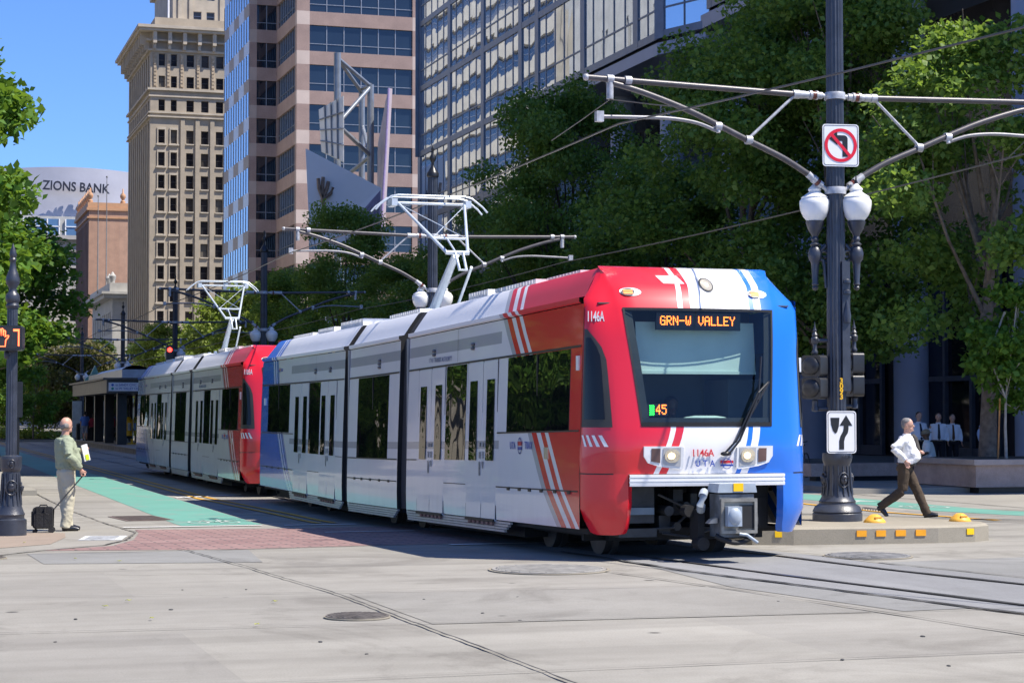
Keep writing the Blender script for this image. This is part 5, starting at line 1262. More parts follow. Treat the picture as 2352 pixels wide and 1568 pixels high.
    mb.lathe([(.05, 0), (.06, .1), (.04, .2), (.02, .3)], (.09, -.15, 2.75), 10); mb.lathe([(.055, 0), (.055, .04), (.03, .06)], (.09, -.15, 3.15), 10); mb.lathe([(.055, 0), (.055, .04), (.03, .06)], (.09, -.15, 3.3), 10)
    mb.build('front_rib', IRON, P, 40)
    return P
p0 = make_pole('tall fluted pole with twin globe lamps and road signs on the median island', (12.5, 24.74, .205))
plabels = ['fluted catenary pole rising behind the roof of the front tram', 'dark catenary pole standing just left of the front tram pantograph, before the tree row',
 'dark catenary pole above the second tram with a red signal beside it', 'dark catenary pole over the platform shelter', 'slim catenary pole with a white globe lamp past the shelter']
POLES = [p0]
for k, (y, lb) in enumerate(zip((46.41, 69.66, 93.25, 115.84, 142.5), plabels)):
    c = copy_tree(p0); c.location = (12.5, y, gz(y)+(.3 if y < 136 else .15)); c['label'] = lb; POLES.append(c)
# signs, numbers and signals on the near pole
SW_ = mat('sign_white', (.82,.82,.81), .35, 0, .02, 4); SR = mat('sign_red', (.72,.01,.03), .35, 0, .03, 5); SBk = mat('sign_black', (.015,.015,.016), .4, 0, .1, 5)
PL = Vector((12.5, 24.74, 0))
def rrect(w, h, r, n=5):
    out = []
    for cx, cz, a0 in ((w/2-r, h/2-r, 0), (-w/2+r, h/2-r, 90), (-w/2+r, -h/2+r, 180), (w/2-r, -h/2+r, 270)):
        for k in range(n+1): a = rad(a0+90*k/n); out.append((cx+r*math.cos(a), cz+r*math.sin(a)))
    return out
def sign(name, label, loc, rz, w, h):
    t = thing(name, label, 'road sign', loc, rz); P = rrect(w, h, .045)
    mb = MB(); mb.prism([(x, 0, z) for x, z in P], (0, .006, 0)); mb.build('panel', SW_, t)
    mb = MB(); A, B_ = rrect(w-.03, h-.03, .035), rrect(w-.045, h-.045, .03); n = len(A)
    mb.add([(x, -.002, z) for x, z in A+B_], [(i, (i+1) % n, n+(i+1) % n, n+i) for i in range(n)]); mb.build('border', SBk, t)
    mb = MB(); mb.box(-.02, .02, .0065, .10, -h*.3, h*.3); mb.build('bracket', GALV, t)
    return t
def poly(t, pts, m, d, name):
    mb = MB(); mb.prism([(x, -d, z) for x, z in pts], (0, .002, 0)); return mb.build(name, m, t)
c = atY(1931, 334, 24.58)
t = sign('no_left_turn_sign', 'white square no left turn sign with red ring, high on the near pole', c, rad(-8), .525, .59)
poly(t, [(.10, -.16), (.10, .10), (.085, .125), (.06, .14), (-.05, .14), (-.05, .20), (-.17, .09), (-.05, -.0), (-.05, .06), (.015, .06), (.025, .05), (.025, -.16)], SBk, .004, 'arrow')
mb = MB(); n = 40
mb.add([(r*math.cos(2*math.pi*k/n), -.006, r*math.sin(2*math.pi*k/n)+.0) for r in (.235, .19) for k in range(n)], [(k, (k+1) % n, n+(k+1) % n, n+k) for k in range(n)])
a = rad(-48); ux, uz = math.cos(a), math.sin(a)
mb.add([(ux*s-uz*w, -.0065, uz*s+ux*w) for s, w in ((-.2, -.022), (.2, -.022), (.2, .022), (-.2, .022))], [(0,1,2,3)]); mb.build('prohibition_ring', SR, t)
c = atY(1933, 992, 24.56)
t = sign('keep_right_sign', 'white sign with a curved arrow passing right, low on the near pole', c, rad(-8), .425, .585)
poly(t, [(-.16, .20), (-.03, .20), (-.04, .08), (-.065, .0), (-.09, -.02), (-.125, .02), (-.15, .1)], SBk, .004, 'island_mark')
poly(t, [(-.035, -.24), (.035, -.24), (.035, -.13), (.05, -.07), (.09, -.01), (.10, .04), (.10, .09), (.155, .09), (.065, .235), (-.03, .09), (.03, .09), (.03, .05), (.02, .01), (-.015, -.05), (-.035, -.12)], SBk, .004, 'arrow')
NUMY = mat('yellow_digits', (.85,.48,.01), .4)
nd = thing('pole_number', 'vertical yellow number 3093 on the near pole', 'number plate', atY(1932, 893, 24.56), rad(-4))
for k, chh in enumerate('3093'): text_mesh('digit', chh, .105, NUMY, nd, frame_mtx((0, -.01, .11-k*.073), (1,0,0), (0,0,1)), 1, .002, bold=.003)
text_mesh('raised_lettering', 'MAIN', .075, IRON, POLES[0], frame_mtx((.05, -.212, .885), (1, .25, 0), (0,0,1)), 1, .006)
def signal(label, loc, rz, back):
    t = thing('traffic_signal', label, 'traffic signal', loc, rz)
    HB = mat('signal_housing', (.022,.024,.028), .38, 0, .15, 5)
    mb = MB()
    for k in range(2):
        z = .155-k*.31; mb.prism([(x, .09, z+zz) for x, zz in rrect(.34, .30, .05)], (0, -.16, 0))
        if back: mb.ell((0, .09, z), (.15, .07, .13), 16, 8)
    mb.build('housing', HB, t, 40)
    for k in range(2):
        z = .155-k*.31; mb = MB(); n = 18
        ang = [rad(-35+250*q/n) for q in range(n+1)]
        mb.grid([[(.125*math.cos(a), -.07, z+.125*math.sin(a)) for a in ang], [(.125*math.cos(a), -.33+.05*abs(math.cos(a))*(1 if math.sin(a) < 0 else 0), z+.125*math.sin(a)) for a in ang]])
        mb.grid([[(.118*math.cos(a), -.07, z+.118*math.sin(a)) for a in ang[::-1]], [(.118*math.cos(a), -.33, z+.118*math.sin(a)) for a in ang[::-1]]])
        mb.build('visor', mat('signal_visor', (.12,.12,.12), .5, 0, .2, 6), t, 60)
        mb = MB(); mb.cyl((0, -.072, z), (0, -.078, z), .115, .115, 20); mb.build('lens', mat('dark_lens', (.03,.03,.03), .15), t)
    mb = MB()
    mb.lathe([(.03, .31), (.045, .33), (.045, .36), (.03, .38), (.03, .46), (.05, .48), (.055, .54), (.03, .57), (.045, .59), (.02, .63), (.03, .65), (.012, .70), (.001, .78)], n=14); mb.build('mounting_finial', IRON, t, 40); mb = MB(); mb.lathe([(.03, -.31), (.045, -.33), (.04, -.4), (.05, -.42), (.05, -.47), (.001, -.48)], n=14)
    return t, mb
for label, x, y, rz, back, yy in (('two lens traffic signal on the tram side of the near pole, seen from behind', 1872, 866, rad(115), True, 24.80), ('two lens traffic signal on the right of the near pole, seen edge on', 1962, 860, rad(-98), False, 24.74)):
    loc = atY(x, y, yy); t, mb = signal(label, loc, rz, back)
    mb.build('mounting', IRON, t, 40)
    d = PL-loc; d.z = 0; d = Matrix.Rotation(-rz, 3, 'Z') @ d
    for z in (.51, -.44): mb = MB(); mb.tube([(0, 0, z), (d.x*.7, d.y*.7, z)], .028, 8); mb.build('bracket_arm', IRON, t, 60)
# red stop lamp beside the far pole, track signal
t = thing('tram_signal', 'small signal glowing red beside the pole above the second tram', 'signal', (12.2, 92.9, 4.62))
mb = MB(); mb.box(-.17, .17, -.05, .12, -.35, .35); mb.box(.17, .25, 0, .05, -.05, .05); mb.build('housing', BLACK, t)
mb = MB(); mb.cyl((0, -.055, .12), (0, -.08, .12), .11, .11, 14); mb.build('lamp', emis('red_lamp', (1, .03, .02), 6), t)
# wires
WIRE = mat('overhead_wire', (.10,.095,.09), .5, .3)
def wire(label, pts, r=.012):
    mb = MB(); P = []
    for (a, b) in zip(pts, pts[1:]):
        a, b = Vector(a), Vector(b); n = max(2, int((b-a).length/2))
        for k in range(n): t_ = k/n; P.append(a.lerp(b, t_)-Vector((0, 0, (b-a).length*.004*4*t_*(1-t_))))
    P.append(Vector(pts[-1])); mb.tube(P, r, 5); o = mb.build('overhead_wire', WIRE, None, 60)
    return tag(o, label, 'wire', 'contact and support wires over the tracks')
ys = [24.74, 46.41, 69.66, 93.25, 115.84, 142.5, 170]
wire('contact wire over the front tram running from the top right corner', [(14.2, 8, 5.72), (11.3, 15, 5.62), (9.25, 24.7, 5.60)]+[(8.85, y-.1, 5.52) for y in ys[1:]], .014)
wire('contact wire over the far track crossing behind the near pole', [(23, 15, 5.6), (16.1, 24.7, 5.60)]+[(15.9, y-.1, 5.5) for y in ys[1:]], .014)
wire('slack wire hung from the near cross arm tip down to the left', [(9.14, 24.74, 5.93), (8.9, 26.5, 5.60)], .008)
wire('slack wire hung from the near cross arm tip to the contact wire on the right', [(9.14, 24.74, 5.93), (9.8, 23.2, 5.60)], .008)
wire('slack wire hung from the right cross arm over the far track', [(15.86, 24.74, 5.93), (16.3, 26.5, 5.6)], .008)
# ================================================================== WALK SIGNAL POLE (left)
LPo = Vector((1.62, 30.1, gz(30.1)))
sp = thing('signal_post', 'fluted dark signal post with spear finial at the left edge of the photo', 'post', LPo)
mb = MB(); mb.lathe([(.12, .9), (.082, 1.2), (.078, 3.4)], n=28, flute=.10); mb.build('shaft', IRON, sp, 20)
mb = MB(); mb.lathe([(.235, 0), (.235, .24), (.20, .26), (.20, .30), (.21, .32), (.19, .36), (.155, .46), (.13, .62), (.125, .95), (.14, .97), (.15, .99), (.155, 1.02), (.155, 1.12), (.16, 1.14), (.155, 1.18), (.09, 1.20)], n=28); bs_ = mb.build('base', IRON, sp, 35)
mb = MB()
for k in range(14): a = 2*math.pi*k/14; mb.cyl((.155*math.cos(a), .155*math.sin(a), .45), (.128*math.cos(a), .128*math.sin(a), .93), .013, .010, 6)
mb.build('flutes', IRON, bs_, 60)
for a, z, r_ in ((-1.57, .72, .085), (0.0, .70, .07), (-1.57, 1.07, .05)):
    c = Vector((.14*math.cos(a), .14*math.sin(a), z)); o_ = Vector((math.cos(a), math.sin(a), 0)); t_ = Vector((-math.sin(a), math.cos(a), 0)); rot = Matrix((t_, o_, Vector((0,0,1)))).transposed(); mb = MB()
    mb.tube([c+t_*r_*math.cos(q*math.pi/8)+Vector((0,0,r_*1.25))*math.sin(q*math.pi/8)+o_*.01 for q in range(17)], .012, 6)
    mb.ell(c+o_*.012, (r_*.6, .035, r_*.75), 12, 8, rot=rot); mb.ell(c+o_*.03+Vector((0,0,r_*.35)), (r_*.5, .025, r_*.3), 10, 6, rot=rot); mb.build('medallion', IRON, bs_, 60)
mb = MB(); mb.lathe([(.085, 3.38), (.10, 3.42), (.085, 3.46), (.105, 3.5), (.105, 3.56), (.09, 3.60), (.06, 3.63), (.055, 3.68), (.10, 3.76), (.105, 3.82), (.08, 3.90), (.05, 3.98), (.04, 4.08), (.055, 4.11), (.04, 4.14), (.055, 4.18), (.045, 4.24), (.001, 4.36)], n=24); mb.build('finial', IRON, sp, 40)
c = atY(14, 776, 29.85)
ps = thing('pedestrian_signal', 'black walk signal showing an orange hand and countdown on the left post', 'walk signal', c, rad(-14))
mb = MB(); mb.prism([(x, .0, z) for x, z in rrect(.47, .37, .05)], (0, .22, 0)); mb.build('housing', mat('signal_housing', (.022,.024,.028)), ps, 40)
mb = MB(); mb.prism([(x, -.004, z) for x, z in rrect(.42, .32, .04)], (0, .003, 0)); mb.build('face', mat('signal_face', (.03,.03,.033), .4, 0, .1, 8), ps)
OR = emis('orange_signal', (1, .13, .04), 3.2)
mb = MB()
for a, b in (((.185, .115), (.115, .115)), ((.185, .115), (.185, -.105))):
    w = .016; mb.box(min(a[0], b[0])-w*.6, max(a[0], b[0])+w*.6, -.008, -.0045, min(a[1], b[1])-w, max(a[1], b[1])+w)
mb.build('countdown_digit', OR, ps)
mb = MB()
for (x0, z0, x1, z1) in ((.04, .10, .04, .0), (.09, .10, .09, 0), (.04, -.01, .04, -.10), (.09, -.01, .09, -.10), (.115, .10, .115, 0), (.115, -.01, .115, -.1)): mb.box(x0-.006, x0+.006, -.006, -.0045, z1, z0)
mb.build('unlit_segments', mat('unlit_segment', (.05,.055,.06), .4), ps)
hand = [(-.105, -.11), (-.11, -.03), (-.145, .01), (-.15, .03), (-.125, .03), (-.105, .01), (-.105, .09), (-.095, .10), (-.085, .09), (-.08, .03), (-.075, .115), (-.063, .125), (-.052, .115), (-.05, .03), (-.043, .115), (-.03, .12), (-.022, .11), (-.02, .03), (-.012, .085), (-.002, .09), (.008, .08), (.005, .0), (.035, .05), (.05, .05), (.05, .035), (.015, -.04), (-.005, -.065), (-.005, -.11)]
mb = MB(); H_ = [(-.06+(x+.06)*1.1, -.006, z*1.12) for x, z in hand]; H_ = [(-x-.12, y, z) for x, y, z in H_][::-1]
mb.tube(H_+[H_[0]], .0085, 5, ref=(0,1,0)); mb.build('hand_symbol', OR, ps)
mb = MB(); mb.tube([(0, .2, -.24), (.02, .3, -.26)], .03, 8); mb.lathe([(.05, -.30), (.06, -.27), (.06, -.20), (.04, -.18)], (-.02, .26, 0), 12); mb.build('bracket', IRON, ps, 50)
b0 = G(40, 1150); bp_ = thing('sign_post', 'thin black post with a narrow black box at its top behind the left signal post', 'post', b0)
k_ = b0.y/1.0; zt = atY(44, 876, b0.y).z-b0.z; zb_ = atY(44, 958, b0.y).z-b0.z
mb = MB(); mb.cyl((0, 0, 0), (0, 0, zt-.02), .03, .03, 10); mb.cyl((0, 0, 0), (0, 0, .15), .06, .05, 10); mb.build('pole', BLACK, bp_, 50)
mb = MB(); mb.prism([(x+.03, -.06, (zt+zb_)/2+z) for x, z in rrect(.12, zt-zb_, .03)], (0, .12, 0)); mb.build('box', BLACK, bp_, 40)

# ================================================================== STREET FURNITURE ON THE RIGHT
GRAN = mat('pinkish_granite', (.40,.30,.25), .6, 0, .18, 1.6, .1, 60, fine=.35)
pt = thing('tree_planter', 'large square granite planter with a trunk and a staked young tree in it', 'planter', (26, 42, gz(42)))
x0, x1, y0, y1, zt = 24.05, 29.5, 40.55, 43.6, .63
def fr(mb, o, z0, z1, i):
    P = [(x0-o, y0+.9-o), (x0+.3-o*.5, y0-o), (x1, y0-o), (x1, y1+o), (x0-o, y1+o)]
    P = [(x0-o, y1+o), (x0-o, y0-o), (x1, y0-o), (x1, y1+o)]
    n = 4; vs = [(x, y, z) for z in (z0, z1) for x, y in P]; mb.add(vs, [(i, (i+1) % n, n+(i+1) % n, n+i) for i in range(n)]+[tuple(range(n))[::-1], tuple(n+i for i in range(n))])
mb = MB(); fr(mb, -.06, -.02, zt-.13, 0); mb.build('box', GRAN, pt, world=True)
mb = MB(); fr(mb, .03, zt-.128, zt, 0); mb.build('coping', mat('granite_coping', (.36,.30,.27), .5, 0, .1, 2, fine=.3), pt, world=True)
mb = MB(); fr(mb, -.25, gz(42), -.021, 0); mb.build('plinth', BLACK, pt, world=True)
mb = MB(); fr(mb, -.35, zt, zt+.012, 0); mb.build('soil', mat('soil', (.05,.04,.03), .95, 0, .3, 5, .4, 20), pt, world=True)
bench = thing('granite_bench', 'low grey stone bench block behind the walking man in shade', 'bench', (24.2, 46.5, gz(46)+.13))
mb = MB(); mb.box(-1.6, 1.2, -.3, .3, .12, .45); mb.build('seat', GRAN, bench); mb = MB(); mb.box(-1.4, 1.0, -.2, .2, 0, .119); mb.build('foot', BLACK, bench)
# chain lying on the road
mb = MB(); P0, P1 = G(1984, 1171), G(2030, 1176)
for k in range(16):
    t_ = k/15; c = P0.lerp(P1, t_)+Vector((0, 0, .03+.02*(k % 2))); mb.tube([c+Vector((.04*math.cos(a), .02*math.sin(a)*(1 if k % 2 else .3), .02*math.sin(a)*(1 if not k % 2 else .2))) for a in [q*math.pi/4 for q in range(9)]], .008, 5)
o = mb.build('chain', STEELGREY, None, 60); tag(o, 'short length of chain lying on the road just right of the near pole', 'chain')
# bicycle leaning behind the near pole
bk = thing('bicycle', 'dark bicycle parked in the shade behind the near pole base', 'bicycle', (23.9, 49.5, gz(49)+.13), rad(80))
for x, nm in ((-.52, 'wheel'), (.52, 'wheel')):
    mb = MB(); mb.tube([(x+.33*math.cos(a), 0, .34+.33*math.sin(a)) for a in [q*math.pi/12 for q in range(25)]], .02, 6, ref=(0,1,0))
    for q in range(8): a = q*math.pi/4; mb.tube([(x, 0, .34), (x+.32*math.cos(a), 0, .34+.32*math.sin(a))], .003, 4)
    mb.build(nm, BLACK, bk, 60)
mb = MB()
for seg in ([(-.52, 0, .34), (-.1, 0, .30)], [(-.52, 0, .34), (-.2, 0, .78)], [(-.1, 0, .3), (-.2, 0, .84)], [(-.1, 0, .3), (.36, 0, .72)], [(-.19, 0, .78), (.36, 0, .80)], [(.36, 0, .85), (.52, 0, .34)]): mb.tube(seg, .018, 6)
mb.build('frame', mat('bike_frame', (.05,.05,.07), .3), bk, 60)
mb = MB(); mb.tube([(.30, -.28, .98), (.36, 0, .92), (.30, .28, .98)], .014, 6); mb.tube([(.36, 0, .84), (.36, 0, .92)], .014, 6); mb.build('handlebar', BLACK, bk, 60)
mb = MB(); mb.ell((-.22, 0, .88), (.13, .06, .03), 10, 6); mb.build('saddle', BLACK, bk, 60)
mb = MB(); mb.cyl((-.1, -.05, .3), (-.1, .05, .3), .09, .09, 14); mb.tube([(-.1, .06, .3), (-.02, .08, .18)], .012, 5); mb.build('crank', BLACK, bk, 50)

# ================================================================== STATION
zp = gz(60)+.26
sh = thing('tram_shelter', 'dark tram stop shelter with a flat fascia and a route sign on the platform', 'shelter', (12.2, 114, zp))
DKB = mat('dark_bronze', (.02,.02,.022), .4, .2, .2, 3)
mb = MB(); mb.box(10.5, 13.9, 105, 126, zp+2.75, zp+3.45); mb.box(10.3, 14.1, 104.8, 126.2, zp+3.451, zp+3.55); mb.build('roof', mat('shelter_fascia', (.10,.095,.085), .45, .1, .3, 1.2), sh, world=True)
for y in (106.5, 113, 119, 125):
    mb = MB(); mb.box(11.2, 11.7, y-.25, y+.25, zp, zp+2.75); mb.build('pillar', DKB, sh, world=True)
    mb = MB(); mb.box(12.9, 13.4, y-.25, y+.25, zp, zp+2.75); mb.build('pillar', DKB, sh, world=True)
mb = MB(); mb.box(12.1, 12.16, 107, 124.5, zp+.3, zp+2.5); mb.build('screen', TGL, sh, world=True)
mb = MB(); mb.box(11.3, 13.4, 105.0, 124, zp+3.56, zp+4.0)
for k in range(9): a = math.pi*k/9; b = math.pi*(k+1)/9; mb.add([(12.35+1.0*math.cos(q), y, zp+3.6+.7*math.sin(q)) for q, y in ((a, 108), (b, 108), (b, 122), (a, 122))], [(0,1,2,3)])
mb.build('roof_vault', mat('vault_grey', (.3,.34,.42), .3, .2), sh, world=True)
mb = MB(); mb.box(10.6, 13.3, 104.9, 104.99, zp+2.85, zp+3.3); sg = mb.build('route_sign', SW_, sh, world=True)
for k, (txt, z) in enumerate((('to SANDY CIVIC', 3.17), ('to W. VALLEY CENTRAL', 2.98))):
    text_mesh('sign_lettering', txt, .17, NUMB, sh, frame_mtx((10.95-12.2, -9.13, z), (1,0,0), (0,0,1)), .9, .002, align='LEFT')
    mb = MB(); mb.cyl((10.8, 104.88, zp+z), (10.8, 104.9, zp+z), .07, .07, 10); mb.build('route_dot', mat('dot%d' % k, ((.02,.12,.5), (.02,.4,.3))[k], .4), sh, world=True)
VERD = mat('verdigris_green', (.17,.36,.30), .45, .1, .1, 4)
ck = thing('street_clock', 'green cast street clock with pointed crown behind the shelter', 'clock', (12.0, 127.5, zp))
mb = MB(); mb.lathe([(.38, 0), (.38, .3), (.30, .4), (.28, 1.0), (.34, 1.1), (.2, 1.25), (.13, 1.5), (.10, 2.8), (.16, 2.9), (.1, 3.0)], n=12); mb.build('post', VERD, ck, 40)
mb = MB(); mb.prism([(x, -.15, z+3.45) for x, z in [(.62*math.cos(q*math.pi/12), .55*math.sin(q*math.pi/12)) for q in range(24)]], (0, .3, 0)); mb.prism([(x, -.2, z) for x, z in ((-.72, 3.5), (-.6, 3.9), (-.25, 4.2), (0, 4.75), (.25, 4.2), (.6, 3.9), (.72, 3.5), (.55, 3.5), (.4, 3.85), (0, 4.0), (-.4, 3.85), (-.55, 3.5))], (0, .4, 0)); mb.build('crown', VERD, ck, 30)
mb = MB(); mb.cyl((0, -.19, 3.45), (0, -.16, 3.45), .42, .42, 24); fcx = mb.build('dial', WHITE, ck)
mb = MB(); mb.box(-.015, .015, -.2, -.195, 3.43, 3.78); mb.box(-.01, .22, -.2, -.195, 3.44, 3.47); mb.build('hands', BLACK, fcx)
nb = thing('newspaper_box', 'yellow newspaper box with a pale window beside a shelter pillar', 'newspaper box', (12.25, 108.6, zp), rad(-10))
mb = MB(); mb.box(-.28, .28, -.22, .22, .45, 1.25); mb.prism([(-.28, -.22, 1.251), (.28, -.22, 1.251), (.28, .22, 1.45), (-.28, .22, 1.45)], (0, 0, .03)); mb.build('body', mat('yellow_box', (.75,.50,.01), .4), nb)
mb = MB(); mb.box(-.22, .22, -.235, -.221, .75, 1.15); mb.build('window', mat('paper_window', (.4,.5,.65), .3), nb)
mb = MB(); mb.box(-.06, .06, -.06, .06, 0, .45); mb.box(-.22, .22, -.18, .18, 0, .05); mb.build('stand', mat('yellow_box', (.75,.50,.01)), nb)
tb = thing('litter_bin', 'dark tapered litter bin beside the green clock', 'bin', (12.6, 118.5, zp))
mb = MB(); mb.lathe([(.22, 0), (.34, .85), (.36, .9), (.30, .98), (.2, 1.0), (.2, .9)], n=16); mb.build('bin_body', DKB, tb, 40)
# far end: small sign, bollard, planting beds, info post
ns = thing('no_parking_sign', 'small white sign with a red ring on a thin post far up the street', 'road sign', (9.3, 168, gz(90)))
mb = MB(); mb.prism([(x, 0, z+2.0) for x, z in rrect(.8, .9, .08)], (0, .03, 0)); mb.build('panel', SW_, ns)
mb = MB(); mb.add([(r*math.cos(2*math.pi*k/24), -.02, 2.0+r*math.sin(2*math.pi*k/24)) for r in (.32, .22) for k in range(24)], [(k, (k+1) % 24, 24+(k+1) % 24, 24+k) for k in range(24)]); mb.prism([(-.2, -.02, 2.2), (-.14, -.02, 2.25), (.2, -.02, 1.8), (.14, -.02, 1.75)], (0, .005, 0)); mb.build('prohibition_ring', SR, ns)
mb = MB(); mb.cyl((0, .05, 0), (0, .05, 2.4), .04, .04, 8); mb.build('post', GALV, ns)
ip = thing('info_pillar', 'pale information pillar with a dark bollard on the far platform end', 'pillar', (11.2, 131, zp))
mb = MB(); mb.box(-.3, .3, -.1, .1, .1, 2.5); mb.build('panel', mat('pillar_pale', (.45,.47,.42), .5, 0, .2, 2), ip); mb = MB(); mb.box(-.1, .1, -.08, .08, 0, .1); mb.build('foot', BLACK, ip)
bl = thing('bollard', 'slim black bollard at the platform edge beyond the man with the rolling bag', 'bollard', (11.05, 128, zp)); mb = MB(); mb.lathe([(.14, 0), (.14, .9), (.16, .95), (.12, 1.05), (.001, 1.1)], n=12); mb.build('post', BLACK, bl, 40)
# ================================================================== SCULPTURAL BILLBOARD
bi = thing('billboard_tower', 'tubular steel billboard tower with white, pale grey and purple panels above the trees', 'billboard', (31, 138, 0))
TUB = mat('blue_grey_tube', (.22,.245,.28), .35, .3, .1, 2)
q = lambda x, y, Y=138.0: atY(x, y, Y)
mb = MB()
A0, A1 = q(775, 122), q(775, 620); B0, B1 = q(851, 195, 141), q(851, 600, 141); C0, C1 = q(831, 205, 145), q(831, 560, 145)
mb.tube([A0, A1], .26, 12); mb.tube([B0, B1], .26, 12); mb.tube([C0, C1], .24, 12)
for a, b in ((q(778, 136), q(848, 196, 141)), (q(778, 138), q(831, 212, 145)), (q(851, 200, 141), q(780, 280)), (q(779, 290), q(840, 345, 145)), (q(779, 290), q(851, 358, 141)), (q(851, 358, 141), q(800, 400, 145)), (q(833, 290, 145), q(850, 360, 141)), (C0, B0)): mb.tube([a, b], .15, 8)
mb.build('frame', TUB, bi, 60, world=True)
WP = mat('white_panel', (.78,.77,.72), .5, 0, .05, .5)
mb = MB(); P = [q(732, 252, 140), q(789, 220, 136), q(789, 372, 136), q(738, 348, 140)]; n_ = Vector((.25, .9, 0)); mb.prism(P, n_*.35); wp = mb.build('panel', WP, bi, world=True)
mb = MB()
for f in (.25, .5, .75):
    a, b = P[0].lerp(P[3], f), P[1].lerp(P[2], f); mb.tube([a-n_*.2, b-n_*.2], .06, 6)
    a, b = P[0].lerp(P[1], f), P[3].lerp(P[2], f); mb.tube([a-n_*.2, b-n_*.2], .07, 6)
mb.build('ribs', TUB, wp, 60, world=True)
mb = MB(); P = [q(702, 341, 134), q(876, 432, 131), q(872, 540, 131), q(800, 585, 132), q(712, 560, 134)]; mb.prism(P, Vector((.1, .5, 0))); GP = mb.build('panel', mat('pale_grey_panel', (.66,.68,.70), .7, 0, .05, .2), bi, world=True)
mb = MB(); DR = mat('purple_drape', (.30,.25,.36), .6, 0, .15, .6); base_ = q(873, 437, 130.9); rows_ = []
for k in range(13):
    t_ = k/12; b = q(872-72*t_, 545-25*t_*t_, 130.9-.05*t_); a = base_+(b-base_)*.04
    d_ = .12*(k % 2)
    rows_.append([base_.lerp(b, s_)+Vector((0, -.1-d_*s_, 0)) for s_ in (0, .3, .6, .8, 1)])
mb.grid(rows_); mb.build('drape_print', DR, bi, world=True)
mb = MB(); c = q(740, 440, 133.1); 
HP = mat('brown_figure_print', (.25,.17,.12), .6, 0, .2, 2)
for seg in ([(0, -2.2), (.1, -1.2), (0, -.4)], [(0, -.4), (-.25, .2), (-.3, .9)], [(0, -.4), (0, .35), (.05, 1.0)], [(.05, -.4), (.3, .2), (.42, .7)], [(.1, -.5), (.6, -.1), (.75, .3)]): mb.tube([(c.x+x, c.y-.1, c.z+z) for x, z in seg], .13, 6)
mb.build('hand_print', HP, bi, 60, world=True)
mb = MB(); P = [q(893, 203, 137), q(886, 230, 141), q(868, 330, 143), q(866, 440, 143), q(872, 520, 139), q(876, 520, 136)]; mb.prism(P, Vector((.3, .12, 0))); pp = mb.build('panel', mat('lilac_panel', (.42,.36,.40), .5, 0, .05, .4), bi, world=True)
mb = MB(); mb.tube([q(893, 203, 136.9), q(887, 330, 136.4), q(875, 530, 135.9)], .09, 8)
mb.build('purple_edge', mat('purple_edge', (.30,.24,.42), .4), bi, 60, world=True)
# ================================================================== TREES AND PLANTS
BARK = mat('grey_brown_bark', (.17,.13,.10), .9, 0, .3, 6, .5, 12); BARKD = mat('dark_bark', (.07,.055,.045), .9, 0, .3, 6, .4, 12)
LF_D = leafmat('street_tree_leaves', (.08,.155,.030), (.14,.245,.045), (.23,.33,.075), .45)
LF_M = leafmat('maple_leaves', (.055,.135,.018), (.09,.205,.026), (.16,.28,.045), .42)
LF_Y = leafmat('yellow_green_leaves', (.13,.19,.03), (.20,.27,.05), (.30,.34,.09), .45)
LF_B = leafmat('bronze_leaves', (.055,.045,.022), (.10,.085,.035), (.17,.15,.07), .3)
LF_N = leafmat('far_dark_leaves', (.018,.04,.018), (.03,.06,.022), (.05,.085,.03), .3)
def leaves_mesh(name, ctr, size, rng, m, droop=.5):
    n = len(ctr)
    nrm = rng.normal(size=(n, 3)); nrm[:, 2] = np.abs(nrm[:, 2])*1.1+.25; nrm /= np.linalg.norm(nrm, axis=1)[:, None]
    a = rng.normal(size=(n, 3)); a[:, 2] -= droop; a -= nrm*np.sum(a*nrm, axis=1)[:, None]; a /= np.linalg.norm(a, axis=1)[:, None]
    b = np.cross(nrm, a); s = size*(.6+.8*rng.random(n))[:, None]
    fold = nrm*s*.12
    v = np.stack([ctr-a*s*.5, ctr+b*s*.36+a*s*.02+fold, ctr+a*s*.55, ctr-b*s*.36+a*s*.02+fold], axis=1).reshape(-1, 3)
    me = bpy.data.meshes.new(name); me.vertices.add(4*n); me.vertices.foreach_set('co', v.astype(np.float32).ravel())
    me.loops.add(4*n); me.loops.foreach_set('vertex_index', np.arange(4*n, dtype=np.int32))
    me.polygons.add(n); me.polygons.foreach_set('loop_start', np.arange(0, 4*n, 4, dtype=np.int32))
    me.materials.append(m); me.update(calc_edges=True); me.validate(); return me
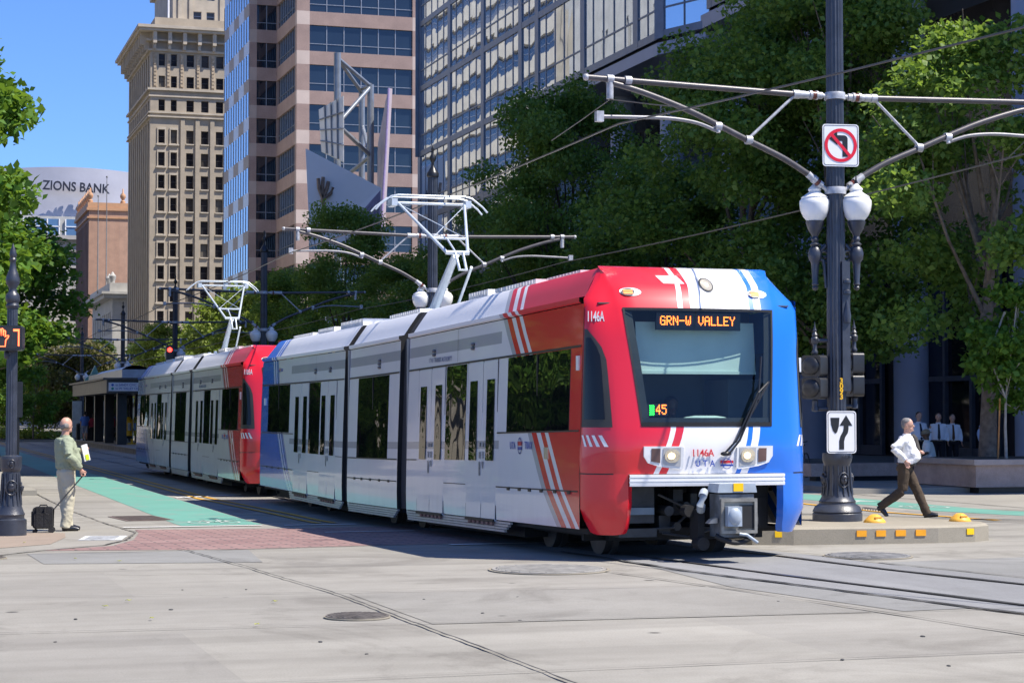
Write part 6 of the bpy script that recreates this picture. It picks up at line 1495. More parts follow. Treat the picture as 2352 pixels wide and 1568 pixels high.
def tree_data(seed, Hh, R, zc, nclump, per, leaf, m, bark, shape=1.0, trunk=.22, cr=.26, lean=(0, 0), limbs=9):
    rng = np.random.default_rng(seed); mb = MB(); rnd = random.Random(seed)
    top = Vector((lean[0], lean[1], Hh*.86)); fork = Vector((lean[0]*.2, lean[1]*.2, zc*.95))
    path = [Vector((0, 0, -.1)), Vector((rnd.uniform(-.05, .05), rnd.uniform(-.05, .05), zc*.5)), fork, fork.lerp(top, .5)+Vector((rnd.uniform(-.3, .3), rnd.uniform(-.3, .3), 0)), top]
    mb.tube(path, [trunk*1.25, trunk, trunk*.85, trunk*.4, .03], 10)
    C_ = []
    for k in range(nclump):
        u = rng.random(); z = zc*.85+(Hh-zc*.85)*(u**.85); f = (z-zc*.85)/(Hh-zc*.85)
        prof = math.sin(math.pi*min(max(.12+.80*f, 0), 1))**.75*shape+(1-shape)*(1-f)
        r = R*prof*math.sqrt(.12+.88*rng.random())*(.75+.4*rng.random()); a = rng.random()*6.283
        C_.append((r*math.cos(a)+lean[0]*f, r*math.sin(a)+lean[1]*f, z-.05*R))
    for k in range(limbs):
        c = Vector(C_[k*max(1, nclump//limbs) % nclump]); zz = zc*.8+(max(c.z-zc, .5))*rnd.uniform(.15, .5)
        s = Vector((lean[0]*.2, lean[1]*.2, zz)); mid = s.lerp(c, .5)+Vector((0, 0, -.08*R+rnd.uniform(-.2, .2)))
        mb.tube([s, mid, c], [trunk*.38, trunk*.22, .02], 6)
        for q in range(2):
            e = c+Vector((rnd.uniform(-1, 1), rnd.uniform(-1, 1), rnd.uniform(-.3, .8)))*R*.25; mb.tube([mid.lerp(c, .4), e], [trunk*.12, .012], 5)
    pts = []
    for c in C_:
        rad_ = R*cr*(.6+.75*rng.random()); n = int(per*(rad_/(R*cr))**2)
        p = rng.normal(size=(n, 3)); p /= np.linalg.norm(p, axis=1)[:, None]; p *= (rng.random(n)**.45)[:, None]*rad_
        p[:, 2] *= .62; p[:, 2] -= .18*np.hypot(p[:, 0], p[:, 1])
        pts.append(p+np.array(c))
    pts = np.concatenate(pts); pts = pts+rng.normal(size=pts.shape)*leaf*.4
    return mb, leaves_mesh('crown', pts, leaf, rng, m), bark
_TP = {}
def tree(name, label, loc, key, rz=0.0, sc=1.0, group=None, **kw):
    t = thing(name, label, 'tree', loc, rz, group)
    if key not in _TP:
        mb, cm, bk_ = tree_data(**kw); tr = mb.build('trunk', bk_, t, 60); cr_ = bpy.data.objects.new('crown', cm); COL.objects.link(cr_); cr_.parent = t; _TP[key] = (tr.data, cm)
    else:
        for nm, d in zip(('trunk', 'crown'), _TP[key]): o = bpy.data.objects.new(nm, d); COL.objects.link(o); o.parent = t
    t.scale = sc if isinstance(sc, tuple) else (sc, sc, sc); return t
gr = 'leafy street trees along the right sidewalk'
A_ = dict(seed=11, Hh=15.5, R=4.6, zc=4.6, nclump=100, per=460, leaf=.175, m=LF_D, bark=BARK, trunk=.27, cr=.25)
B_ = dict(seed=12, Hh=15.0, R=4.4, zc=3.4, nclump=100, per=460, leaf=.175, m=LF_D, bark=BARKD, trunk=.24, cr=.26)
C_ = dict(seed=13, Hh=14.0, R=4.2, zc=3.0, nclump=85, per=460, leaf=.18, m=LF_D, bark=BARKD, trunk=.22, cr=.27)
LF_P = leafmat('planter_tree_leaves', (.08,.16,.03), (.15,.26,.05), (.24,.34,.08), .5)
P_ = dict(seed=15, Hh=10.8, R=3.4, zc=3.6, nclump=58, per=340, leaf=.165, m=LF_P, bark=BARK, trunk=.19, cr=.25, limbs=10)
zs_ = gz(60)+.13
tree('street_tree', 'big thick trunked street tree growing from the granite planter', (25.85, 43.0, .5), 'p', .3, (1, 1, 1), gr, **P_)
tree('street_tree', 'tall dense street tree just right of the near pole, behind the planter tree', (26.9, 53.0, zs_), 'a', 4.1, (.95, .95, 1.0), gr, **A_)
tree('street_tree', 'tall street tree left of the near pole, hiding the right wing of the glass office', (26.3, 58.2, zs_), 'a', 2.2, (.95, .95, .93), gr, **A_)
tree('street_tree', 'shorter street tree below the round columns of the glass office', (26.6, 66, zs_), 'c', .5, (.95, .95, .78), gr, **C_)
tree('street_tree', 'shaggy topped street tree in front of the glass office facade, above the front tram', (26.2, 75, zs_), 'b', 3.4, (.9, .9, 1.03), gr, **B_)
tree('street_tree', 'rounded street tree just right of the front tram pantograph', (26.6, 84, zs_), 'c', 2.0, (.95, .95, .82), gr, **C_)
tree('street_tree', 'low dark street tree directly behind the front tram pantograph', (27, 94, zs_), 'c', 3.9, (.9, .9, .76), gr, **C_)
tree('street_tree', 'dark street tree left of the pole behind the front tram', (26.8, 105, zs_), 'b', .2, (.9, .9, .70), gr, **B_)
tree('street_tree', 'taller street tree standing against the billboard panels', (27.2, 122, zs_), 'c', 1.0, (.9, .9, 1.08), gr, **C_)
tree('street_tree', 'low street tree left of the billboard and over the second tram', (27, 134, zs_), 'b', 4.4, (.95, .95, .80), gr, **B_)
Y_ = dict(seed=21, Hh=12, R=4.2, zc=2.6, nclump=70, per=210, leaf=.30, m=LF_Y, bark=BARK, trunk=.2, cr=.27)
for k, (x, y, s_, lb) in enumerate([(26.5, 148, .98, 'sunlit yellow green tree below the checkered glass tower'), (26.5, 161, 1.0, 'sunlit yellow green tree in front of the tall beige tower'), (26, 176, .85, 'smaller sunlit tree left of the beige tower base'), (25, 196, .9, 'sunlit tree far up the street beyond the platform poles')]):
    tree('street_tree', lb, (x, y, gz(90)), 'y', k*1.3, s_, 'sunlit trees farther along the right sidewalk', **Y_)
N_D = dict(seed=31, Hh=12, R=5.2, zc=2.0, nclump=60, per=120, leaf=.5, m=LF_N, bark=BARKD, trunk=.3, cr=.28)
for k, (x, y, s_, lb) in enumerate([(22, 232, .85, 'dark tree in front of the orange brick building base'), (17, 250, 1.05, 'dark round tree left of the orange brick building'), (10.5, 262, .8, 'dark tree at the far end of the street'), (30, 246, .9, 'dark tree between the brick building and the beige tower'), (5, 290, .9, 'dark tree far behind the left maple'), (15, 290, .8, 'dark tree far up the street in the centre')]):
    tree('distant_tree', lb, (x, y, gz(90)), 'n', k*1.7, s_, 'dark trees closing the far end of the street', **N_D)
BR = dict(seed=41, Hh=6.8, R=5.0, zc=1.8, nclump=80, per=230, leaf=.24, m=LF_B, bark=BARKD, trunk=.16, cr=.24, shape=.95)
tree('bronze_tree', 'broad bronze leaved tree behind the globe lamp and the green clock', (12.6, 149, gz(90)+.1), 'br', 0, 1.0, None, **BR)
M_ = dict(seed=51, Hh=11.5, R=3.3, zc=1.0, nclump=230, per=420, leaf=.20, m=LF_M, bark=BARK, trunk=.22, cr=.24)
M2_ = dict(M_, seed=52, zc=3.4, R=3.9, nclump=150)
tree('maple_tree', 'bright green maple filling the left edge of the photo', (-.68, 45.0, gz(45)), 'm', .7, (1.0, 1.0, 1.07), None, **M_)
tree('maple_tree', 'bright maple behind the first one at the left edge', (.9, 62, gz(56)+.13), 'm2', 2.9, (1.0, 1.0, .80), None, **M2_)
tree('maple_tree', 'maple farther along the left sidewalk, behind the black post', (1.2, 84, gz(75)+.13), 'm2', 4.6, (1.05, 1.05, .85), None, **M2_)
for k, (y, lb) in enumerate(((70, 'third maple from the corner on the left sidewalk, mirrored in the tram windows'), (87, 'maple on the left sidewalk mirrored in the second tram'), (99, 'unseen maple added midway along the block to darken tram reflections'), (112, 'unseen maple added opposite the shelter to darken tram reflections'), (126, 'unseen maple added opposite the green clock to darken tram reflections'))):
    tree('maple_tree', lb, (-1.8, y, gz(y)+.13), 'm', k*1.9, (.9, .9, .85), 'maples along the left sidewalk', **M_)  # out of view; the farther ones are added to darken reflections in the trams
S_ = dict(seed=61, Hh=4.6, R=1.7, zc=1.5, nclump=40, per=120, leaf=.2, m=LF_M, bark=BARK, trunk=.05, cr=.3)
tree('small_tree', 'small bright green tree in the far planting bed beside the bronze tree', (9.0, 140, gz(90)+.1), 's', 0, 1.1, None, **S_)
tree('small_tree', 'second small green tree at the far left planting bed', (7.6, 152, gz(90)+.1), 's', 1.4, 1.0, None, **S_)
T_ = dict(seed=71, Hh=4.1, R=1.15, zc=1.55, nclump=26, per=150, leaf=.15, m=LF_M, bark=mat('pale_bark', (.34,.31,.27), .8, 0, .2, 9), trunk=.035, cr=.33, limbs=7)
tree('young_tree', 'slender young tree tied to a stake at the planter front', (25.35, 41.3, .62), 't', .4, (1.0, 1.0, 1.0), None, **T_)
stk = thing('tree_stake', 'orange wooden stake leaning beside the young tree in the planter', 'stake', (25.15, 41.35, .62))
mb = MB(); mb.tube([(0, 0, -.05), (.07, .0, 1.45)], .022, 6); mb.build('stake', mat('orange_wood', (.45,.20,.06), .7, 0, .2, 8), stk, 50)
mb = MB(); mb.tube([(.06, 0, 1.1), (.2, -.03, 1.08)], .012, 6); mb.build('tie', RUBBER, stk, 50)
# planting beds by the far platform end
def shrub(label, loc, r, h, n, seed, m, group='low shrubs in the far planting bed'):
    rng = np.random.default_rng(seed); t = thing('shrub', label, 'shrub', loc, 0, group)
    p = rng.normal(size=(n, 3)); p /= np.linalg.norm(p, axis=1)[:, None]; p *= (rng.random(n)**.4)[:, None]; p[:, 2] = np.abs(p[:, 2]); p *= np.array([r, r, h])
    o = bpy.data.objects.new('foliage', leaves_mesh('foliage', p, .22, rng, m, -.6)); COL.objects.link(o); o.parent = t
    mb = MB(); mb.tube([(0, 0, -.05), (0, 0, h*.5)], .04, 5); mb.build('stem', BARKD, t)
bed = thing('planting_bed', 'kerbed planting bed at the far left end of the platform', 'planting bed', (9.2, 148, gz(90)))
mb = MB(); mb.box(-2.6, 5, -9, 12, -.05, .16); mb.build('kerb', KERB, bed); mb = MB(); mb.box(-2.4, 4.8, -8.8, 11.8, .161, .2); mb.build('soil', mat('soil', (.05,.04,.03)), bed)
for k, (x, y, r, h) in enumerate([(7.6, 143, 1.1, .9), (8.6, 141.5, 1.0, .7), (10.2, 140.3, 1.2, .6), (7.2, 150, 1.3, 1.0), (11.6, 141, .9, .8), (9.4, 146, 1.1, .9)]):
    shrub('bright green shrub in the far planting bed, %s' % ('leftmost near kerb', 'next to the small tree', 'low clump near the platform', 'behind the sign', 'beside the clock', 'in the middle of the bed')[k], (x, y, gz(90)+.15), r, h, 420, k, LF_Y)
# parked and passing cars far up the street, each body, windows and wheels
def car(label, x, y, col, rz=0.0):
    t = thing('parked_car', label, 'car', (x, y, gz(90)), rz, 'cars far up the street')
    prof = [(-2.2, .35), (-2.25, .75), (-2.1, .95), (-1.5, 1.0), (-.9, 1.42), (.6, 1.45), (1.2, 1.02), (2.1, .85), (2.25, .6), (2.2, .35)]
    mb = MB(); P = [(-.88, a, z) for a, z in prof]; mb.prism(P, (1.76, 0, 0)); mb.build('body', mat('car_%s' % col[0], col[1], .25, .2, .05, 2, coat=.6), t, 25)
    mb = MB()
    for sx in (-1, 1): mb.prism([(sx*.882, a, z) for a, z in ((-1.35, 1.02), (-.85, 1.36), (.55, 1.38), (1.05, 1.04))], (sx*.01, 0, 0))
    mb.prism([(-.7, -.93, 1.38), (.7, -.93, 1.38), (.75, -1.45, 1.03), (-.75, -1.45, 1.03)], (0, -.03, .015)); mb.build('windows', TGL, t)
    for a in (-1.4, 1.4):
        for sx in (-1, 1): mb = MB(); mb.cyl((sx*.72, a, .32), (sx*.9, a, .32), .32, .32, 16); mb.build('wheel', RUBBER, t, 40)
    for sx in (-1, 1): mb = MB(); mb.box(sx*.7-.14, sx*.7+.14, -2.27, -2.2, .68, .84); mb.build('tail_lamp', mat('tail_red', (.5,.02,.02), .3), t)
car('white car far up the street at the left edge of the photo', 4.0, 120, ('white', (.7,.7,.7)))
car('blue grey car far up the street behind the sign post', 6.1, 160, ('blue', (.08,.12,.2)))
car('dark red car far up the street behind the blue one', 5.6, 185, ('red', (.25,.03,.03)))
car('silver car far up the street near the planting bed', 6.6, 205, ('silver', (.45,.46,.48)))
# ================================================================== PEOPLE
def skinmat(name, c):
    m = mat(name, c, .5, 0, .08, 18, spec=.4); m.node_tree.nodes['Principled BSDF'].inputs['Subsurface Weight'].default_value = .08; return m
SK1 = skinmat('skin_light', (.52,.30,.22)); SK2 = skinmat('skin_dark', (.10,.055,.035))
SHOE = mat('black_leather', (.012,.012,.012), .25, 0, .2, 12, coat=.3)
def cloth(name, c, v=.08): return mat(name, c, .85, 0, v, 7, .35, 22, spec=.2)
def fuse(o, vox, smooth=3):
    r = o.modifiers.new('fuse', 'REMESH'); r.mode = 'VOXEL'; r.voxel_size = vox; r.use_smooth_shade = True
    s = o.modifiers.new('soft', 'SMOOTH'); s.factor = .5; s.iterations = smooth
    return o
def person(label, loc, rz, J, C, vox=.011, height=1.74, sit=False):
    """+Y is forward; J: joint positions in metres at 1.74 m; C: clothes"""
    T = thing('person', label, 'person', loc, rz, None); k = height/1.74; T.scale = (k, k, k)
    hipz = J.get('hipz', .93); lean = Vector((0, J.get('lean', 0), 0)); belly = J.get('belly', .02)
    sp = lambda f: Vector((J.get('swx', 0)*f, 0, hipz))+Vector((0, lean.y*f, .52*f))      # spine point 0 hips .. 1 neck base
    def torso(mb, ex, z0=-.08, z1=1.0, neck=True):
        prof = [(-.18, .150, .105, 0), (-.08, .172, .122, 0), (.05, .168, .122, belly*.5), (.22, .162, .125+belly*.5, belly), (.42, .168, .128+belly*.4, belly*.8), (.62, .185, .125, belly*.3), (.80, .190, .108, 0), (.90, .165, .092, -.01), (.97, .10, .075, -.01), (1.0, .066, .066, 0)]
        R = []
        for f, rx, ry, dy in prof:
            if f < z0-1e-6 or f > z1+1e-6: continue
            c = sp(f)+Vector((0, dy, 0)); R.append([c+Vector(((rx+ex)*math.cos(a), (ry+ex)*math.sin(a), 0)) for a in [2*math.pi*i/20 for i in range(20)]])
        mb.loft(R[::1])
    neckb = sp(1.0); hd = neckb+Vector((0, .025+J.get('hfwd', 0), .155)); hy = Matrix.Rotation(J.get('head', 0), 3, 'Z') @ Matrix.Rotation(J.get('nod', 0), 3, 'X')
    shl = {s: sp(.86)+Vector((s*.185, 0, .0)) for s in (-1, 1)}
    arms = {s: (shl[s], Vector(J['el%d' % s]), Vector(J['wr%d' % s])) for s in (-1, 1)}
    legs = {s: (Vector((s*.092, 0, hipz-.01)), Vector(J['kn%d' % s]), Vector(J['an%d' % s]), Vector(J['to%d' % s])) for s in (-1, 1)}
    # one continuous body: torso, neck, head, arms, hands with fingers, legs, feet
    mb = MB(); torso(mb, -.012, -.18)
    mb.tube([neckb-Vector((0, 0, .04)), neckb+Vector((0, .012, .08)), hd-Vector((0, 0, .03))], [.062, .056, .058], 14)
    H = lambda x, y, z: hd+hy @ Vector((x, y, z))
    mb.ell(hd+hy @ Vector((0, -.008, .035)), (.081, .100, .108), 20, 14, rot=hy); mb.ell(H(0, .022, -.045), (.056, .070, .068), 16, 10, rot=hy)
    mb.ell(H(0, .098, -.006), (.014, .022, .026), 10, 8, rot=hy); mb.ell(H(0, .082, -.07), (.026, .022, .018), 10, 6, rot=hy)
    for s in (-1, 1): mb.ell(H(s*.078, -.008, 0), (.010, .022, .034), 8, 8, rot=hy)
    for s in (-1, 1):
        sh, el, wr = arms[s]; mb.tube([sh, sh.lerp(el, .5), el], [.05, .046, .038], 12); mb.tube([el, el.lerp(wr, .35), wr], [.038, .040, .026], 12)
        d = (wr-el).normalized(); hdv = Vector(J.get('hd%d' % s, d)).normalized(); side = Vector(J.get('pm%d' % s, (0, 1, 0))); side = (side-hdv*side.dot(hdv)).normalized(); nrm = hdv.cross(side)
        p0 = wr+hdv*.015; rot = Matrix((side, hdv, nrm)).transposed(); mb.ell(wr+hdv*.05, (.040, .055, .018), 12, 8, rot=rot); curl = J.get('curl%d' % s, .5)
        for q in range(4):
            b = wr+hdv*(.088-.006*abs(q-1.2))+side*(.030-.020*q); l = (.068, .076, .070, .055)[q]
            a1 = curl*.6; a2 = curl*1.3; f1 = hdv*math.cos(a1)+nrm*math.sin(a1)*(-s if J.get('flip%d' % s) else s); f2 = hdv*math.cos(a2)+nrm*math.sin(a2)*(-s if J.get('flip%d' % s) else s)
            mb.tube([b-hdv*.02, b, b+f1*l*.5, b+f1*l*.5+f2*l*.5], [.009, .009, .0085, .007], 7)
        b = wr+hdv*.035+side*.034; mb.tube([b-side*.015, b+(side*.6+hdv*.8).normalized()*.03, b+(side*.35+hdv).normalized()*.062], [.012, .010, .008], 7)
        hp, kn, an, to = legs[s]; mb.tube([hp, hp.lerp(kn, .5), kn], [.078, .070, .050], 12); mb.tube([kn, kn.lerp(an, .35), an], [.050, .048, .034], 12); mb.tube([an+Vector((0, 0, -.02)), an.lerp(to, .55), to], [.038, .036, .028], 10)
    fuse(mb.build('body', C['skin'], T, 179), vox*.75, 2)
    # face
    for s in (-1, 1): mb = MB(); mb.ell(H(s*.030, .088, .018), (.011, .008, .006), 8, 6, rot=hy); mb.build('eye', mat('eye_dark', (.03,.025,.02), .3), T, 60)
    mb = MB(); mb.ell(H(0, .092, -.052), (.022, .007, .005), 8, 5, rot=hy); mb.build('mouth', mat('lips', (.34,.13,.11), .5), T, 60)
    if C.get('hair'):
        mb = MB()
        if C.get('bald'):
            for s in (-1, 1): mb.ell(H(s*.058, -.045, .012), (.026, .062, .048), 12, 8, rot=hy)
            mb.ell(H(0, -.078, .005), (.062, .030, .055), 14, 8, rot=hy)
        else:
            mb.ell(H(0, -.022, .068), (.083, .098, .080), 18, 10, rot=hy); mb.ell(H(0, -.055, .02), (.082, .062, .075), 16, 10, rot=hy)
            if C.get('long'): mb.ell(H(0, -.06, -.05), (.085, .055, .12), 14, 8, rot=hy)
        fuse(mb.build('hair', C['hair'], T, 179), .010, 2)
    if C.get('hat'):
        mb = MB(); mb.lathe([(.001, .135), (.06, .13), (.088, .10), (.096, .055), (.135, .035), (.14, .025), (.09, .04)], n=20); mb.v = [tuple(hd+hy @ Vector((v[0], v[1]*1.12-.005, v[2]))) for v in mb.v]; mb.build('hat', C['hat'], T, 50)
    # shirt: trunk and sleeves
    mb = MB(); torso(mb, C.get('loose', .012), -.08 if C.get('untucked') else .02, .97)
    for s in (-1, 1):
        sh, el, wr = arms[s]; r = C.get('sleeve', .062)
        mb.tube([sh+Vector((-s*.07, 0, .0)), sh, sh.lerp(el, .5), el], [r*1.15, r*1.08, r, r*.88], 14)
        if not C.get('short'): mb.tube([el, el.lerp(wr, .45), el.lerp(wr, .88), el.lerp(wr, .97)], [r*.88, r*.86, r*.66, r*.52], 14)
    o = fuse(mb.build('shirt', C['shirt'], T, 179), vox, 4)
    if C.get('wrinkle'):
        tx = bpy.data.textures.new('cloth_folds', 'CLOUDS'); tx.noise_scale = .09; dm = o.modifiers.new('folds', 'DISPLACE'); dm.texture = tx; dm.strength = .03; dm.mid_level = .5
    mb = MB(); c = sp(.985); mb.lathe([(.070, 0), (.078, -.005), (.074, .03), (.066, .032)], (c.x, c.y+.004, c.z), 18); mb.build('collar', C['shirt'], T, 60)
    # trousers
    mb = MB(); torso(mb, .014, -.18, .10); lw = C.get('leg', 1.0)
    for s in (-1, 1):
        hp, kn, an, to = legs[s]; mb.tube([hp+Vector((0, 0, .05)), hp, hp.lerp(kn, .5), kn], [.092, .100*lw, .090*lw, .073*lw], 16)
        end = an+(an-kn).normalized()*.005 if not C.get('shorts') else kn.lerp(an, .1)
        if C.get('shorts'): mb.tube([kn, end], [.085, .088], 16)
        else: mb.tube([kn, kn.lerp(an, .4), kn.lerp(an, .85), an+(an-kn).normalized()*.03], [.073*lw, .071*lw, .066*lw, .068*lw], 16)
    o = fuse(mb.build('trousers', C['trousers'], T, 179), vox, 4)
    if C.get('wrinkle'): dm = o.modifiers.new('folds', 'DISPLACE'); dm.texture = tx; dm.strength = .022; dm.mid_level = .5
    if C.get('belt'):
        c = sp(.055); mb = MB(); mb.loft([[c+Vector((.190*math.cos(a), (.150+belly*.4)*math.sin(a)+belly*.5, z)) for a in [2*math.pi*i/24 for i in range(24)]] for z in (-.018, .018)]); mb.build('belt', SHOE, T, 40)
    for s in (-1, 1):
        an, to = legs[s][2], legs[s][3]; mb = MB(); d = (to-an); d.z = 0; dl = (to-an).normalized(); heel = an-Vector(d).normalized()*.055+Vector((0, 0, -.045)); upv = Vector((0, 0, 1))
        mb.tube([heel, an+Vector((0, 0, -.035)), an.lerp(to, .5)+Vector((0, 0, -.01)), to+dl*.02], [.040, .048, .046, .032], 12); mb.build('shoe', C.get('shoes', SHOE), T, 60)
        v_ = C.get('shoes', SHOE)
    if C.get('tie'):
        a, b = sp(.96)+Vector((0, .085, -.0)), sp(.12)+Vector((0, .15+belly, 0)); m_ = sp(.5)+Vector((0, .150+belly*1.1, 0)); mb = MB()
        P = [(a, .018), (a.lerp(m_, .12)+Vector((0, .012, 0)), .026), (m_, .034), (b.lerp(m_, .2), .044), (b+Vector((0, .0, -.02)), .006)]
        mb.grid([[p+Vector((-w, 0, 0)), p+Vector((0, .012, 0)), p+Vector((w, 0, 0))] for p, w in P]); mb.build('tie', C['tie'], T, 60)
    return T
STAND = {'el-1': (-.25, -.03, 1.17), 'wr-1': (-.26, .05, .93), 'el1': (.25, -.03, 1.17), 'wr1': (.26, .05, .93), 'kn-1': (-.10, .015, .50), 'an-1': (-.105, -.01, .085), 'to-1': (-.125, .15, .035), 'kn1': (.10, .015, .50), 'an1': (.105, -.01, .085), 'to1': (.125, .15, .035)}
def J_(**k): d = dict(STAND); d.update({a.replace('m1', '-1'): b for a, b in k.items()}); return d
RGT = 17.4+90
# ---- man with the rolling bag
PM = G(150, 1219)
man = person('balding man in olive shirt and khaki trousers holding the handle of a rolling bag', PM, -rad(RGT-26),
    J_(wr1=(.27, .17, .955), el1=(.31, -.03, 1.16), hd1=(-.1, .35, -.9), pm1=(-.9, .3, 0), curl1=1.4, elm1=(-.22, .10, 1.18), wrm1=(-.10, .26, 1.24), hdm1=(.5, .6, .5), curlm1=1.0, head=rad(28), belly=.05, lean=-.02,
       kn1=(.10, .03, .50), an1=(.10, -.02, .085), to1=(.14, .15, .035), knm1=(-.10, .02, .50), anm1=(-.10, .06, .085), tom1=(-.13, .23, .035)),
    dict(skin=SK1, hair=mat('grey_hair', (.20,.19,.18), .7, 0, .2, 40), bald=True, shirt=cloth('olive_shirt', (.30,.34,.24), .06), trousers=cloth('khaki_trousers', (.50,.47,.36), .05), loose=.05, sleeve=.082, leg=1.24, untucked=False, belt=False, wrinkle=True), .0105, 1.77)
def at_person(t, p): return t.matrix_basis @ Vector(p) if False else (Matrix.Translation(t.location) @ Matrix.Rotation(t.rotation_euler.z, 4, 'Z') @ Matrix.Diagonal((t.scale.x, t.scale.y, t.scale.z, 1))) @ Vector(p)
pf = thing('paper_folder', 'folded white and yellow papers held by the man with the rolling bag', 'papers', at_person(man, (.02, .30, 1.20)), -rad(RGT-40))
mb = MB(); mb.cbox((0, 0, 0), (.012, .05, .13), Matrix.Rotation(.25, 3, 'X')); mb.build('papers', WHITE, pf)
mb = MB(); mb.cbox((.016, .02, -.07), (.004, .03, .045), Matrix.Rotation(.25, 3, 'X')); mb.cbox((-.016, .02, -.07), (.004, .03, .045), Matrix.Rotation(.25, 3, 'X')); mb.build('cover', mat('lime_cover', (.55,.65,.03), .4), pf)
PB = G(99, 1223)
bag = thing('rolling_bag', 'black rolling case standing on the corner behind the man who holds its handle', 'bag', PB, -rad(17.4-8))
FAB = mat('black_fabric', (.016,.016,.018), .75, 0, .3, 10, .4, 40)
mb = MB(); mb.prism([(x, -.13, z+.235) for x, z in rrect(.30, .33, .05)], (0, .24, 0)); bb = mb.build('case', FAB, bag, 40)
mb = MB(); mb.prism([(x-.01, -.165, z+.20) for x, z in rrect(.22, .22, .04)], (0, .034, 0)); mb.prism([(-.172, y, z+.22) for y, z in rrect(.18, .22, .03)], (.02, 0, 0)); mb.build('pocket', FAB, bag, 40)
mb = MB(); mb.tube([(-.06, 0, .40), (-.05, 0, .425), (.05, 0, .425), (.06, 0, .40)], .012, 6)
for x in (-.09, .03): mb.box(x, x+.02, -.17, -.131, .08, .40)
mb.build('strap', FAB, bag, 40)
for y in (-.11, .09): mb = MB(); mb.cyl((.13, y-.02, .045), (.13, y+.02, .045), .045, .045, 14); mb.build('wheel', RUBBER, bag, 40); mb = MB(); mb.cyl((-.12, y-.01, .03), (-.12, y+.01, .03), .03, .03, 10); mb.build('wheel', RUBBER, bag, 40)
hand = at_person(man, (.26, .22, .875)); hl = (Matrix.Translation(bag.location) @ Matrix.Rotation(bag.rotation_euler.z, 4, 'Z')).inverted() @ hand
mb = MB(); mb.tube([(.155, -.02, .10), (.16, -.02, .36), tuple(hl)], .011, 7); mb.tube([Vector(hl)+Vector((-.01, -.05, 0)), Vector(hl)+Vector((.0, .05, .0))], .016, 8); mb.build('handle', BLACK, bag, 60)
# ---- walking man
PW = G(2078, 1190)
wm = person('smiling grey haired man in white shirt and brown trousers striding, jacket over shoulder', PW, -rad(RGT+14),
    J_(hipz=.915, elm1=(-.29, .02, 1.19), wrm1=(-.12, .24, 1.12), hdm1=(.5, .7, .4), curlm1=1.6, el1=(.31, -.17, 1.21), wr1=(.215, .03, 1.0), hd1=(-.1, .35, -.9), curl1=.6, pm1=(-.5, .8, 0), head=rad(-12), belly=.075, lean=.04,
       knm1=(-.09, .20, .50), anm1=(-.09, .37, .095), tom1=(-.11, .54, .06), kn1=(.09, -.03, .48), an1=(.09, -.40, .21), to1=(.11, -.30, .055)),
    dict(skin=SK1, hair=mat('silver_hair', (.20,.19,.18), .7, 0, .2, 40), shirt=cloth('white_shirt', (.78,.78,.78), .03), trousers=cloth('brown_trousers', (.075,.055,.038), .12), loose=.032, sleeve=.072, leg=1.12, belt=True, wrinkle=True), .0105, 1.76)
jk = thing('jacket', 'dark grey jacket hanging over the walking man in white, held at his chest', 'jacket', at_person(wm, (-.17, .15, 1.2)), -rad(RGT+14))
mb = MB()
mb.loft([[Vector((x0+rx*math.cos(a), y0+ry*math.sin(a), z)) for a in [2*math.pi*i/12 for i in range(12)]] for x0, y0, z, rx, ry in ((-.02, -.15, .20, .05, .05), (.0, -.06, .26, .06, .07), (.0, .02, .20, .07, .05), (-.0, .06, .05, .075, .045), (-.01, .10, -.10, .08, .04), (-.01, .12, -.2, .05, .03))]); fuse(mb.build('cloth', cloth('jacket_grey', (.07,.065,.06), .2), jk, 179), .011, 3)
# ---- people in the shade behind the planter
DW = cloth('bluish_white_shirt', (.68,.70,.76), .03); BT = cloth('dark_trousers', (.015,.015,.02)); HB = mat('dark_hair', (.03,.022,.018), .7, 0, .2, 40)  # shirt cloth is a slightly bluish white
def stand_at(x, y, dist, label, rz, J, C, h=1.76):
    d = ray(x, y); P = EYE+d*(dist/_fw.dot(d)) if False else EYE+d*dist
    P.z = gz(P.y)+.13; return person(label, P, rz, J, C, .016, h)
FC = -rad(197)
stand_at(2110, 960, 56, 'man in white shirt and navy tie standing in shade, directly behind the walking man', FC+.2, J_(belly=.04), dict(skin=SK1, hair=HB, shirt=DW, trousers=BT, tie=cloth('navy_tie', (.015,.02,.04)), belt=True, loose=.02), 1.8)
stand_at(2155, 960, 57, 'man in white shirt and dark tie standing behind the seated man in the hat', FC-.1, J_(), dict(skin=SK1, hair=HB, shirt=DW, trousers=BT, tie=cloth('grey_tie', (.05,.045,.05)), belt=True, loose=.02), 1.77)
stand_at(2187, 960, 57.5, 'man in white shirt and brown tie standing in shade left of the thick trunk', FC, J_(), dict(skin=SK1, hair=HB, shirt=DW, trousers=BT, tie=cloth('brown_tie', (.10,.045,.02)), belt=True, loose=.02), 1.74)
stand_at(2262, 960, 58, 'person in a pale blue shirt half hidden by the thick planter trunk', FC+.6, J_(), dict(skin=SK1, hair=HB, shirt=cloth('pale_blue_shirt', (.45,.55,.75), .03), trousers=BT, loose=.02), 1.72)
SIT = {'hipz': .12, 'el-1': (-.30, .10, .36), 'wr-1': (-.20, .32, .25), 'el1': (.30, .10, .36), 'wr1': (.20, .32, .25), 'kn-1': (-.14, .42, .10), 'an-1': (-.14, .44, -.36), 'to-1': (-.15, .60, -.42), 'kn1': (.14, .42, .10), 'an1': (.14, .44, -.36), 'to1': (.15, .60, -.42), 'lean': .10, 'nod': -.2}
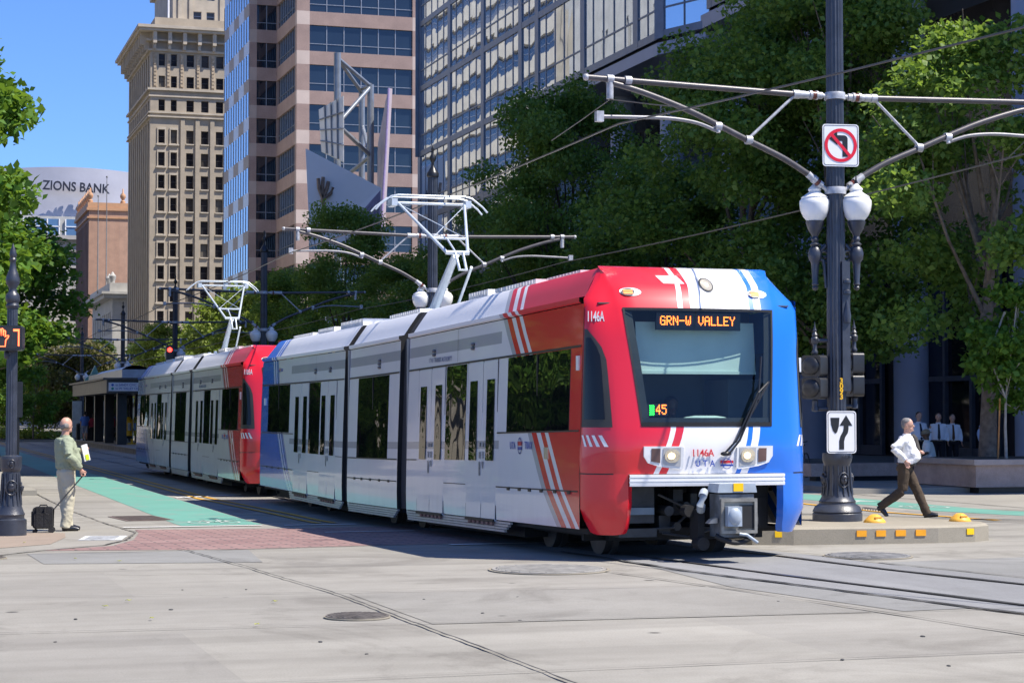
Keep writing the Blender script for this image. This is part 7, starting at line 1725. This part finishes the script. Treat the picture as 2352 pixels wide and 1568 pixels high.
person('seated man in a straw hat and short sleeved shirt behind the planter edge', (25.0, 44.25, .36), rad(62), SIT, dict(skin=SK2, hat=mat('straw_hat', (.20,.17,.11), .8, 0, .2, 20), shirt=cloth('light_shirt', (.62,.66,.66), .04), trousers=cloth('grey_trousers', (.05,.05,.055)), short=True, loose=.03, sleeve=.075, untucked=True), .016, 1.78)
# ---- person passing behind the tram nose
PR = G(1812, 1203)
person('person in red top and light jeans mostly hidden behind the front tram nose', PR, -rad(RGT+10), J_(knm1=(-.09, .12, .5), anm1=(-.09, .16, .1), tom1=(-.1, .32, .04)), dict(skin=SK1, hair=HB, shirt=cloth('red_top', (.50,.04,.05), .2), trousers=cloth('light_jeans', (.30,.42,.58), .1), loose=.02), .014, 1.66)
ph = PR+_R*.05
# ---- far people on the platform
zp_ = gz(60)+.26
def far(label, px, Y, rz, C, h, J=None):
    P = atY(px, 1000, Y); P.z = zp_; return person(label, P, rz, J or J_(knm1=(-.09, .1, .5), anm1=(-.09, .12, .09), tom1=(-.1, .28, .04)), C, .022, h)
far('person in a bright blue shirt and pale shorts walking away along the platform', 195, 124, -rad(10), dict(skin=SK1, hair=HB, shirt=cloth('sky_blue_shirt', (.10,.22,.62)), trousers=cloth('pale_shorts', (.30,.34,.42)), short=True, shorts=True, loose=.05, sleeve=.085, untucked=True), 1.80)
far('person in a maroon top and black trousers walking away beside the green clock', 215, 123, -rad(14), dict(skin=SK1, hair=HB, long=True, shirt=cloth('maroon_top', (.20,.02,.045)), trousers=BT, loose=.045, sleeve=.08, untucked=True), 1.66)
far('person in dark clothes walking just behind the blue shirted walker', 205, 126, -rad(20), dict(skin=SK1, hair=HB, shirt=BT, trousers=BT, loose=.02), 1.70)
far('person in a pink top standing between the clock and the shelter', 233, 129, rad(170), dict(skin=SK1, hair=mat('ginger_hair', (.3,.12,.05), .7), shirt=cloth('pink_top', (.6,.2,.28)), trousers=BT, loose=.02), 1.65)
# ---- tram driver
person('tram driver with a yellow safety vest sitting behind the windscreen of the front tram', (8.88, 22.05, .98), rad(180), SIT, dict(skin=SK2, hair=HB, shirt=cloth('safety_vest', (.38,.45,.05), .3), trousers=BT, loose=.02), .016, 1.7)
